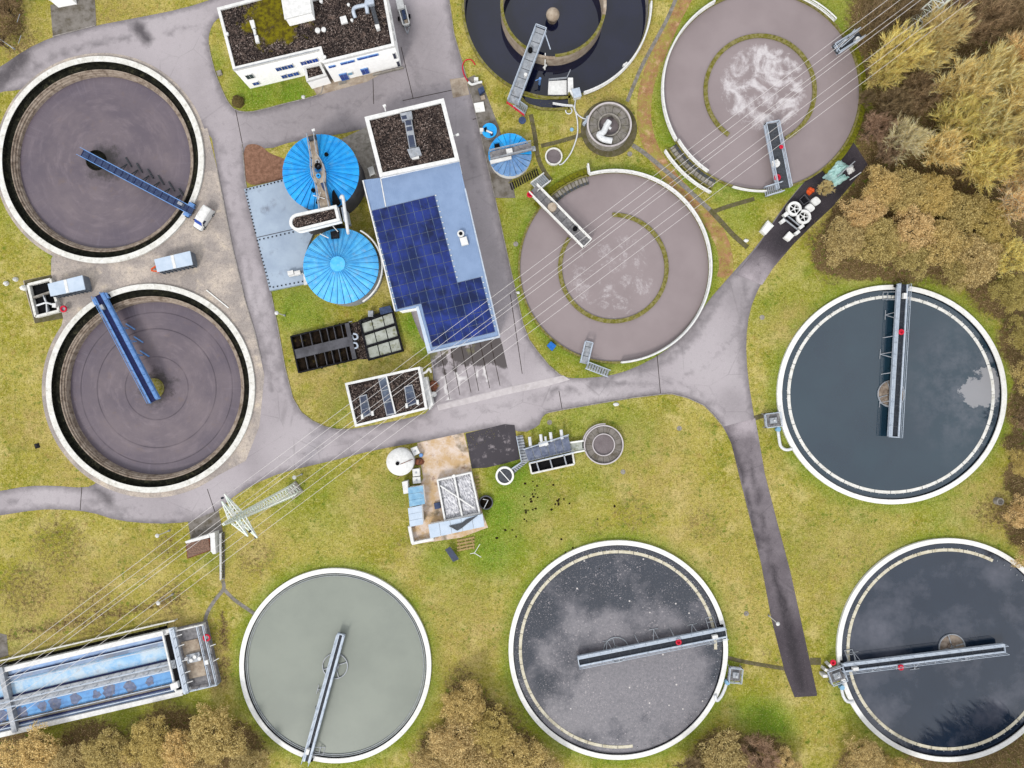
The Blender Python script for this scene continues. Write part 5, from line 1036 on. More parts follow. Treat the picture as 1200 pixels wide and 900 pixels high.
t = thing('covered_tank', 'little blue covered round tank beside the larger blue covered one', 'tank', P(573.5, 153, 0), 'small blue covered tanks'); c = P(573.5, 153, 1.2); r = PX(8.8, 1.2); FOOT.append(circle(c, r, 20)); MB().lathe(c, [(r - .06, 0), (r - .06, 1.2)], 32).build('wall', M['galv'], t); MB().lathe(c, [(r, 1.18), (r, 1.26), (.02, 1.5)], 32).build('cover', M['roof_blue'], t)
MB().ppx([(567, 150), (570, 148.5), (571, 153), (568, 154.5)], 1.25, 1.6).build('hatch', M['black'], t); MB().ppx([(574, 155), (577, 154), (578, 158), (575, 159)], 1.25, 1.6).build('hatch', M['navy'], t); MB().tube([P(570, 153, 1.6), P(577, 156, 1.6)], .16, 8).build('pipe', M['white'], t); MB().box(tuple(P(564.5, 153.5, .9)), (.6, .6, 1.2)).build('cabinet', M['white'], t)
# pumping bits on the paved strip
t = thing('hose_connection', 'white pump fitting with a red hose on the paving by the dark ring tank', 'pump', P(557, 96, 0)); MB().tube(spline([P(549, 96, .4), P(553, 99, .4), P(560, 97, .4), P(565, 96, .4)], 4), .22, 8).build('pipe', M['white'], t, True); MB().box(tuple(P(558, 93.5, .6)), (.7, .5, .9)).build('pump', M['white'], t); MB().tube(spline([P(549, 96, .2), P(544, 88, .1), P(542, 78, .1), P(545, 71, .1), P(552, 70, .1), P(557, 76, .1)], 5), .09, 6).build('hose', M['red'], t)
solo('cover_slab', 'square white concrete cover on the paving left of the grass and covered tanks', 'cover', MB().ppx([(555, 121), (566.5, 119), (568.5, 130), (557.5, 131.5)], 0, .35), M['rim'])
solo('cabinet', 'small dark slate cabinet on the paving above the square white cover', 'cabinet', MB().ppx([(560, 104), (566, 101), (568, 106), (562, 110)], 0, .9), M['bluedark']); solo('block', 'pale concrete block lying just above the square white cover', 'block', MB().ppx([(563, 113), (567.5, 111), (569, 116), (564, 117)], 0, .4), M['concrete_tan'])
solo('lamp_disc', 'dark round lid on a short post at the stair foot of the dark tank bridge', 'lid', MB().cyl(P(612, 141, 1.0), .62, .9, 1.05, 18).cyl(P(612, 141, .5), .08, 0, .9, 6), M['bluedark'])
t = thing('grating_steps', 'ladder-like grating steps between the covered tank and the middle aeration tank', 'steps', P(615, 209, 0))
for i in range(13):
    x, y = 599 + i * 2.55, 219 - i * 1.42; MB().beam(P(x - 1.2, y - 4.2, .12), P(x + 1.3, y + 3.6, .12), .2, .1).build('tread', M['grid_black'], t)
MB().beam(P(596, 214.5, .2), P(630, 195.5, .2), .14, .2).build('kerb', M['moss'], t)

# ------------------------------------------------------------------ round thickener and little basin near the deep tank
c = P(714, 146, 2.3); r = PX(26, 2.3); t = thing('round_thickener', 'small round concrete basin of ring segments with a white forked pipe, on a dark apron', 'tank', (c.x, c.y, 0)); FOOT.append(circle(c, r + 1, 30))
g0 = P(713.5, 151, 0); MB().cyl(g0, PX(33), -.1, .08, 56).build('apron', M['path_dark'], t); MB().ring(c, r - .3, r, 0, 2.3, 64).build('outer_wall', M['concrete'], t); MB().ring(c, r - .22, r + .04, 2.305, 2.4, 64).build('coping', M['strip'], t)
for i in range(14): MB().ring(c, PX(14, 2), r - .36, 1.75, 1.9 + random.uniform(0, .05), 4, 2 * pi * i / 14, 2 * pi * (i + .95) / 14).build('floor_segment', M['path'], t)
MB().ring(c, PX(12, 2), PX(13.6, 2), 0, 2.25, 48).build('inner_ring', M['concrete'], t); water(c, PX(12, 2), 1.1, 'w_small')
b = MB(); b.tube(spline([P(714, 142, 2.8), P(711, 147, 2.8), P(707, 155, 2.8), P(702, 158, 2.75), P(707, 163, 2.7), P(717, 165, 2.65)], 5), .5, 10); b.tube([P(708, 145, 2.7), P(716, 151, 2.7)], .24, 8); solo('forked_pipe', 'white forked pipe lying over the small ring-segment basin', 'pipe', b, M['pipe'])
b = MB(); b.box(tuple(P(686.5, 143, .5)), (1.2, .5, 1.0), .9); b.box(tuple(P(690, 138, .6)), (.9, .5, 1.1), .5); solo('valve_box', 'white and blue valve box at the upper left of the ring-segment basin', 'box', b, M['galv_pale'])
c = P(649, 183, .6); r = PX(10.2, .6); t = thing('round_basin', 'tiny round concrete basin of brown liquor left of the ring-segment basin', 'tank', (c.x, c.y, 0)); FOOT.append(circle(c, r, 20)); MB().ring(c, r - .22, r, -.2, .6, 48).build('wall', M['rim_old'], t); water(c, r - .2, .25, 'w_small')
for nm, lb, pts in (('hose', 'pale hose winding from the dark ring tank down to the tiny brown basin', [(672, 124), (675.5, 135), (677, 147), (676.5, 158), (673, 170), (668, 181), (660, 191), (655, 193)]), ('hose', 'short pale hose from the white control cabinet to the ring-segment basin', [(674.5, 117), (673.5, 126), (676, 133), (682, 138), (688, 140)])):
    solo(nm, lb, 'hose', MB().tube(spline([P(x, y, .12) for x, y in pts], 6), .12, 6), M['pipe'], smooth=True)
solo('hose_coil', 'small coil of pale hose on the grass below the white float platform', 'hose', MB().ring(P(666.5, 130), .45, .62, .02, .14, 24), M['pipe'])
solo('cover_plate', 'tiny turquoise cover on the grass left of the ring-segment basin', 'cover', MB().cyl(P(670, 152), .32, 0, .12, 14), M['skyblue'])

# ------------------------------------------------------------------ black grid filter beds
def quad(c4, u, v): a, b, c, d = c4; return (a.lerp(b, u)).lerp(d.lerp(c, u), v)
def Q4(px, z): return [Vector(p) for p in XY(px, z)]
t = thing('filter_bed', 'black open filter bed with two rows of soil-filled cells in the lawn', 'filter bed', P(377, 408, 0)); q = Q4([(340, 394), (408, 377.5), (417.5, 421), (349.5, 437)], .9); FOOT.append([tuple(x) for x in q])
MB().prism(q, -.1, .15).build('floor', M['bedsoil'], t)
def barq(u0, v0, u1, v1, w, z0, z1, nm, mt, tt, q): a, b_ = quad(q, u0, v0), quad(q, u1, v1); MB().beam((*a, (z0 + z1) / 2), (*b_, (z0 + z1) / 2), w, z1 - z0).build(nm, M[mt], tt)
for v in (0.01, .99): barq(0, v, 1, v, .22, 0, .9, 'frame', 'grid_black', t, q)
for u in (0.005, .995): barq(u, 0, u, 1, .22, 0, .86, 'frame', 'grid_black', t, q)
p4 = [quad(q, 0, .37), quad(q, 1, .37), quad(q, 1, .62), quad(q, 0, .62)]; MB().prism(p4, .1, .78).build('middle_cover', M['wall_grey'], t)
for u in (.17, .33, .5, .62, .74, .87):
    for v0, v1 in ((.02, .37), (.62, .98)): barq(u, v0, u, v1, .1, .2, .84, 'divider', 'wall_grey', t, q)
cl = ['rust', 'soil', 'track', 'soil', 'moss', 'soil', 'soil']
for i in range(7):
    us = (0, .17, .33, .5, .62, .74, .87, 1)
    for j, (v0, v1) in enumerate(((.03, .36), (.63, .97))):
        e = [quad(q, us[i] + .015, v0), quad(q, us[i + 1] - .015, v0), quad(q, us[i + 1] - .015, v1), quad(q, us[i] + .015, v1)]; m = sum(e, Vector((0, 0))) / 4
        MB().blob((*m, .1), ((us[i + 1] - us[i]) * 5.2, 1.3, .22), i * 3 + j, 12, 3, .3).build('fill', M['bedsoil'], t)
barq(.955, .0, 1.06, .0, .1, .3, .8, 'bracket', 'galv', t, q); a, b_ = quad(q, .975, .02), quad(q, .975, .98); MB().beam((*a, .95), (*b_, .95), .7, .12).build('end_walkway', M['wall_grey'], t)
t = thing('glazed_bed', 'nine pale algae-stained glass panels in a black frame beside the black filter bed', 'glazed bed', P(447, 392, 0)); q = Q4([(421, 375), (459.5, 361), (472.5, 411.5), (432, 422.5)], .9); FOOT.append([tuple(x) for x in q])
MB().prism(q, 0, .5).build('base', M['grid_black'], t)
for i in range(3):
    for j in range(3):
        u0, u1, v0, v1 = (i + .05) / 3, (i + .97) / 3, (.07 + .9 * (j + .1) / 3), (.07 + .9 * (j + .95) / 3); MB().prism([quad(q, u0, v0), quad(q, u1, v0), quad(q, u1, v1), quad(q, u0, v1)], .5, .68 + random.uniform(0, .03)).build('glass_panel', M['panelpale'], t)
for v in (0.02, .36, .66, .985): barq(0, v, 1, v, .3, .4, .9, 'frame', 'grid_black', t, q)
for u in (.01, .985): barq(u, 0, u, 1, .34, .4, .88, 'frame', 'grid_black', t, q)
MB().ppx([(444, 361), (457, 358), (460, 365), (446, 368.5)], 0, 1.2).build('pump_box', M['bluedark'], t); MB().box(tuple(P(435, 368, .6)), (.8, 1.0, 1.2)).build('valve_box', M['galv'], t)
for i, (y, lb) in enumerate(((394, 'upper of two hooked white pipes between the filter bed and glass panels'), (404.5, 'lower of two hooked white pipes between the filter bed and glass panels'))):
    solo('hooked_pipe', lb, 'pipe', MB().tube(spline([P(414, y - 3, .8), P(418, y - 2, .8), P(419, y + 2, .8), P(415, y + 3.5, .8), P(412.5, y - 1, .5)], 5), .16, 8), M['galv_pale'])
solo('gravel_bed', 'dark gravel strip between the black filter bed and the glass panels', 'gravel', MB().ppx([(408, 380), (421, 376), (432, 421), (418, 421)], -.05, .06), M['gravel'])

# ------------------------------------------------------------------ compound south of the main road
t = thing('sludge_container', 'white-rimmed open bay container filled with pale lumpy waste on the concrete pad', 'container', P(536, 582, 0)); q = Q4([(512, 562.5), (552, 553.5), (562.5, 602), (521, 611)], 1.6); FOOT.append([tuple(x) for x in q])
for v in (.01, .99): barq(0, v, 1, v, .25, 0, 1.6, 'side', 'white', t, q)
for u in (.012, .5, .988): barq(u, 0, u, 1, .28, 0, 1.58, 'side', 'white', t, q)
lump = mat('pale_lumpy_waste', C(244, 244, 247), C(214, 214, 220), 1.8, rough=.9, dirt=C(140, 138, 140), dscale=1.8, dlo=.6, dhi=.74, bump=.8, bscale=5)
for k, (u0, u1) in enumerate(((.03, .48), (.52, .97))):
    b = MB(); N = 22; R_ = random.Random(k); vs = []; 
    for j in range(N + 1):
        for i in range(N + 1): p = quad(q, u0 + (u1 - u0) * i / N, .03 + .94 * j / N); e = min(i, N - i, j, N - j); vs.append((*p, .75 + min(1, e / 3) * .35 + R_.uniform(-.16, .2)))
    b.add(vs, [(j * (N + 1) + i, j * (N + 1) + i + 1, (j + 1) * (N + 1) + i + 1, (j + 1) * (N + 1) + i) for j in range(N) for i in range(N)]); b.build('waste_fill', lump, t, fix=False)
MB().beam((*quad(q, .06, .15), 1.45), (*quad(q, .86, .84), 1.45), .22, .16).build('cross_pipe', M['white'], t)
for u in (.25,): p = P(532, 558, 1.6); MB().cyl(p, .3, 1.4, 1.9, 12).build('cap', M['white'], t)
t = thing('store_shed', 'long low shed with pale blue-white sheet roof below the waste container', 'shed', P(535, 617, 0)); pts = [(501.5, 615), (565.7, 602.5), (568, 617), (504, 631)]; q = Q4(pts, 2.2); FOOT.append([tuple(x) for x in q]); MB().prism(inset([tuple(x) for x in q], .15), 0, 2.0).build('wall', M['white_wall'], t)
for i in range(5): MB().prism([quad(q, i / 5 + .004, 0), quad(q, (i + 1) / 5 - .004, 0), quad(q, (i + 1) / 5 - .004, 1), quad(q, i / 5 + .004, 1)], 2.02, 2.14 + random.uniform(0, .03)).build('roof_panel', M['container'], t)
b = MB(); b.ppx([(526, 616.5), (541, 613), (546, 609), (560, 604), (541, 619), (536, 622)], 2.2, 2.32); solo('cable_bundle', 'dark crumpled sheet lying on the long shed roof', 'sheet', b, M['grating'])
def shed(label, px, z, mt, cat='shed', name='shed', wm='white_wall', n=3):
    t = thing(name, label, cat, P(sum(p[0] for p in px) / 4, sum(p[1] for p in px) / 4, 0)); q = Q4(px, z); FOOT.append([tuple(x) for x in q]); MB().prism(inset([tuple(x) for x in q], .1), 0, z - .12).build('wall', M[wm], t)
    for i in range(n): MB().prism([quad(q, 0, i / n + .006), quad(q, 1, i / n + .006), quad(q, 1, (i + 1) / n - .006), quad(q, 0, (i + 1) / n - .006)], z - .1, z + random.uniform(0, .04)).build('roof_panel', M[mt], t)
    return t
shed('small shed with faded sky-blue roof left of the waste container', [(478, 571.5), (495.5, 569), (498, 590.5), (480, 594)], 2.3, 'skyblue'); shed('small shed with pale white-blue roof directly below the faded blue one', [(478, 595.5), (494, 592), (496, 614.5), (480.4, 617.5)], 2.4, 'container')
MB().ppx([(471, 565), (477.5, 563.5), (478.5, 578), (473, 579)], 0, 1.8).build('x', M['white']).name = 'tmp'
o = bpy.data.objects['tmp']; o.name = 'cabinet'; tag(o, 'narrow upright white cabinet touching the left of the faded blue shed', 'cabinet', None)
for px, lb in (([(483, 550), (491.5, 549), (492, 557.5), (484, 558.5)], 'upper one of two stacked-close white cube tanks below the white domed tank'), ([(483.5, 559.5), (492, 558.5), (493, 566), (484, 567)], 'lower one of two close white cube tanks, just above the faded blue shed'), ([(481, 525.5), (488, 523), (492, 531), (485, 534.5)], 'white cube tank tilted at the upper right of the white domed tank')):
    t = thing('cube_tank', lb, 'tank', P(*px[0], 0), 'white cube tanks'); b = MB().ppx(px, .12, 1.15); b.build('bottle', M['white'], t); MB().ppx(px, 0, .12).build('pallet', M['wood'], t); cx = sum(p[0] for p in px) / 4; cy = sum(p[1] for p in px) / 4; MB().cyl(P(cx, cy, 1.2), .16, 1.15, 1.22, 12).build('lid', M['galv'], t)
c = P(468.5, 541.5, 2.2); r = PX(16, 2.2); FOOT.append(circle(c, r, 20)); t = thing('domed_tank', 'white domed round tank at the left end of the compound beside the road', 'tank', (c.x, c.y, 0)); MB().lathe(c, [(r, 0), (r, 1.9)], 40).build('wall', M['white'], t); MB().lathe(c, [(r + .03, 1.9), (r * .9, 2.2), (r * .5, 2.5), (.02, 2.62)], 40).build('dome', M['white'], t, True)
MB().cyl(P(466, 543, 2.5), .32, 2.3, 2.75, 14).build('vent', M['black'], t); MB().beam(P(469, 544, 2.6), P(484, 538, 2.4), .1).build('pipe', M['rust'], t); MB().ppx([(462, 551), (476, 546), (479, 551), (466, 557)], 1.2, 1.9).build('pump_shelf', M['white'], t); MB().rail([P(466, 560, .1), P(476, 555, .1)], 1, .06).build('ladder', M['wood'], t)
solo('barrel', 'small blue barrel beside the white domed tank', 'barrel', MB().lathe(P(494, 533), [(.28, 0), (.33, .2), (.33, .7), (.28, .9)], 16, True, True), M['bluebeam']); solo('barrel_stack', 'muddle of rusty machine parts between the domed tank and the stained pad', 'scrap', MB().blob(P(491, 541, 0), (.9, .7, .6), 9), M['rust'])
solo('plate', 'small slate-blue plate leaning against the left of the waste container', 'plate', MB().ppx([(508.5, 590), (515, 588.5), (516.5, 595.5), (509.5, 597)], 0, .5), M['bluedark'])
t = thing('low_wall', 'white L-shaped retaining wall at the lower left corner of the compound', 'wall', P(482, 636, 0)); wall_px([(479.5, 617), (483.5, 637)], .5, 0, 1.1, 'white', 'wall', t); wall_px([(482.5, 637.2), (508, 631.8)], .45, 0, 1.08, 'white', 'wall', t)
c = P(569.5, 589, .5); t = thing('tub', 'dark round tub with a V of white pipes beside the waste container', 'tub', (c.x, c.y, 0)); FOOT.append(circle(c, 1.25, 16)); MB().ring(c, 1.02, 1.2, 0, .6, 32).build('wall', M['wall_grey'], t); MB().lathe(c, [(1.03, .2), (.01, .22)], 24).build('fill', M['bedsoil'], t); MB().tube([P(566, 585, .7), P(572, 586, .7), P(567, 596, .7)], .07, 8).build('pipe', M['pipe'], t)
t = thing('wooden_pallet', 'slatted wooden pallet frame on the grass below the long shed', 'pallet', P(545, 637, 0))
for i, y in enumerate((631.5, 635.5, 639.5, 643)): MB().beam(P(535.5, y + 2.4, .12), P(556, y - 1.8, .12), .3, .08).build('slat', M['wood'], t)
for x in (538, 546, 554): MB().beam(P(x - 1, 631.5, .04), P(x + 1.5, 644, .04), .2, .07).build('bearer', M['wood'], t)
t = thing('solar_stand', 'tilted dark solar panel on a small stand in the grass below the compound', 'solar panel', P(529, 650, 0)); a = [P(521.5, 644, 1.3), P(527.5, 640.5, 1.3), P(538, 655, .5), P(531, 658.5, .5)]; MB().add([*a, *[p + Vector((0, 0, .06)) for p in a]], [(3, 2, 1, 0), (4, 5, 6, 7)] + [(i, (i + 1) % 4, 4 + (i + 1) % 4, 4 + i) for i in range(4)]).build('panel', M['glass_dark'], t); MB().beam(P(528, 648, 0), P(528, 648, .9), .12).build('post', M['galv'], t)
t = thing('weather_mast', 'thin white three-armed weather mast in the grass below the compound', 'mast', P(556, 649, 0)); b = MB(); b.beam(P(556, 649, 0), P(556, 649, 1.8), .1); b.build('mast', M['white'], t)
for e in ((562.5, 637.5), (551, 649), (564, 653)): MB().beam(P(556, 648, 1.8), P(*e, 1.8), .09).build('arm', M['white'], t)
t = thing('pallet_stack', 'small wooden pallet leaning at the right of the waste container', 'pallet', P(560, 566, 0))
for i in range(4): MB().beam(P(556.5 + i * .4, 560 + i * 4.2, .25), P(561 + i * .4, 559 + i * 4.2, .25), .22, .08).build('slat', M['wood'], t)

# screening plant and round clarifier pot
t = thing('screening_plant', 'row of slate-blue screens with white stub pipes over a black basin, between two round pots', 'machine', P(645, 525, 0)); FOOT.append(XY([(605, 508), (668, 505), (674, 545), (622, 557), (606, 545)]))
q = Q4([(614, 526), (666, 510), (670, 529), (619, 541)], 1.5); MB().prism(q, .1, 1.2).build('trough', M['galv'], t)
for i in range(6): MB().prism([quad(q, (i + .06) / 6, .12), quad(q, (i + .94) / 6, .12), quad(q, (i + .94) / 6, .95), quad(q, (i + .06) / 6, .95)], 1.2, 1.34 + (i % 2) * .03).build('screen_panel', M['screen'], t)
for i, (x, y) in enumerate(((621, 517), (634, 514), (639.5, 516.5), (645.5, 511.5), (658, 508.5))): MB().tube([P(x - .5, y - 5, 1.6), P(x + .8, y + 6, 1.6)], .2 if i == 2 else .27, 8).build('stub_pipe', M['pipe'], t)
MB().ppx([(631, 519), (641, 516), (643, 521), (632, 524)], 1.3, 1.9).build('gearbox', M['white'], t); MB().rail([P(613, 526.5, 1.2), P(666, 509, 1.2)], .9, .06, 1.2).build('railing', M['galv_pale'], t); MB().rail([P(620, 542, 1.2), P(672, 529.5, 1.2)], .9, .06, 1.2).build('railing', M['galv_pale'], t)
wl = [(620.5, 543), (671, 531), (673, 544), (623, 555)]; q2 = Q4(wl, .6)
for u0, v0, u1, v1 in ((0, 0, 1, 0), (1, 0, 1, 1), (1, 1, 0, 1), (0, 1, 0, 0)): barq(u0, v0, u1, v1, .28, -.1, .6 + .01 * u0, 'basin_wall', 'rim_old', t, q2)
MB().prism(q2, -.2, .06).build('basin_floor', M['black'], t)
for u in (.16, .47, .8): barq(u, .0, u + .02, .9, .22, .3, .6, 'strut', 'galv', t, q2)
t2 = thing('grating_walkway', 'angled grating walkway from the bitumen pad to the small pot', 'walkway', P(608, 525, 0)); b = MB()
MB().ppx([(605, 511), (612.5, 510), (619.5, 540), (611, 541)], .5, .6).build('deck', M['galv'], t2); MB().ppx([(610.5, 541.5), (619.5, 540.5), (602.5, 554.5), (599.5, 548.5)], .5, .59).build('deck', M['galv'], t2)
for i in range(9): MB().beam(P(605.3 + i * .75, 512 + i * 3.3, .63), P(613 + i * .75, 511 + i * 3.3, .63), .1, .06).build('bar', M['grating'], t2)
for i in range(6): MB().beam(P(601 + i * 2, 550.5 - i * 1.5, .63), P(604 + i * 2.3, 554 - i * 2.1, .63), .1, .06).build('bar', M['grating'], t2)
MB().rail([P(605, 511, .6), P(611, 541, .6), P(599.5, 549, .6)], .9, .05).build('railing', M['galv_pale'], t2)
c = P(591.5, 557.7, 1.0); r = PX(10.8, 1.0); t = thing('round_pot', 'small white-rimmed round pot with dark split lid at the end of the grating walkway', 'tank', (c.x, c.y, 0)); FOOT.append(circle(c, r, 20)); MB().ring(c, r - .32, r, 0, 1.0, 44).build('wall', M['rim'], t)
for k in range(2): a0 = -.85 + pi * k; MB().prism([(c.x + (r - .33) * cos(a0 + .05 + (pi - .1) * i / 16), c.y + (r - .33) * sin(a0 + .05 + (pi - .1) * i / 16)) for i in range(17)], .7, .86).build('lid_half', M['grating'], t)
MB().beam((c.x - (r - .3) * cos(-.85), c.y - (r - .3) * sin(-.85), .9), (c.x + (r - .3) * cos(-.85), c.y + (r - .3) * sin(-.85), .9), .14, .08).build('lid_seam', M['rim'], t)
c = P(707.6, 521.4, 1.0); r = PX(23.3, 1.0); t = thing('round_pot', 'round grey segmented basin with a central sludge eye at the end of the screening plant', 'tank', (c.x, c.y, 0)); FOOT.append(circle(c, r, 24)); MB().ring(c, r - .2, r, -.2, 1.0, 64).build('wall', M['strip'], t); MB().ring(c, r + .05, r + .26, -.1, .8, 30, radians(85), radians(190)).build('side_wall', M['strip'], t)
for i in range(16): MB().ring(c, PX(13.2, .8), r - .27, .4, .6 + random.uniform(0, .03), 4, 2 * pi * i / 16, 2 * pi * (i + .96) / 16).build('floor_segment', M['paving'], t)
MB().ring(c, PX(12.2, .8), PX(13.3, .8), 0, .85, 48).build('inner_ring', M['strip'], t); water(c, PX(12.05, .8), .5, 'w_small')
t = thing('channel_bridge', 'short greenish covered channel joining the screens to the round segmented basin', 'channel', P(676, 526, 0)); MB().ppx([(668, 519.5), (684.5, 517), (685, 528), (670, 530.5)], .1, .8).build('cover', M['panelpale'], t); wall_px([(667, 519), (684, 516.6)], .25, .1, 1.0, 'rim', 'side', t); wall_px([(670, 531), (686, 528)], .25, .1, 1.0, 'rim', 'side', t)

# ------------------------------------------------------------------ rectangular blue tank, lower left
ex, ey = Vector((.9744, -.2249)), Vector((.2249, .9744)); O = Vector((196.5, 738.0))
def RPX(u, v): p = O + ex * u + ey * v; return (p.x, p.y)
t = thing('rectangular_tank', 'long rectangular tank with light-blue water lanes and white walls at the left edge', 'tank', P(90, 790, 0)); FOOT.append(XY([RPX(-260, -16), RPX(52, -16), RPX(52, 80), RPX(-260, 80)]))
def lane(v0, v1, z0, z1, mt, nm, u0=-250, u1=0, par=t): return MB().prism(XY([RPX(u0, v0), RPX(u1, v0), RPX(u1, v1), RPX(u0, v1)], z1), z0, z1).build(nm, M[mt], par)
lane(0, 5.5, -.3, 1.2, 'white', 'wall'); lane(73.5, 79, -.3, 1.18, 'white', 'wall')
lane(-5, 0, -.3, .12, 'channel', 'outer_channel'); lane(-10, -5.2, 0, .5, 'moss', 'outer_wall')
def lanewater():
    m = NT('blue_lane_water'); n = m.noise(.35, 6, .65); c = m.mix(m.ramp(n, .4, .6), C(118, 184, 236), C(164, 206, 238)); c = m.mix(m.ramp(m.noise(.22, 7, .75), .44, .58, 0, .85), c, C(206, 222, 232)); c = m.mix(m.ramp(m.noise(.5, 6, .7), .58, .68, 0, .7), c, C(160, 170, 184)); m.col(c); m.rough(.3); m.bump(n, .1, .05); return m.m
M['lane'] = lanewater(); M['silt'] = mat('silted_blue_slab', C(150, 172, 204), C(120, 132, 152), .3, rough=.6, dirt=C(150, 144, 138), dscale=.4, dlo=.5); M['raft'] = mat('grey_scum_raft', C(134, 146, 178), C(116, 124, 150), 1.5, rough=.8, dirt=C(168, 162, 156), dscale=1.6)
M['lane2'] = mat('blue_lane_clear', C(128, 186, 242), C(108, 168, 234), .4, rough=.3, dirt=C(128, 150, 186), dscale=.4); M['lane3'] = mat('slate_lane', C(168, 200, 246), C(146, 168, 208), .35, rough=.35, dirt=C(206, 226, 246), dscale=.3, dlo=.5)
lane(36, 45.8, 0, .95, 'galv', 'middle_walkway'); lane(12, 16.5, 0, .8, 'silt', 'side_walkway'); lane(62.5, 66, 0, .8, 'path', 'side_walkway')
for v in (10.3, 33.8, 46.2, 66.6): lane(v, v + 1.7, 0, .72, 'navy', 'chain_guide')
for v0, v1, mt in ((5.0, 12.5, 'lane3'), (16.2, 36, 'lane'), (47.5, 62.8, 'lane2'), (65.8, 74, 'lane3')):
    o = lane(v0, v1, -.3, .45 if True else .4, mt, 'water', par=None); o['kind'] = 'structure'
for i in range(9):
    p = P(*RPX(-34 - i * 21.5 - (i % 3) * 3, 54 + (i % 2) * 1.5), .46); b = MB(); rr = .75 + .2 * ((i * 7) % 3); b.v = [(p.x, p.y, .5)] + [(p.x + rr * (1 + random.uniform(-.3, .3)) * cos(a), p.y + rr * (1 + random.uniform(-.3, .3)) * sin(a), .47) for a in [k * pi / 8 for k in range(16)]]; b.f = [(0, 1 + k, 1 + (k + 1) % 16) for k in range(16)]
    solo('scum_raft', ('%s round scum raft from the gantry in the lower blue lane' % ('first', 'second', 'third', 'fourth', 'fifth', 'sixth', 'seventh', 'eighth', 'ninth')[i]), 'scum', b, M['raft'], 'scum rafts in the blue lane')
for v in (12, 19, 47.2, 70): MB().beam(P(*RPX(-250, v), .85), P(*RPX(-8, v), .85), .16, .1).build('guide_rail', M['galv_pale'], t)
b = MB()
for v in (38.5, 44.8): b.rail([P(*RPX(-250, v), .95), P(*RPX(-3, v), .95)], 1.0, .05, 2.2)
b.build('railing', M['galv_pale'], t); MB().rail([P(*RPX(-250, 62), .8), P(*RPX(-3, 62), .8)], .7, .05, 1.3, mids=0).build('railing', M['galv_pale'], t)
MB().rail([P(*RPX(-250, -10), .6), P(*RPX(14, -10), .6)], 1.0, .07, 2.2).build('railing', M['rim_old'], t)
lane(1.5, 75, -.3, .9, 'black', 'end_channel', -8, .5); lane(1, 75, -.3, .85, 'grey_deck', 'end_platform', 6, 45)
for u in (10, 37, 44): MB().rail([P(*RPX(u, 2), .85), P(*RPX(u, 74), .85)], 1.0, .06, 1.8).build('railing', M['galv_pale'], t)
MB().rail([P(*RPX(8, 2), .85), P(*RPX(45, 2), .85)], 1.0, .08, 1.8).build('railing', M['white'], t); MB().rail([P(*RPX(8, 74), .85), P(*RPX(45, 74), .85)], 1.0, .08, 1.8).build('railing', M['galv_pale'], t)
lane(18, 62, .85, 1.02, 'concrete_tan', 'drive_base', 12, 32); lane(34, 44, 1.0, 1.5, 'galv', 'drive_unit', 14, 30)
for i in range(4): p = P(*RPX(14 + i * 5, 38 + (i % 2) * 3), 1.7); MB().cyl(p, .3, 1.4, 1.9, 12).build('motor', M['white'], t)
tc = thing('gantry', 'white cross gantry spanning the right end of the rectangular blue tank', 'gantry', P(*RPX(2, 38), 2.2)); z = 2.3
MB().prism(XY([RPX(1, -1), RPX(7, -1), RPX(7, 78), RPX(1, 78)], z), z - .5, z).build('main_beam', M['galv_pale'], tc); MB().prism(XY([RPX(-8.5, 1), RPX(-6.5, 1), RPX(-6.5, 72), RPX(-8.5, 72)], z), z - .4, z - .05).build('second_beam', M['white'], tc)
for v in (0.5, 73): MB().prism(XY([RPX(-10, v), RPX(8, v), RPX(8, v + 4), RPX(-10, v + 4)], z), z - .9, z - .52).build('end_carriage', M['white'], tc)
MB().prism(XY([RPX(-10, 62), RPX(-1, 61), RPX(-1, 68), RPX(-10, 69)], z), z - .2, z + .5).build('drive_box', M['white'], tc)
for v in (10, 22, 40, 54, 66): MB().beam(P(*RPX(6, v), z - .2), P(*RPX(15, v - 1), z - .3), .14).build('arm', M['white'], tc)
MB().rail([P(*RPX(7, 0), z), P(*RPX(7, 76), z)], 1, .05, 1.6).build('railing', M['galv_pale'], tc)
lifebuoy(P(*RPX(43, 19), 1.4), 1.6, 'red lifebuoy with pale centre at the right end of the blue rectangular tank', .5, post=True); tw2 = P(*RPX(36, 47), 1.6); solo('junction_box', 'small white box on the railing right of the rectangular tank gantry', 'box', MB().box(tuple(tw2), (.7, .7, .6), .2), M['white'])
b = MB(); b.beam(P(*RPX(44, 30), 1.8), P(*RPX(51, 29), 1.8), .1); b.beam(P(*RPX(44, 48), 1.8), P(*RPX(51, 46), 1.8), .1); solo('rail_stubs', 'two thin white rods sticking out right of the rectangular tank platform', 'rods', b, M['white'])
lane(-1, 77, .3, 1.5, 'galv', 'far_frame', -205, -199)

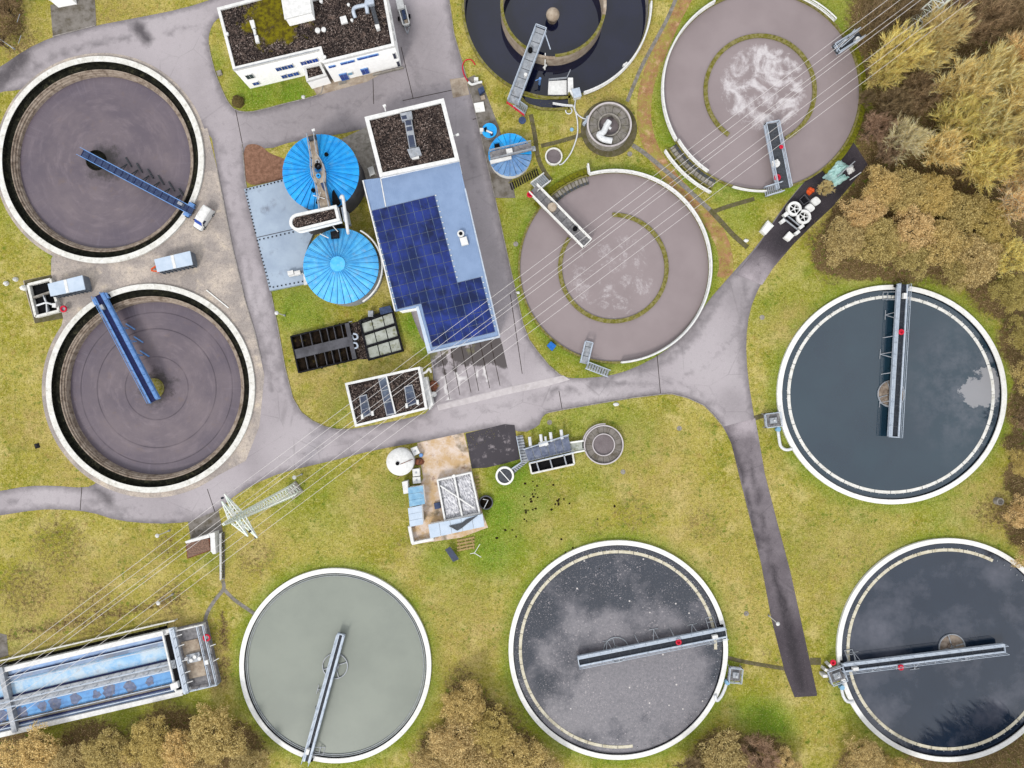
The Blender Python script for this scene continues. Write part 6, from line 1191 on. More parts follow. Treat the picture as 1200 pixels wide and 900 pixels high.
# ------------------------------------------------------------------ yard between western tanks
def rolloff(label, px, z, hitch):
    c4 = Q4(px, z); m = sum(c4, Vector((0, 0))) / 4; t = thing('rolloff_container', label, 'container', (m.x, m.y, 0), 'covered skip containers'); FOOT.append([tuple(x) for x in c4])
    MB().prism(inset([tuple(x) for x in c4], .1), .35, z - .22).build('body', M['container_side'], t); b = MB()
    ux = (c4[1] - c4[0]).normalized(); L = (c4[1] - c4[0]).length; W = (c4[3] - c4[0]).length
    for s in (0, 1):
        for i in range(9): p = c4[0].lerp(c4[1], (i + .5) / 9) if s == 0 else c4[3].lerp(c4[2], (i + .5) / 9); b.box((p.x, p.y, z / 2), (.12, .22, z - .5), atan2(ux.y, ux.x))
    b.build('side_ribs', M['container_side'], t, kind='stuff')
    for i in range(2): MB().prism([quad(c4, i / 2 + .006, 0), quad(c4, (i + 1) / 2 - .006, 0), quad(c4, (i + 1) / 2 - .006, 1), quad(c4, i / 2 + .006, 1)], z - .2, z).build('cover', M['container'], t)
    MB().prism([quad(c4, .46, .01), quad(c4, .54, .01), quad(c4, .54, .99), quad(c4, .46, .99)], z + .002, z + .05).build('cover_strip', M['white'], t)
    for u in (.15, .85):
        for v in (.08, .92): p = quad(c4, u, v); MB().tube([(p.x - .12 * ux.y * 1, p.y + .12 * ux.x, .22), (p.x + .12 * ux.y, p.y - .12 * ux.x, .22)], .22, 10).build('roller', M['black'], t)
    if hitch:
        a = quad(c4, -.0, .5); b = MB(); e = a - ux * 1.7
        b.beam((*quad(c4, 0, .15), .6), (*(e + Vector((0, .1))), .6), .22); b.beam((*quad(c4, 0, .85), .6), (*(e - Vector((0, .1))), .6), .22); b.beam((*(a - ux * .6 + Vector((-ux.y, ux.x)) * .8), .7), (*(a - ux * .6 - Vector((-ux.y, ux.x)) * .8), .7), .22); b.beam((*(a - ux * .2), .6), (*(a - ux * .2), 1.6), .25); b.build('hook_frame', M['orange'], t)
    return t
rolloff('covered pale-blue skip container with orange hook frame, between the two western tanks', [(180.3, 304), (222.8, 294), (226, 310), (184, 319)], 2.5, True); rolloff('covered pale-blue skip container without orange frame, backed onto the concrete pit', [(55.5, 332.7), (96.5, 322.5), (100, 339), (59, 347.3)], 2.5, False)
t = thing('unloading_pit', 'open concrete pit of dark cells with white pipe cross, touching a skip container', 'pit', P(51, 350, 0)); q = Q4([(32.5, 333.5), (58.5, 327), (68.5, 364), (41.5, 371)], .8)
FOOT.append([tuple(x) for x in q]); MB().prism(XY([(28, 329), (60, 322), (74, 373), (41, 379)], .05), -.05, .05).build('apron', M['path_dark'], t)
for u0, v0, u1, v1 in ((0, 0, 1, 0), (1, 0, 1, 1), (1, 1, 0, 1), (0, 1, 0, 0)): barq(u0, v0, u1, v1, .4, 0, .8 + .01 * v0, 'wall', 'rim_old', t, q)
MB().prism(q, .0, .07).build('floor', M['black'], t); barq(0, .42, 1, .36, .3, .1, .7, 'divider', 'concrete', t, q); barq(.5, .4, .55, 1, .18, .1, .6, 'divider', 'galv', t, q)
b = MB(); b.tube([P(43, 358, 1.0), P(54, 354.5, 1.0), P(66, 358, 1.0)], .16, 8); b.tube([P(52, 349, .9), P(54.5, 355, .9), P(55, 366, .9)], .12, 8); b.build('pipe_cross', M['pipe'], t); MB().box(tuple(P(64.5, 358, 1.0)), (.6, .7, .6)).build('valve', M['white'], t)
lifebuoy(P(74.5, 362, .9), .9, 'red lifebuoy with white middle on a post right of the concrete pit', .45, post=True); solo('vent_box', 'whitish round-topped box at the upper left corner of the concrete pit', 'box', MB().blob(P(29.5, 337.5, 0), (.6, .55, 1.0), 5), M['rim'])
solo('marker_post', 'small white pointed cap in the grass above the concrete pit corner', 'post', MB().lathe(P(19, 327.5), [(.4, 0), (.34, .4), (.03, .9)], 10), M['white']); solo('garden_lamp', 'small white round cap in the grass left of the concrete pit', 'lamp', MB().blob(P(8, 332.3, 0), (.42, .42, .7), 6), M['white'])
solo('timber_rail', 'thin white rail lying by the road edge right of the ringed sludge tank', 'rail', MB().beam(P(242, 340, .15), P(268, 361, .15), .16, .12), M['rim'])
# white van
def van():
    a, d = P(240.6, 257, 0), Vector((-.54, -.84)).normalized(); n = Vector((-d.y, d.x)); t = thing('van', 'small white van parked right of the upper left settling tank', 'van', (a.x, a.y, 0)); L, W, H = 4.1, 1.8, 1.85
    def sec(x, hw, z0, z1, tw): return [(a + d * x + n * s * w_).to_tuple() + (z,) if False else (*(a.xy + d * x + n * (s * w_)), z) for s, w_, z in ((-1, hw, z0), (1, hw, z0), (1, hw, (z0 + z1) * .55), (1, tw, z1), (-1, tw, z1), (-1, hw, (z0 + z1) * .55))]
    S_ = [sec(-2.05, .78, .3, 1.3, .7), sec(-1.98, .88, .25, 1.75, .74), sec(-1.6, .9, .22, 1.85, .76), sec(.2, .9, .22, 1.87, .76), sec(.75, .9, .22, 1.78, .74), sec(1.3, .9, .22, 1.12, .78), sec(1.8, .86, .24, .98, .74), sec(2.05, .74, .3, .8, .62)]
    b = MB(); V_ = [p for s in S_ for p in s]; b.add(V_, [(i * 6 + k, i * 6 + (k + 1) % 6, (i + 1) * 6 + (k + 1) % 6, (i + 1) * 6 + k) for i in range(7) for k in range(6)] + [tuple(range(6))[::-1], tuple(42 + k for k in range(6))]); vb = b.build('body', M['white'], t); bv = vb.modifiers.new('bevel', 'BEVEL'); bv.width = .13; bv.segments = 3; bv.limit_method = 'ANGLE'; bv.angle_limit = radians(35)
    def pt(x, y, z): return (*(a.xy + d * x + n * y), z)
    MB().add([pt(.8, -.68, 1.79), pt(.8, .68, 1.79), pt(1.28, .74, 1.18), pt(1.28, -.74, 1.18), pt(.84, -.66, 1.72), pt(.84, .66, 1.72), pt(1.24, .7, 1.1), pt(1.24, -.7, 1.1)], [(0, 1, 2, 3), (4, 5, 6, 7)]).build('windscreen', M['glass_blue'], t)
    MB().add([pt(.25, .80, 1.78), pt(.7, .79, 1.7), pt(1.0, .89, 1.2), pt(.1, .91, 1.2)], [(0, 1, 2, 3)]).build('side_window', M['glass_dark'], t); MB().add([pt(.25, -.80, 1.78), pt(.7, -.79, 1.7), pt(1.0, -.89, 1.2), pt(.1, -.91, 1.2)], [(0, 1, 2, 3)]).build('side_window', M['glass_dark'], t)
    for s in (-1, 1):
        for x in (-1.3, 1.3): w_ = MB().tube([pt(x, s * .72, .32), pt(x, s * .93, .32)], .32, 16).build('wheel', M['black'], t); MB().tube([pt(x, s * .93, .32), pt(x, s * .95, .32)], .18, 12).build('rim', M['galv'], w_)
        MB().box(pt(1.0, s * 1.0, 1.2), (.16, .22, .18), atan2(d.y, d.x)).build('mirror', M['black'], t); MB().box(pt(1.98, s * .5, .75), (.12, .35, .14), atan2(d.y, d.x)).build('headlight', M['galv_pale'], t); MB().box(pt(-2.04, s * .7, 1.0), (.06, .14, .4), atan2(d.y, d.x)).build('tail_light', M['red'], t)
    MB().box(pt(2.05, 0, .45), (.16, 1.5, .25), atan2(d.y, d.x)).build('bumper', M['grating'], t); b = MB()
    for y in (-.6, .6): b.beam(pt(-1.5, y, 1.88), pt(.1, y, 1.89), .05)
    b.build('roof_rail', M['white'], t)
van()
# trailer beside the office
t = thing('trailer', 'white open trailer with drawbar parked right of the office building', 'trailer', P(472, 18, 0)); MB().ppx([(463.5, -1), (471.5, -2), (474, 9), (466, 11)], .5, 1.5).build('front_box', M['white'], t); MB().ppx([(467.5, 11), (475.5, 9), (480.5, 30), (473, 31.5)], .45, .6).build('bed', M['galv'], t)
for q in ([(467.5, 11), (473, 31.5)], [(475.5, 9), (480.5, 30)], [(473, 31.5), (480.5, 30)]): MB().rail([P(*q[0], .6), P(*q[1], .6)], .7, .08, 1.2).build('side', M['white'], t)
MB().ppx([(470.5, 12), (474, 11), (476, 22), (472.5, 22.5)], .6, 1.1).build('load', M['bluedark'], t); MB().ppx([(473.5, 23.5), (477.5, 22.5), (479, 28), (475, 28.5)], .6, 1.0).build('load', M['concrete_tan'], t); b = MB(); b.beam(P(474, 31.5, .5), P(477.6, 39.5, .5), .14); b.beam(P(480, 30, .5), P(477.6, 39.5, .5), .14); b.build('drawbar', M['galv'], t)
for s in ((467.3, 22), (480, 19)): p = P(*s, .35); MB().tube([(p.x - .12, p.y, .35), (p.x + .12, p.y, .35)], .35, 14).build('wheel', M['black'], t)

# ------------------------------------------------------------------ store of equipment on the dark driveway
t = thing('tarpaulin_pile', 'pale teal tarpaulin heap with a pole at the end of the dark driveway', 'tarpaulin', P(985, 201, 0)); FOOT.append(XY([(964, 208), (985, 184), (1003, 196), (982, 218)]))
def cloth(px, h, seed, mt, nm):
    q = Q4(px, h); R_ = random.Random(seed); N = 9; vs = []
    for j in range(N + 1):
        for i in range(N + 1): p = quad(q, i / N, j / N); e = min(i, N - i, j, N - j); vs.append((p.x + R_.uniform(-.12, .12), p.y + R_.uniform(-.12, .12), .06 + h * min(1, e / 2.2) * R_.uniform(.65, 1.0)))
    b = MB(); b.add(vs, [(j * (N + 1) + i, j * (N + 1) + i + 1, (j + 1) * (N + 1) + i + 1, (j + 1) * (N + 1) + i) for j in range(N) for i in range(N)]); return b.build(nm, M[mt], t, fix=False)
cloth([(966.5, 207), (984, 184), (998, 192), (981, 211)], .9, 1, 'teal', 'sheet'); cloth([(976, 209), (992, 203), (997, 207), (980, 218)], .6, 2, 'teal', 'sheet'); cloth([(993, 196), (1001, 192), (1004, 199), (997, 204)], .7, 3, 'white', 'sheet'); MB().beam(P(981, 207, 1.0), P(1002, 189, 1.1), .14).build('pole', M['galv'], t); MB().beam(P(996, 211, .3), P(1009, 202, .3), .14).build('pole', M['pipe'], t)
t = thing('cable_heap', 'orange heap of tubing on the dark driveway above the two white round drums', 'heap', P(949, 225, 0))
for i in range(7): a = i * 2.4; p = P(949 + 2.4 * cos(a) * (i % 3) * .6, 225 + 2.4 * sin(a) * (i % 3) * .6, 0); MB().blob((p.x, p.y, 0), (.42, .42, .5 + .1 * (i % 2)), i, 8, 3).build('bundle', M['orange'], t)
t = thing('crate', 'open dark crate with thin pale edges beside the orange heap', 'crate', P(943.5, 233.5, 0)); q = Q4([(937, 234), (943, 228), (949, 235), (942, 240)], .5); MB().prism(q, 0, .15).build('base', M['grid_black'], t)
for u0, v0, u1, v1 in ((0, 0, 1, 0), (1, 0, 1, 1), (1, 1, 0, 1), (0, 1, 0, 0)): barq(u0, v0, u1, v1, .1, .1, .55, 'side', 'wall_grey', t, q)
for (x, y), lb in (((956.5, 235.5), 'white rounded tub nearest the brown shrub on the dark driveway'), ((949.5, 243.5), 'white rounded tub nearest the spoked drums on the dark driveway')):
    c = P(x, y, .9); t = thing('tub', lb, 'tub', (c.x, c.y, 0), 'white rounded tubs'); b = MB(); pts = []
    for i in range(20): a = 2 * pi * i / 20; k = 1 / max(abs(cos(a)), abs(sin(a))) ** .6; pts.append((c.x + .72 * k * cos(a + .7), c.y + .66 * k * sin(a + .7)))
    b.prism(pts, 0, .8); b.build('body', M['white'], t); MB().prism(inset(pts, .08), .8, .92).build('lid', M['white'], t)
t = thing('aerator_rig', 'dark rig carrying two white spoked drums and four white corner boxes on the driveway', 'machine', P(936, 255, 0)); d = (P(953, 257) - P(921, 236)).normalized()
for x, y in ((931, 244.5), (942, 254)):
    c = P(x, y, 1.2); MB().ring(c, .78, 1.2, .4, 1.25, 32).build('drum', M['white'], t); MB().cyl(c, .8, .35, .5, 24).build('drum_floor', M['black'], t); b = MB()
    for i in range(5): a = i * 1.257; b.beam((c.x, c.y, 1.1), (c.x + .8 * cos(a), c.y + .8 * sin(a), 1.1), .12, .1)
    b.cyl(c, .2, .5, 1.2, 12); b.build('spokes', M['white'], t)
MB().ppx([(922, 252), (929, 246), (948, 262), (943, 268)], .3, .75).build('chassis', M['black'], t); MB().ppx([(921, 245), (930, 238), (951, 256), (943, 266)], .3, .42).build('base_plate', M['white'], t)
for q in ([(917.5, 255.5), (934.5, 269)], [(921, 251.5), (939.5, 266.5)]): MB().beam(P(*q[0], .8), P(*q[1], .8), .2).build('axle', M['galv'], t)
for q in ([(918, 251), (922, 247.5), (925, 251), (920.5, 254.5)], [(914.5, 259), (918.5, 255.5), (921, 259), (917, 262)], [(936, 266), (941, 262), (943, 265), (938, 269)], [(931.5, 272.5), (936, 269), (938, 272), (934, 275.5)]): MB().ppx(q, .2, 1.1).build('corner_box', M['white'], t)
solo('box', 'white flat box standing just below the spoked drum rig on the driveway', 'box', MB().ppx([(919, 278), (925, 271), (931, 276), (925, 282.5)], 0, .8).ppx([(920.3, 278), (925.2, 272.5), (929.5, 276), (925, 281)], .8, .88), M['rim'])
t = thing('bagged_load', 'large white wrapped box on the grass left of the driveway rig', 'box', P(898, 267, 0)); MB().ppx([(891.5, 270), (900, 258), (907, 264.5), (897.5, 275)], 0, 1.0).build('body', M['white'], t); MB().ppx([(893, 270), (900.5, 260), (905, 264.5), (897, 273)], 1.0, 1.15).build('cover', M['rim'], t)
solo('marker_post', 'small white stone beside the dark footpath below the big white wrapped box', 'stone', MB().blob(P(874, 282, 0), (.45, .3, .4), 3), M['white'])

# misc small things on the grass
solo('box', 'bright blue box on the grass at the lower left rim of the middle aeration tank', 'box', MB().ppx([(641, 405), (645.5, 400.5), (651.5, 405), (647, 411)], 0, .9).ppx([(640.7, 405), (645.5, 400), (652, 405), (647, 411.5)], .9, .98), mat('vivid_blue_plastic', C(40, 120, 205), C(34, 104, 186), 2, rough=.4))
c = P(1172.5, 588, 1.0); t = thing('round_bin', 'grey round concrete bin by the woodland edge between two clarifiers', 'bin', (c.x, c.y, 0)); MB().ring(c, .42, .62, 0, 1.0, 28).build('wall', M['concrete'], t); MB().cyl(c, .43, .7, .85, 20).build('lid', M['path'], t)
for i, (x, y, lb) in enumerate(((43.5, 522.5, 'dark square drain cover in the grass left of the ringed sludge tank'), (644, 495, 'round pale drain cover by the road corner above the screening plant'), (730, 553, 'greyish drain cover in the middle of the large central lawn'), (796, 502, 'greyish drain cover in the lawn near the driveway bend'), (874.5, 719, 'greyish round drain cover in the lawn left of the long dark driveway'), (604.5, 286, 'grey round drain cover in the grass left of the middle aeration tank'), (257.5, 86, 'pale stone block in the lawn at the left of the office building'), (738, 180.5, 'grey round drain cover right below the ring-segment basin'), (893, 372, 'small pale stone in the grass left of the clarifier by the woodland'))):
    solo('drain_cover', lb, 'drain cover', MB().cyl(P(x, y), .42, -.02, .06, 16) if i not in (0, 6) else MB().box(tuple(P(x, y, .05)), (.8, .8, .12 if i == 0 else .5), .3), M['concrete' if i else 'grid_black'])
solo('stone', 'white stone on the lawn just below the main road, right of the screening plant', 'stone', MB().blob(P(722, 474, 0), (.5, .3, .3), 2), M['white']); solo('stone', 'small white stone at the lawn edge below the office canopy', 'stone', MB().blob(P(355.5, 114, 0), (.35, .35, .3), 4), M['white']); solo('stone', 'white marker at the grass edge left of the middle aeration tank', 'stone', MB().blob(P(607, 343, 0), (.35, .25, .4), 4), M['white'])
def lamp(base, label, z=4.2, az=None, mt='white'):
    p = P(*base, 0); t = thing('street_lamp', label, 'lamp', p, 'white lamp posts'); MB().tube([(p.x, p.y, 0), (p.x, p.y, z)], .09, 8, .06).build('post', M['white'], t); MB().cyl(p, .16, 0, .5, 10).build('base', M['galv'], t); MB().lathe((p.x, p.y), [(.1, z - .05), (.3, z), (.34, z + .1), (.22, z + .22), (.02, z + .34)], 18).build('head', M['white'], t, True)
lamp((199, 621.5), 'white lamp post by the western road, above the left of the roofless stone hut'); lamp((354, 555.6), 'white lamp post between the main road and the lattice pylon base'); lamp((203, 696), 'white lamp post in the grass above the rectangular blue tank', 5); lamp((900.5, 721), 'white lamp post at the left edge of the long dark driveway'); lamp((334, 369.7), 'white lamp post in the lawn above the black filter bed'); lamp((17, 57.5), 'white lamp post at the upper left corner beside the road', 5.5)
for x, y in ((24.5, 42), (23, 17)): b = MB(); b.beam(P(x, y, 0), P(x, y, 3.4), .12); b.beam(P(x, y, 3.4), P(x - 3, y + 9, 3.2), .06); solo('fence_post', 'thin pale post among the grass at the upper left corner, %s of two' % ('lower' if y > 30 else 'upper'), 'post', b, M['galv'], 'corner posts')
# stairs and hut by the pylon
t = thing('garden_stair', 'stair of dark treads with white handrail between the hut and the clarifier path', 'stair', P(260, 652, 0))
for i in range(18): MB().beam(P(257.3, 625 + i * 3.05, .18), P(262.7, 624.4 + i * 3.05, .18), .22, .14).build('tread', M['path_dark'], t)
MB().rail([P(260.5, 624, .3), P(260.8, 678, .1)], .9, .07, 1.3).build('handrail', M['white'], t); MB().ppx([(257, 624), (263, 623.4), (263.2, 679), (257.5, 679.5)], -.02, .1).build('ramp', M['path'], t)
t = thing('stone_hut', 'small gravel-roofed hut with white L-shaped wall beside the stair and pylon', 'hut', P(233, 640, 0)); MB().ppx([(217.5, 635.5), (245, 630), (247.5, 645), (219.5, 655)], 0, 1.5).build('roof', M['rust'], t); hp = XY([(217.5, 635.5), (245, 630), (247.5, 645), (219.5, 655)], 1.5); FOOT.append(hp)
gm = mat('brown_gravel', C(150, 120, 104), C(104, 84, 74), 5, rough=1, bump=.6, bscale=9); MB().prism(inset(hp, .15), 1.5, 1.56).build('gravel_top', gm, t); MB().ppx([(244.5, 625.5), (251.5, 624), (252.8, 649), (249.5, 649.5), (247, 646), (246.5, 631)], 0, 1.9).build('white_wall', M['white'], t); MB().ppx([(216.5, 634.6), (244.2, 626.2), (245.6, 630), (218, 637)], 0, 1.8).build('white_wall', M['white'], t)
b = MB(); R_ = random.Random(4)
solo('shrub_ball', 'round clipped brownish shrub at the corner of the office lawn', 'shrub', MB().blob(P(279.5, 119.5, 0), (1.0, 1.0, 1.2), 8, 18, 8, .16), mat('brownish_clipped_leaves', C(112, 96, 56), C(72, 66, 34), 6, rough=1, bump=1, bscale=9))
t = thing('white_shelter', 'white flat roof corner poking in above the grey paving at the top left', 'roof', P(68, -2, 0)); MB().ppx([(57, 0), (81, -4), (79, -16), (55, -12)], 2.4, 2.6).build('roof', M['white'], t); MB().ppx([(58, 0), (80, -4), (78, -14), (57, -11)], 0, 2.4).build('wall', M['white_wall'], t)
for i in range(46):
    cx, cy, s = ((622, 583, 11), (655, 590, 9), (620, 598, 10), (640, 570, 30), (690, 620, 40), (590, 625, 16), (660, 650, 30))[i % 7 if i < 34 else i % 3]; x, y = cx + random.gauss(0, s * .55), cy + random.gauss(0, s * .55)
    o = MB().blob(P(x, y, -.03), (random.uniform(.1, .26), random.uniform(.1, .24), .15), i, 8, 3, .3).build('molehill', M['soil']); tag(o, 'small dark molehill in the lawn south of the screening plant', 'molehill', 'molehills on the central lawn')

# ------------------------------------------------------------------ lattice pylons and conductors
B1, B2 = P(345, 574, 0), P(1066, 33, 0); LD = (B2 - B1); LDn = LD.normalized(); LN = Vector((-LDn.y, LDn.x, 0))
def pylon(base, label, hw=.85):
    t = thing('lattice_pylon', label, 'pylon', base, 'lattice pylons')
    Hp = 29.5
    def cor(z, i):
        k = hw * max(.10, 1 - .62 * z / 24 if z < 24 else .38 * (1 - (z - 24) / 6.2)); s, u = ((-1, -1), (1, -1), (1, 1), (-1, 1))[i]; return base + LDn * (s * k) + LN * (u * k) + Vector((0, 0, z))
    for i in range(4): b = MB(); b.beam(cor(0, i), cor(24, i), .17); b.beam(cor(24, i), cor(Hp, i), .13); b.build('mast_leg', M['pylon'], t)
    b = MB(); zs = [0]; 
    while zs[-1] < Hp - .8: zs.append(zs[-1] + max(.8, 1.55 - .03 * zs[-1]))
    for z0, z1 in zip(zs, zs[1:]):
        for i in range(4):
            j = (i + 1) % 4; b.beam(cor(z0, i), cor(z1, j), .075); b.beam(cor(z1, i), cor(z1, j), .07)
    b.build('bracing', M['pylon'], t)
    for z, wd in ((23.7, 3.75), (25.8, 2.9)):
        b = MB(); zz = Vector((0, 0, z)); up = Vector((0, 0, .9))
        for s in (-1, 1):
            tip = base + LN * (s * wd) + zz; rt = [base + LDn * (q * .5) + LN * (s * .3) + zz for q in (-1, 1)]; rt2 = [base + LDn * (q * .35) + LN * (s * .3) + zz + up for q in (-1, 1)]
            for r_ in rt: b.beam(r_, tip, .16)
            for r_ in rt2: b.beam(r_, tip, .13)
            for k in range(1, 6):
                f = k / 6; b.beam(rt[0].lerp(tip, f), rt[1].lerp(tip, f), .09); b.beam(rt[0].lerp(tip, f), rt[1].lerp(tip, f - 1 / 6), .08); b.beam(rt2[0].lerp(tip, f), rt[0].lerp(tip, f - 1 / 6), .07); b.beam(rt2[1].lerp(tip, f), rt[1].lerp(tip, f - 1 / 6), .07)
        b.build('crossarm', M['pylon'], t)
    MB().box((base.x, base.y, .1), (2.2, 2.2, .3), atan2(LDn.y, LDn.x)).build('footing', M['concrete'], t); return t
pa = pylon(B1, 'pale green lattice pylon leaning across the lawn beside the stone hut and stair'); pylon(B2, 'lattice pylon among the yellow bare trees at the upper right, mostly cut by the frame', 1.1)
for (x, y), z, lb in (((262, 583), 22.9, 'first and upper-left most of the seven overhead wires'), ((266, 591), 25.0, 'second overhead wire from the upper left'), ((274.5, 597), 22.9, 'third overhead wire from the upper left'), ((261, 613), 29.5, 'fourth and middle overhead wire, from the pylon peak'), ((288, 615), 22.9, 'fifth overhead wire, just right of the middle one'), ((294, 622), 25.0, 'sixth overhead wire, second from the lower right'), ((301, 629), 22.9, 'seventh overhead wire, nearest the lower right corner')):
    A = P(x, y, z); t = thing('power_line', lb + ', running diagonally over the site', 'power line', A, 'overhead power lines'); pts = []
    D = LD.length
    for i in range(17): f = i / 16; pts.append(A + LDn * (D * f) + Vector((0, 0, -4 * 1.2 * f * (1 - f))))
    back = [A - LDn * (110 * i / 8) + Vector((0, 0, -4 * 1.0 * (i / 16) * (1 - i / 16))) for i in range(8, 0, -1)]; fwd = [pts[-1] + LDn * (60 * i / 4) + Vector((0, 0, -1.2 * i / 4)) for i in range(1, 5)]
    MB().tube(back + pts + fwd, .027, 5).build('conductor', M['wire'], t)
    if z < 29:
        for q in (A, pts[-1]): MB().lathe((q.x, q.y), [(.05, q.z + .02), (.16, q.z + .2), (.1, q.z + .4), (.16, q.z + .6), (.04, q.z + .8)], 8).build('insulator', M['glass_dark'], t)

# ------------------------------------------------------------------ trees
def norm(a): return a / np.maximum(1e-6, np.linalg.norm(a, axis=1, keepdims=True))
def blade_mesh(name, base, d, ln, wd, mt, rg, flat=.7, quadish=False):
    n = len(base); side = np.cross(d, np.array([0, 0, 1.0])); side = norm(side + rg.normal(0, 1, (n, 3)) * (1 - flat)) * (wd[:, None] / 2)
    tip = base + d * ln[:, None]
    if quadish:
        mid = base + d * (ln * .5)[:, None]; V = np.stack([base, mid + side, tip, mid - side], 1).reshape(-1, 3); L = 4
    else: V = np.stack([base - side, base + side, tip], 1).reshape(-1, 3); L = 3
    me = bpy.data.meshes.new(name); me.vertices.add(len(V)); me.vertices.foreach_set('co', V.astype(np.float32).ravel())
    me.loops.add(n * L); me.loops.foreach_set('vertex_index', np.arange(n * L, dtype=np.int32)); me.polygons.add(n); me.polygons.foreach_set('loop_start', np.arange(0, n * L, L, dtype=np.int32)); me.polygons.foreach_set('loop_total', np.full(n, L, np.int32))
    me.update(calc_edges=True); at = me.attributes.new('tone', 'FLOAT', 'FACE'); at.data.foreach_set('value', rg.uniform(0, 1, n).astype(np.float32)); me.materials.append(mt); return me
def leaf_mat(name, ca, cb, cc, sc=.8):
    m = NT(name); at = m.n('ShaderNodeAttribute'); at.attribute_name = 'tone'; oi = m.n('ShaderNodeObjectInfo')
    c = m.mix(m.ramp(m.noise(sc, 3, .6), .38, .62), ca, cb); c = m.mix(m.ramp(at.outputs['Fac'], .35, .95, 0, 1), c, cc)
    hv = m.n('ShaderNodeHueSaturation'); m.l(c, hv.inputs['Color']); m.l(m.ramp(oi.outputs['Random'], 0, 1, .82, 1.2), hv.inputs['Value']); m.l(m.ramp(oi.outputs['Random'], 0, 1, .51, .49), hv.inputs['Hue']); m.col(hv.outputs[0]); m.rough(.85); m.set(Specular_IOR_Level=.12)
    tr = m.n('ShaderNodeBsdfTranslucent'); m.l(hv.outputs[0], tr.inputs[0]); ms = m.n('ShaderNodeMixShader'); ms.inputs[0].default_value = .5; m.l(m.b.outputs[0], ms.inputs[1]); m.l(tr.outputs[0], ms.inputs[2]); m.l(ms.outputs[0], m.out.inputs[0]); return m.m
K_ = 1.95
def C2(*a): return C(*a, K_)
def C3(*a): return C(*a, 2.3)
LM = {'gold': leaf_mat('golden_twigs', C3(212, 186, 116), C3(170, 146, 84), C3(248, 228, 168)), 'ochre': leaf_mat('ochre_twigs', C3(202, 170, 116), C3(176, 146, 98), C3(234, 206, 160)), 'lime': leaf_mat('olive_yellow_twigs', C3(196, 176, 96), C3(164, 150, 80), C3(228, 208, 142)), 'pale': leaf_mat('pale_grey_twigs', C3(190, 172, 128), C3(168, 152, 110), C3(220, 206, 168)),
      'brown': leaf_mat('dull_brown_twigs', C2(136, 114, 86), C2(108, 90, 68), C2(172, 150, 116)), 'mauve': leaf_mat('mauve_brown_twigs', C2(136, 113, 90), C2(112, 93, 74), C2(172, 148, 122)), 'olive': leaf_mat('olive_tan_leaves', C2(164, 144, 90), C2(128, 110, 64), C2(218, 198, 138)), 'tan': leaf_mat('tan_leaves', C2(168, 146, 98), C2(130, 110, 70), C2(220, 199, 146)), 'moss': leaf_mat('mossy_olive_leaves', C2(164, 146, 86), C2(136, 120, 66), C2(206, 188, 124))}
def limbs(rg, R, H, nl, ns, spread):
    segs = []; trunk_top = np.array([0, 0, H * .22]); br = []
    for i in range(nl):
        a = 2 * pi * (i + rg.uniform(-.35, .35)) / nl; el = rg.uniform(.25, 1.25) if i % 3 else rg.uniform(.9, 1.45); rr = R * rg.uniform(.7, 1.0); out = np.array([cos(a) * cos(el), sin(a) * cos(el), 0]) * rr / max(.35, cos(el)) * (.45 + .55 * cos(el)); end = out + np.array([0, 0, H * (.45 + .5 * sin(el))])
        mid = trunk_top + (end - trunk_top) * .5 + np.array([out[0] * .05, out[1] * .05, H * .06]) + rg.normal(0, .25, 3); pts = [trunk_top, mid, end]; br.append((pts, .16))
        for k in range(ns):
            f = rg.uniform(.3, .95); p = (trunk_top + (mid - trunk_top) * f * 2) if f < .5 else (mid + (end - mid) * (f * 2 - 1)); d = (end - trunk_top); d = d / np.linalg.norm(d); q = rg.normal(0, 1, 3); q -= d * q.dot(d); q /= np.linalg.norm(q); e = p + (d * .65 + q * .75 + np.array([0, 0, .2])) * R * rg.uniform(.22, .5)
            br.append(([p, (p + e) / 2 + rg.normal(0, .12, 3), e], .06))
    return br
def make_trunk(br, H, bark):
    b = MB(); b.tube([(0, 0, -.2), (.05, 0, H * .12), (0, 0, H * .24)], .28, 7, .2)
    for pts, r in br: b.tube([tuple(p) for p in pts], r, 5, .02)
    return b
def twiggy(seed, R, H, n, nl=11, ns=7, ln=(.6, 1.5), wd=(.045, .085), spray=.55):
    rg = np.random.default_rng(seed); br = limbs(rg, R, H, nl, ns, 1); segs = [(np.array(p[i]), np.array(p[i + 1]), .6 if r > .1 and i == 0 else 1.0) for p, r in br for i in range(2)]
    segs = [s for s in segs if s[2] == 1.0]; L = np.array([np.linalg.norm(b - a) for a, b, _ in segs]); idx = rg.choice(len(segs), n, p=L / L.sum()); A = np.array([s[0] for s in segs])[idx]; B = np.array([s[1] for s in segs])[idx]; f = rg.uniform(0, 1.05, (n, 1)); base = A + (B - A) * f + rg.normal(0, .10, (n, 3)); dd = norm(B - A)
    d = norm(dd * .6 + rg.normal(0, spray, (n, 3)) + norm(base * np.array([1, 1, .35])) * .4 + np.array([0, 0, .3])); return br, base, d, rg.uniform(*ln, n), rg.uniform(*wd, n), rg
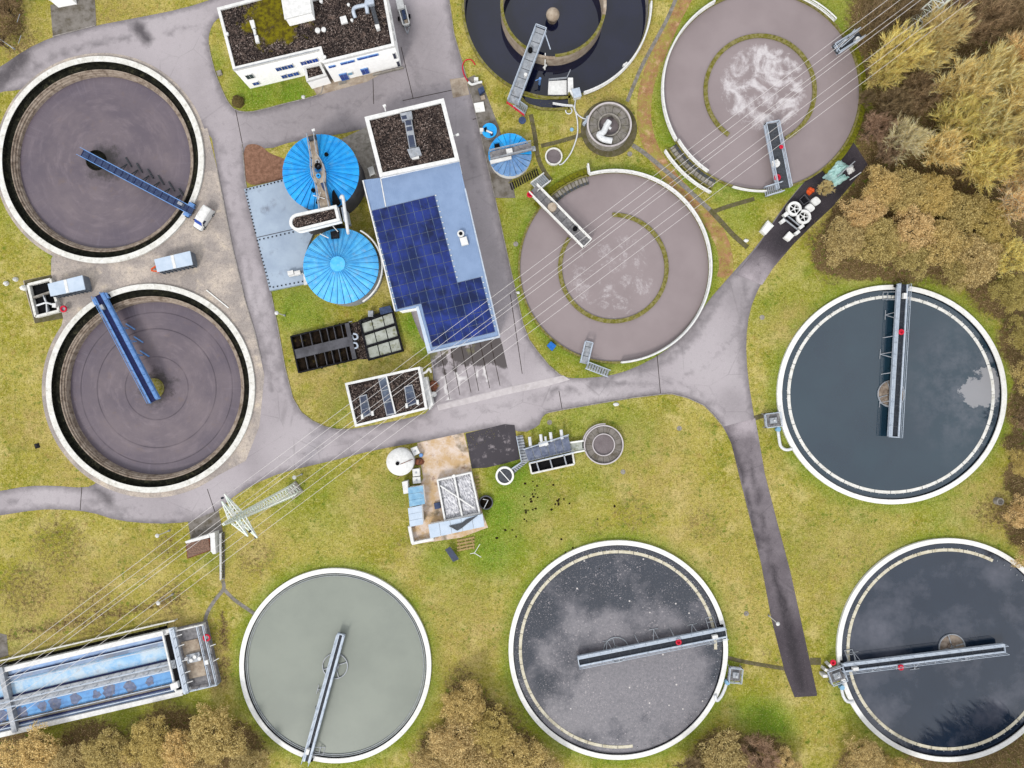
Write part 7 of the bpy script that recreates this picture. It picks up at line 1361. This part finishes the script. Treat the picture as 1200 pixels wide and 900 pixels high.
def leafy(seed, R, H, n, ncl=70, sz=(.16, .34)):
    rg = np.random.default_rng(seed); br = limbs(rg, R * .8, H * .85, 8, 4, 1); k = ncl; a = rg.uniform(0, 2 * pi, k); u = np.sqrt(rg.uniform(0.0, 1, k)) * .92; irr = 1 + .2 * np.sin(a * 3 + rg.uniform(0, 6)) + .16 * np.sin(a * 5 + rg.uniform(0, 6)) + rg.uniform(-.12, .14, k); z = H * (.48 + .46 * np.sqrt(np.clip(1 - u ** 2, 0, 1)) + rg.uniform(-.16, .06, k)); cx = np.stack([R * u * irr * np.cos(a), R * u * irr * np.sin(a), z], 1)
    cr = rg.uniform(.5, 1.6, k) * .42; i = rg.integers(0, k, n); o = norm(rg.normal(0, 1, (n, 3))); o[:, 2] = np.abs(o[:, 2]) * 1.0 - .25; base = cx[i] + o * cr[i][:, None] * (rg.uniform(.35, 1.0, (n, 1)) ** .5); d = norm((o * .7 + rg.normal(0, .6, (n, 3))) * np.array([1, 1, .35])); return br, base, d, rg.uniform(*sz, n), rg.uniform(sz[0] * .35, sz[1] * .36, n), rg
PROTO = {}
def proto(kind, v):
    if (kind, v) in PROTO: return PROTO[(kind, v)]
    if kind == 'twig': br, *a = twiggy(100 + v, 4.6, 9.0, 6200, 17, 20, (.45, 1.3), (.045, .085), .34); q = False; H = 9
    elif kind == 'brush': br, *a = twiggy(200 + v, 3.8, 5.5, 7000, 16, 8, (.35, .9), (.04, .075), .8); q = False; H = 5.5
    else: br, *a = leafy(300 + v, 4.2, 5.6, 11500, 300, (.18, .4)); q = True; H = 5.6
    PROTO[(kind, v)] = (br, a, q, H, {}); return PROTO[(kind, v)]
TRC = {}
def tree(px, rpx, H, kind, v, hue, label, group, name='bare_tree', cat='tree', bark='bark', crown_z=.62):
    br, a, q, H0, cache = proto(kind, v); R0 = {'twig': 4.9, 'brush': 4.2, 'leaf': 4.5}[kind]; p = P(*px, H * crown_z); t = thing(name, label, cat, (p.x, p.y, 0), group); s = PX(rpx, H * crown_z) / R0; rot = random.uniform(0, 6.28)
    if ('c', hue) not in cache: cache[('c', hue)] = blade_mesh('crown', *a[:4], LM[hue], a[4], .75, q)
    if ('t', bark) not in cache: o = make_trunk(br, H0, bark).build('trunk', M[bark], None); cache[('t', bark)] = o.data; bpy.data.objects.remove(o)
    for nm, me in (('trunk', cache[('t', bark)]), ('crown', cache[('c', hue)])): o = bpy.data.objects.new(nm, me); COL.objects.link(o); o.parent = t; o.rotation_euler.z = rot; o.scale = (s, s, H / H0)
    return t
W = 'trees of the woodland on the right'
for i, (x, y, r, H, k, hue, bark, lb) in enumerate((
    (1052, 66, 34, 10, 'twig', 'lime', 'bark_yellow', 'yellow bare tree directly below the upper right pylon'), (1098, 40, 34, 11, 'twig', 'ochre', 'bark_yellow', 'bare ochre tree right of the upper right pylon'), (1034, 84, 24, 8, 'twig', 'lime', 'bark_yellow', 'small yellow bare tree at the woodland edge by the foaming tank'), (1085, 66, 30, 9, 'twig', 'gold', 'bark_yellow', 'golden bare tree under the overhead wires, right of the foaming tank'),
    (1128, 104, 34, 10, 'twig', 'gold', 'bark_yellow', 'golden bare tree above the dark hollow in the upper right wood'), (1166, 92, 40, 11, 'twig', 'gold', 'bark_yellow', 'broad golden bare tree near the upper right edge, below the dark brown ones'), (1198, 66, 34, 11, 'twig', 'ochre', 'bark_yellow', 'ochre bare tree at the right edge below the brown corner trees'), (1196, 124, 38, 11, 'twig', 'gold', 'bark_yellow', 'golden bare tree cut by the right edge, upper of three'), (1122, 146, 32, 9, 'twig', 'lime', 'bark_yellow', 'yellow-green bare tree in the middle of the upper right wood'), (1160, 150, 38, 10, 'twig', 'gold', 'bark_yellow', 'golden bare tree right of the middle of the upper right wood'), (1196, 184, 40, 11, 'twig', 'ochre', 'bark_yellow', 'ochre bare tree cut by the right edge, middle of three'), (1150, 196, 36, 10, 'twig', 'lime', 'bark_yellow', 'yellow-green bare tree at the lower side of the golden ones'), (1104, 180, 28, 8, 'twig', 'gold', 'bark_yellow', 'golden bare tree right of the pale grey tree'), (1196, 236, 36, 10, 'twig', 'ochre', 'bark_grey', 'pale ochre bare tree cut by the right edge, lower of three'),
    (1060, 166, 27, 9, 'twig', 'pale', 'bark_grey', 'pale grey bare tree with fanned branches in the wood'), (1024, 150, 22, 6, 'brush', 'mauve', 'bark', 'mauve-brown shrub at the wood edge right of the foaming tank'), (1040, 178, 20, 6, 'brush', 'mauve', 'bark', 'mauve-brown shrub between the teal tarpaulin and the pale grey tree'), (1078, 112, 28, 6, 'brush', 'brown', 'bark', 'dark brown bare tree in the hollow of the upper right wood'), (1046, 124, 24, 6, 'brush', 'brown', 'bark', 'dark brown bare shrub at the left of the hollow in the wood'), (1150, 26, 36, 8, 'brush', 'brown', 'bark', 'dark brown bare tree near the top edge, right of the overhead wires'), (1194, 20, 34, 8, 'brush', 'brown', 'bark', 'dark brown bare tree in the upper right corner'), (1110, 8, 26, 7, 'brush', 'mauve', 'bark', 'mauve-brown tree at the top edge between pylon and corner'), (1028, 22, 22, 6, 'brush', 'brown', 'bark', 'brown bare shrub at the top edge right of the foaming tank'), (1062, 14, 22, 6, 'brush', 'brown', 'bark', 'brown bare shrub at the top edge left of the pylon'), (1014, 116, 12, 4, 'brush', 'brown', 'bark', 'low brown bush at the right rim of the foaming aeration tank'),
    (988, 282, 26, 5.5, 'leaf', 'tan', 'bark', 'tan rounded shrub at the lower left end of the wood'), (1012, 252, 26, 5.5, 'leaf', 'tan', 'bark', 'tan rounded shrub beside the dark driveway rig'), (1034, 222, 26, 6, 'leaf', 'olive', 'bark', 'olive-tan shrub below the teal tarpaulin pile'), (1062, 226, 28, 6, 'leaf', 'olive', 'bark', 'olive-tan shrub under the pale grey bare tree'), (1030, 284, 30, 6, 'leaf', 'olive', 'bark', 'olive-tan shrub at the lower wood edge above the clarifier, second from left'), (1070, 272, 30, 6, 'leaf', 'tan', 'bark', 'tan shrub in the middle of the brown shrub belt'), (1094, 232, 28, 6, 'leaf', 'moss', 'bark', 'mossy olive shrub below the golden trees'), (1068, 300, 24, 5, 'leaf', 'olive', 'bark', 'olive shrub at the wood edge directly above the clarifier bridge end'), (1104, 286, 30, 6, 'leaf', 'olive', 'bark', 'olive shrub right of the clarifier bridge end'), (1126, 250, 28, 6, 'leaf', 'olive', 'bark', 'olive shrub in the right part of the brown shrub belt'), (1142, 306, 32, 6, 'leaf', 'tan', 'bark', 'large tan shrub at the upper right of the woodland clarifier'), (1160, 264, 28, 6, 'leaf', 'moss', 'bark', 'mossy shrub below the yellow-green bare trees'), (1182, 300, 26, 6, 'brush', 'lime', 'bark', 'yellowish twiggy shrub at the right edge beside the large tan shrub'), (1184, 342, 24, 5.5, 'leaf', 'moss', 'bark', 'mossy shrub at the right edge above the woodland clarifier'), (1122, 318, 20, 5, 'leaf', 'olive', 'bark', 'small olive shrub at the wood edge right above the woodland clarifier rim'),
    (1200, 392, 22, 5.5, 'leaf', 'moss', 'bark', 'mossy shrub on the right edge, uppermost beside the woodland clarifier'), (1207, 440, 22, 5.5, 'leaf', 'olive', 'bark', 'olive shrub on the right edge, second beside the woodland clarifier'), (1203, 490, 18, 5, 'brush', 'brown', 'bark', 'brown bare shrub on the right edge, third beside the woodland clarifier'), (1198, 540, 18, 5, 'leaf', 'moss', 'bark', 'mossy shrub on the right edge above the grey concrete bin'), (1197, 600, 20, 5, 'leaf', 'tan', 'bark', 'tan shrub on the right edge just below the grey concrete bin'), (1212, 650, 22, 5, 'leaf', 'tan', 'bark', 'tan shrub on the right edge above the corner clarifier'))):
    tree((x, y), r, H, k, i % 4, hue, lb, W, {'leaf': 'shrub', 'brush': 'bare_shrub', 'twig': 'bare_tree'}[k], 'shrub' if k == 'leaf' else 'tree', bark)
S_ = 'bushes along the bottom edge'
for i, (x, y, r, H, k, hue, lb) in enumerate(((40, 890, 36, 5, 'leaf', 'olive', 'olive-tan bush at the bottom edge, first from the lower left corner'), (82, 896, 26, 5, 'leaf', 'tan', 'tan bush at the bottom edge, second from the lower left corner'), (124, 882, 27, 5, 'leaf', 'olive', 'olive bush at the bottom edge, third from the lower left corner'), (178, 872, 30, 5.5, 'leaf', 'moss', 'mossy bush at the bottom edge, fourth from the lower left corner'), (214, 880, 28, 5.5, 'leaf', 'olive', 'olive bush at the bottom edge, fifth from the lower left corner'), (250, 862, 34, 6, 'leaf', 'olive', 'large olive bush at the bottom edge nearest the rectangular tank end'), (292, 896, 24, 4.5, 'leaf', 'tan', 'small tan bush touching the lower left of the grey-green tank'), (160, 902, 24, 5, 'leaf', 'tan', 'tan bush half cut by the bottom edge below the mossy one'), (232, 902, 24, 5, 'leaf', 'tan', 'tan bush half cut by the bottom edge below the large olive one'),
    (545, 826, 26, 6, 'leaf', 'olive', 'uppermost olive-tan bush between the two middle bottom tanks'), (535, 866, 32, 6.5, 'leaf', 'tan', 'tan bush right of the grey-green round tank'), (572, 858, 30, 6, 'leaf', 'moss', 'mossy bush left of the scum-speckled clarifier'), (555, 896, 34, 6.5, 'leaf', 'tan', 'tan bush cut by the bottom edge between the two middle tanks'), (602, 888, 32, 5.5, 'leaf', 'olive', 'olive bush at the lower left rim of the scum-speckled clarifier'), (640, 904, 24, 4.5, 'leaf', 'tan', 'low tan bush below the left of the scum-speckled clarifier'), (505, 894, 24, 5, 'leaf', 'tan', 'low tan bush at the lower right rim of the grey-green tank'),
    (848, 890, 32, 5.5, 'leaf', 'tan', 'tan bush below right of the scum-speckled clarifier'), (886, 886, 30, 5, 'brush', 'mauve', 'mauve-brown twiggy bush below the bright green grass patch'), (812, 900, 24, 4.5, 'brush', 'brown', 'brown twiggy bush under the lower right rim of the scum-speckled clarifier'), (918, 902, 22, 4.5, 'leaf', 'tan', 'small tan bush at the bottom edge left of the isolated round bush'), (1012, 892, 27, 5, 'leaf', 'tan', 'isolated round tan bush at the bottom edge left of the corner clarifier'), (1050, 906, 22, 4.5, 'leaf', 'olive', 'low olive bush at the bottom rim of the corner clarifier'))):
    tree((x, y), r * 1.06, H, k, (i + 1) % 4, hue, lb, S_, 'bush', 'bush')
for i, (x, y, r, H, k, hue, lb) in enumerate(((2, 8, 20, 5, 'brush', 'brown', 'dark brown bare bush in the upper left corner'), (-6, 46, 16, 5, 'brush', 'brown', 'dark brown bare bush at the left edge below the corner one'), (966, 221, 11, 2.6, 'brush', 'ochre', 'round brown bare shrub in the middle of the dark driveway end'))): tree((x, y), r, H, k, i, hue, lb, 'single small bushes', 'bush', 'bush')
for i, (x, y, r, H) in enumerate(((1112, 936, 22, 15), (1140, 936, 24, 17), (1168, 934, 26, 19), (1196, 930, 28, 21), (1226, 922, 28, 23), (1250, 905, 28, 23))):
    tree((x, y), r, H, 'twig', i % 4, 'brown', 'tall bare tree standing beyond the lower right corner, seen mirrored in the corner clarifier', 'tall trees mirrored in the corner clarifier', 'tall_bare_tree', 'tree', 'bark', 0)
# twiggy undergrowth filling the woodland floor
def allowed(px_list): pass
rg = np.random.default_rng(5); n = 90000; X = rg.uniform(-92, 100, n); Y = rg.uniform(-68, 70, n); L_ = blobs(np.stack([X, Y], 1), LITTER); k = rg.uniform(0, 1, n) < np.clip(L_ * 1.4 - .35, 0, 1)
for q in TK: k &= ((X - TC[q].x) / TSX[q]) ** 2 + (Y - TC[q].y) ** 2 > (TR[q] + .5) ** 2
k &= ~inpoly(X, Y, XY(ROAD)); X, Y = X[k], Y[k]; n = len(X); d = norm(np.stack([rg.normal(0, 1, n), rg.normal(0, 1, n), rg.uniform(.0, .8, n)], 1))
me = blade_mesh('undergrowth', np.stack([X, Y, rg.uniform(0, .6, n)], 1), d, rg.uniform(.3, 1.1, n), rg.uniform(.04, .09, n), LM['brown'], rg); o = bpy.data.objects.new('undergrowth', me); COL.objects.link(o); o['kind'] = 'stuff'; tag(o, 'tangle of brown twigs and dead leaves covering the woodland floor', 'undergrowth')
# short grass tufts
n = 150000; X = rg.uniform(-90, 90, n); Y = rg.uniform(-68, 68, n); k = np.ones(n, bool)
rd = inpoly(X, Y, XY(chaikin(ROAD, 1))) & ~inpoly(X, Y, XY(chaikin(LAWN_A, 1))) & ~inpoly(X, Y, XY(chaikin(LAWN_B, 1))); k &= ~rd
for q in TK: k &= ((X - TC[q].x) / TSX[q]) ** 2 + (Y - TC[q].y) ** 2 > (TR[q] + (1.3 if q in ('nw', 'w') else .15)) ** 2
for f in FOOT + [XY(YARD), XY([(489, 519), (543.5, 507), (549, 530), (609, 497), (609, 540), (553, 552), (566, 603), (572, 618), (540, 630), (484, 638), (480, 600), (470, 560), (496, 560)]), XY([(547, 92), (556, 88), (566, 100), (585, 150), (596, 188), (604, 232), (580, 232), (566, 170), (552, 110)]), XY([(394, 166), (431, 148), (442, 205), (436, 236), (420, 226), (424, 200), (414, 176)]), XY([(284, 168), (350, 190), (350, 215), (286, 222)]), XY([(503, 411), (590, 393), (600, 452), (540, 476), (508, 480)]), XY([(59, 6), (111, -6), (113, 31), (62, 45)]), XY([(217, 612), (258, 596), (264, 680), (257, 682), (250, 652), (216, 656)]), XY([(26, 326), (62, 320), (76, 376), (40, 381)]), strip([P(*p) for p in [(790, 22), (772, 62), (758, 100), (755, 140), (764, 175), (782, 203), (806, 230), (830, 256), (846, 284), (851, 310)]], 2.0), XY([(0, 742), (8, 744), (10, 768), (-20, 774)]), XY([(886, 255), (948, 270), (965, 215), (1008, 196), (990, 180), (960, 205)])]: k &= ~inpoly(X, Y, f)
X, Y = X[k], Y[k]; n = len(X); rep = 2; X = np.repeat(X, rep) + rg.normal(0, .13, n * rep); Y = np.repeat(Y, rep) + rg.normal(0, .13, n * rep); n *= rep
d = norm(np.stack([rg.normal(0, 1, n), rg.normal(0, 1, n), rg.uniform(.25, 1.2, n)], 1)); base = np.stack([X, Y, np.full(n, -.01)], 1); me = blade_mesh('grass', base, d, rg.uniform(.08, .26, n), rg.uniform(.05, .12, n), M['grass'], rg, .6)
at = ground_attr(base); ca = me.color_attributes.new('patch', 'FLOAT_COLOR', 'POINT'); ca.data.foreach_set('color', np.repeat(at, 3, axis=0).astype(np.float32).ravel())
o = bpy.data.objects.new('grass', me); COL.objects.link(o); o['kind'] = 'stuff'; tag(o, 'short yellow-green winter grass covering the lawns between the tanks', 'grass')
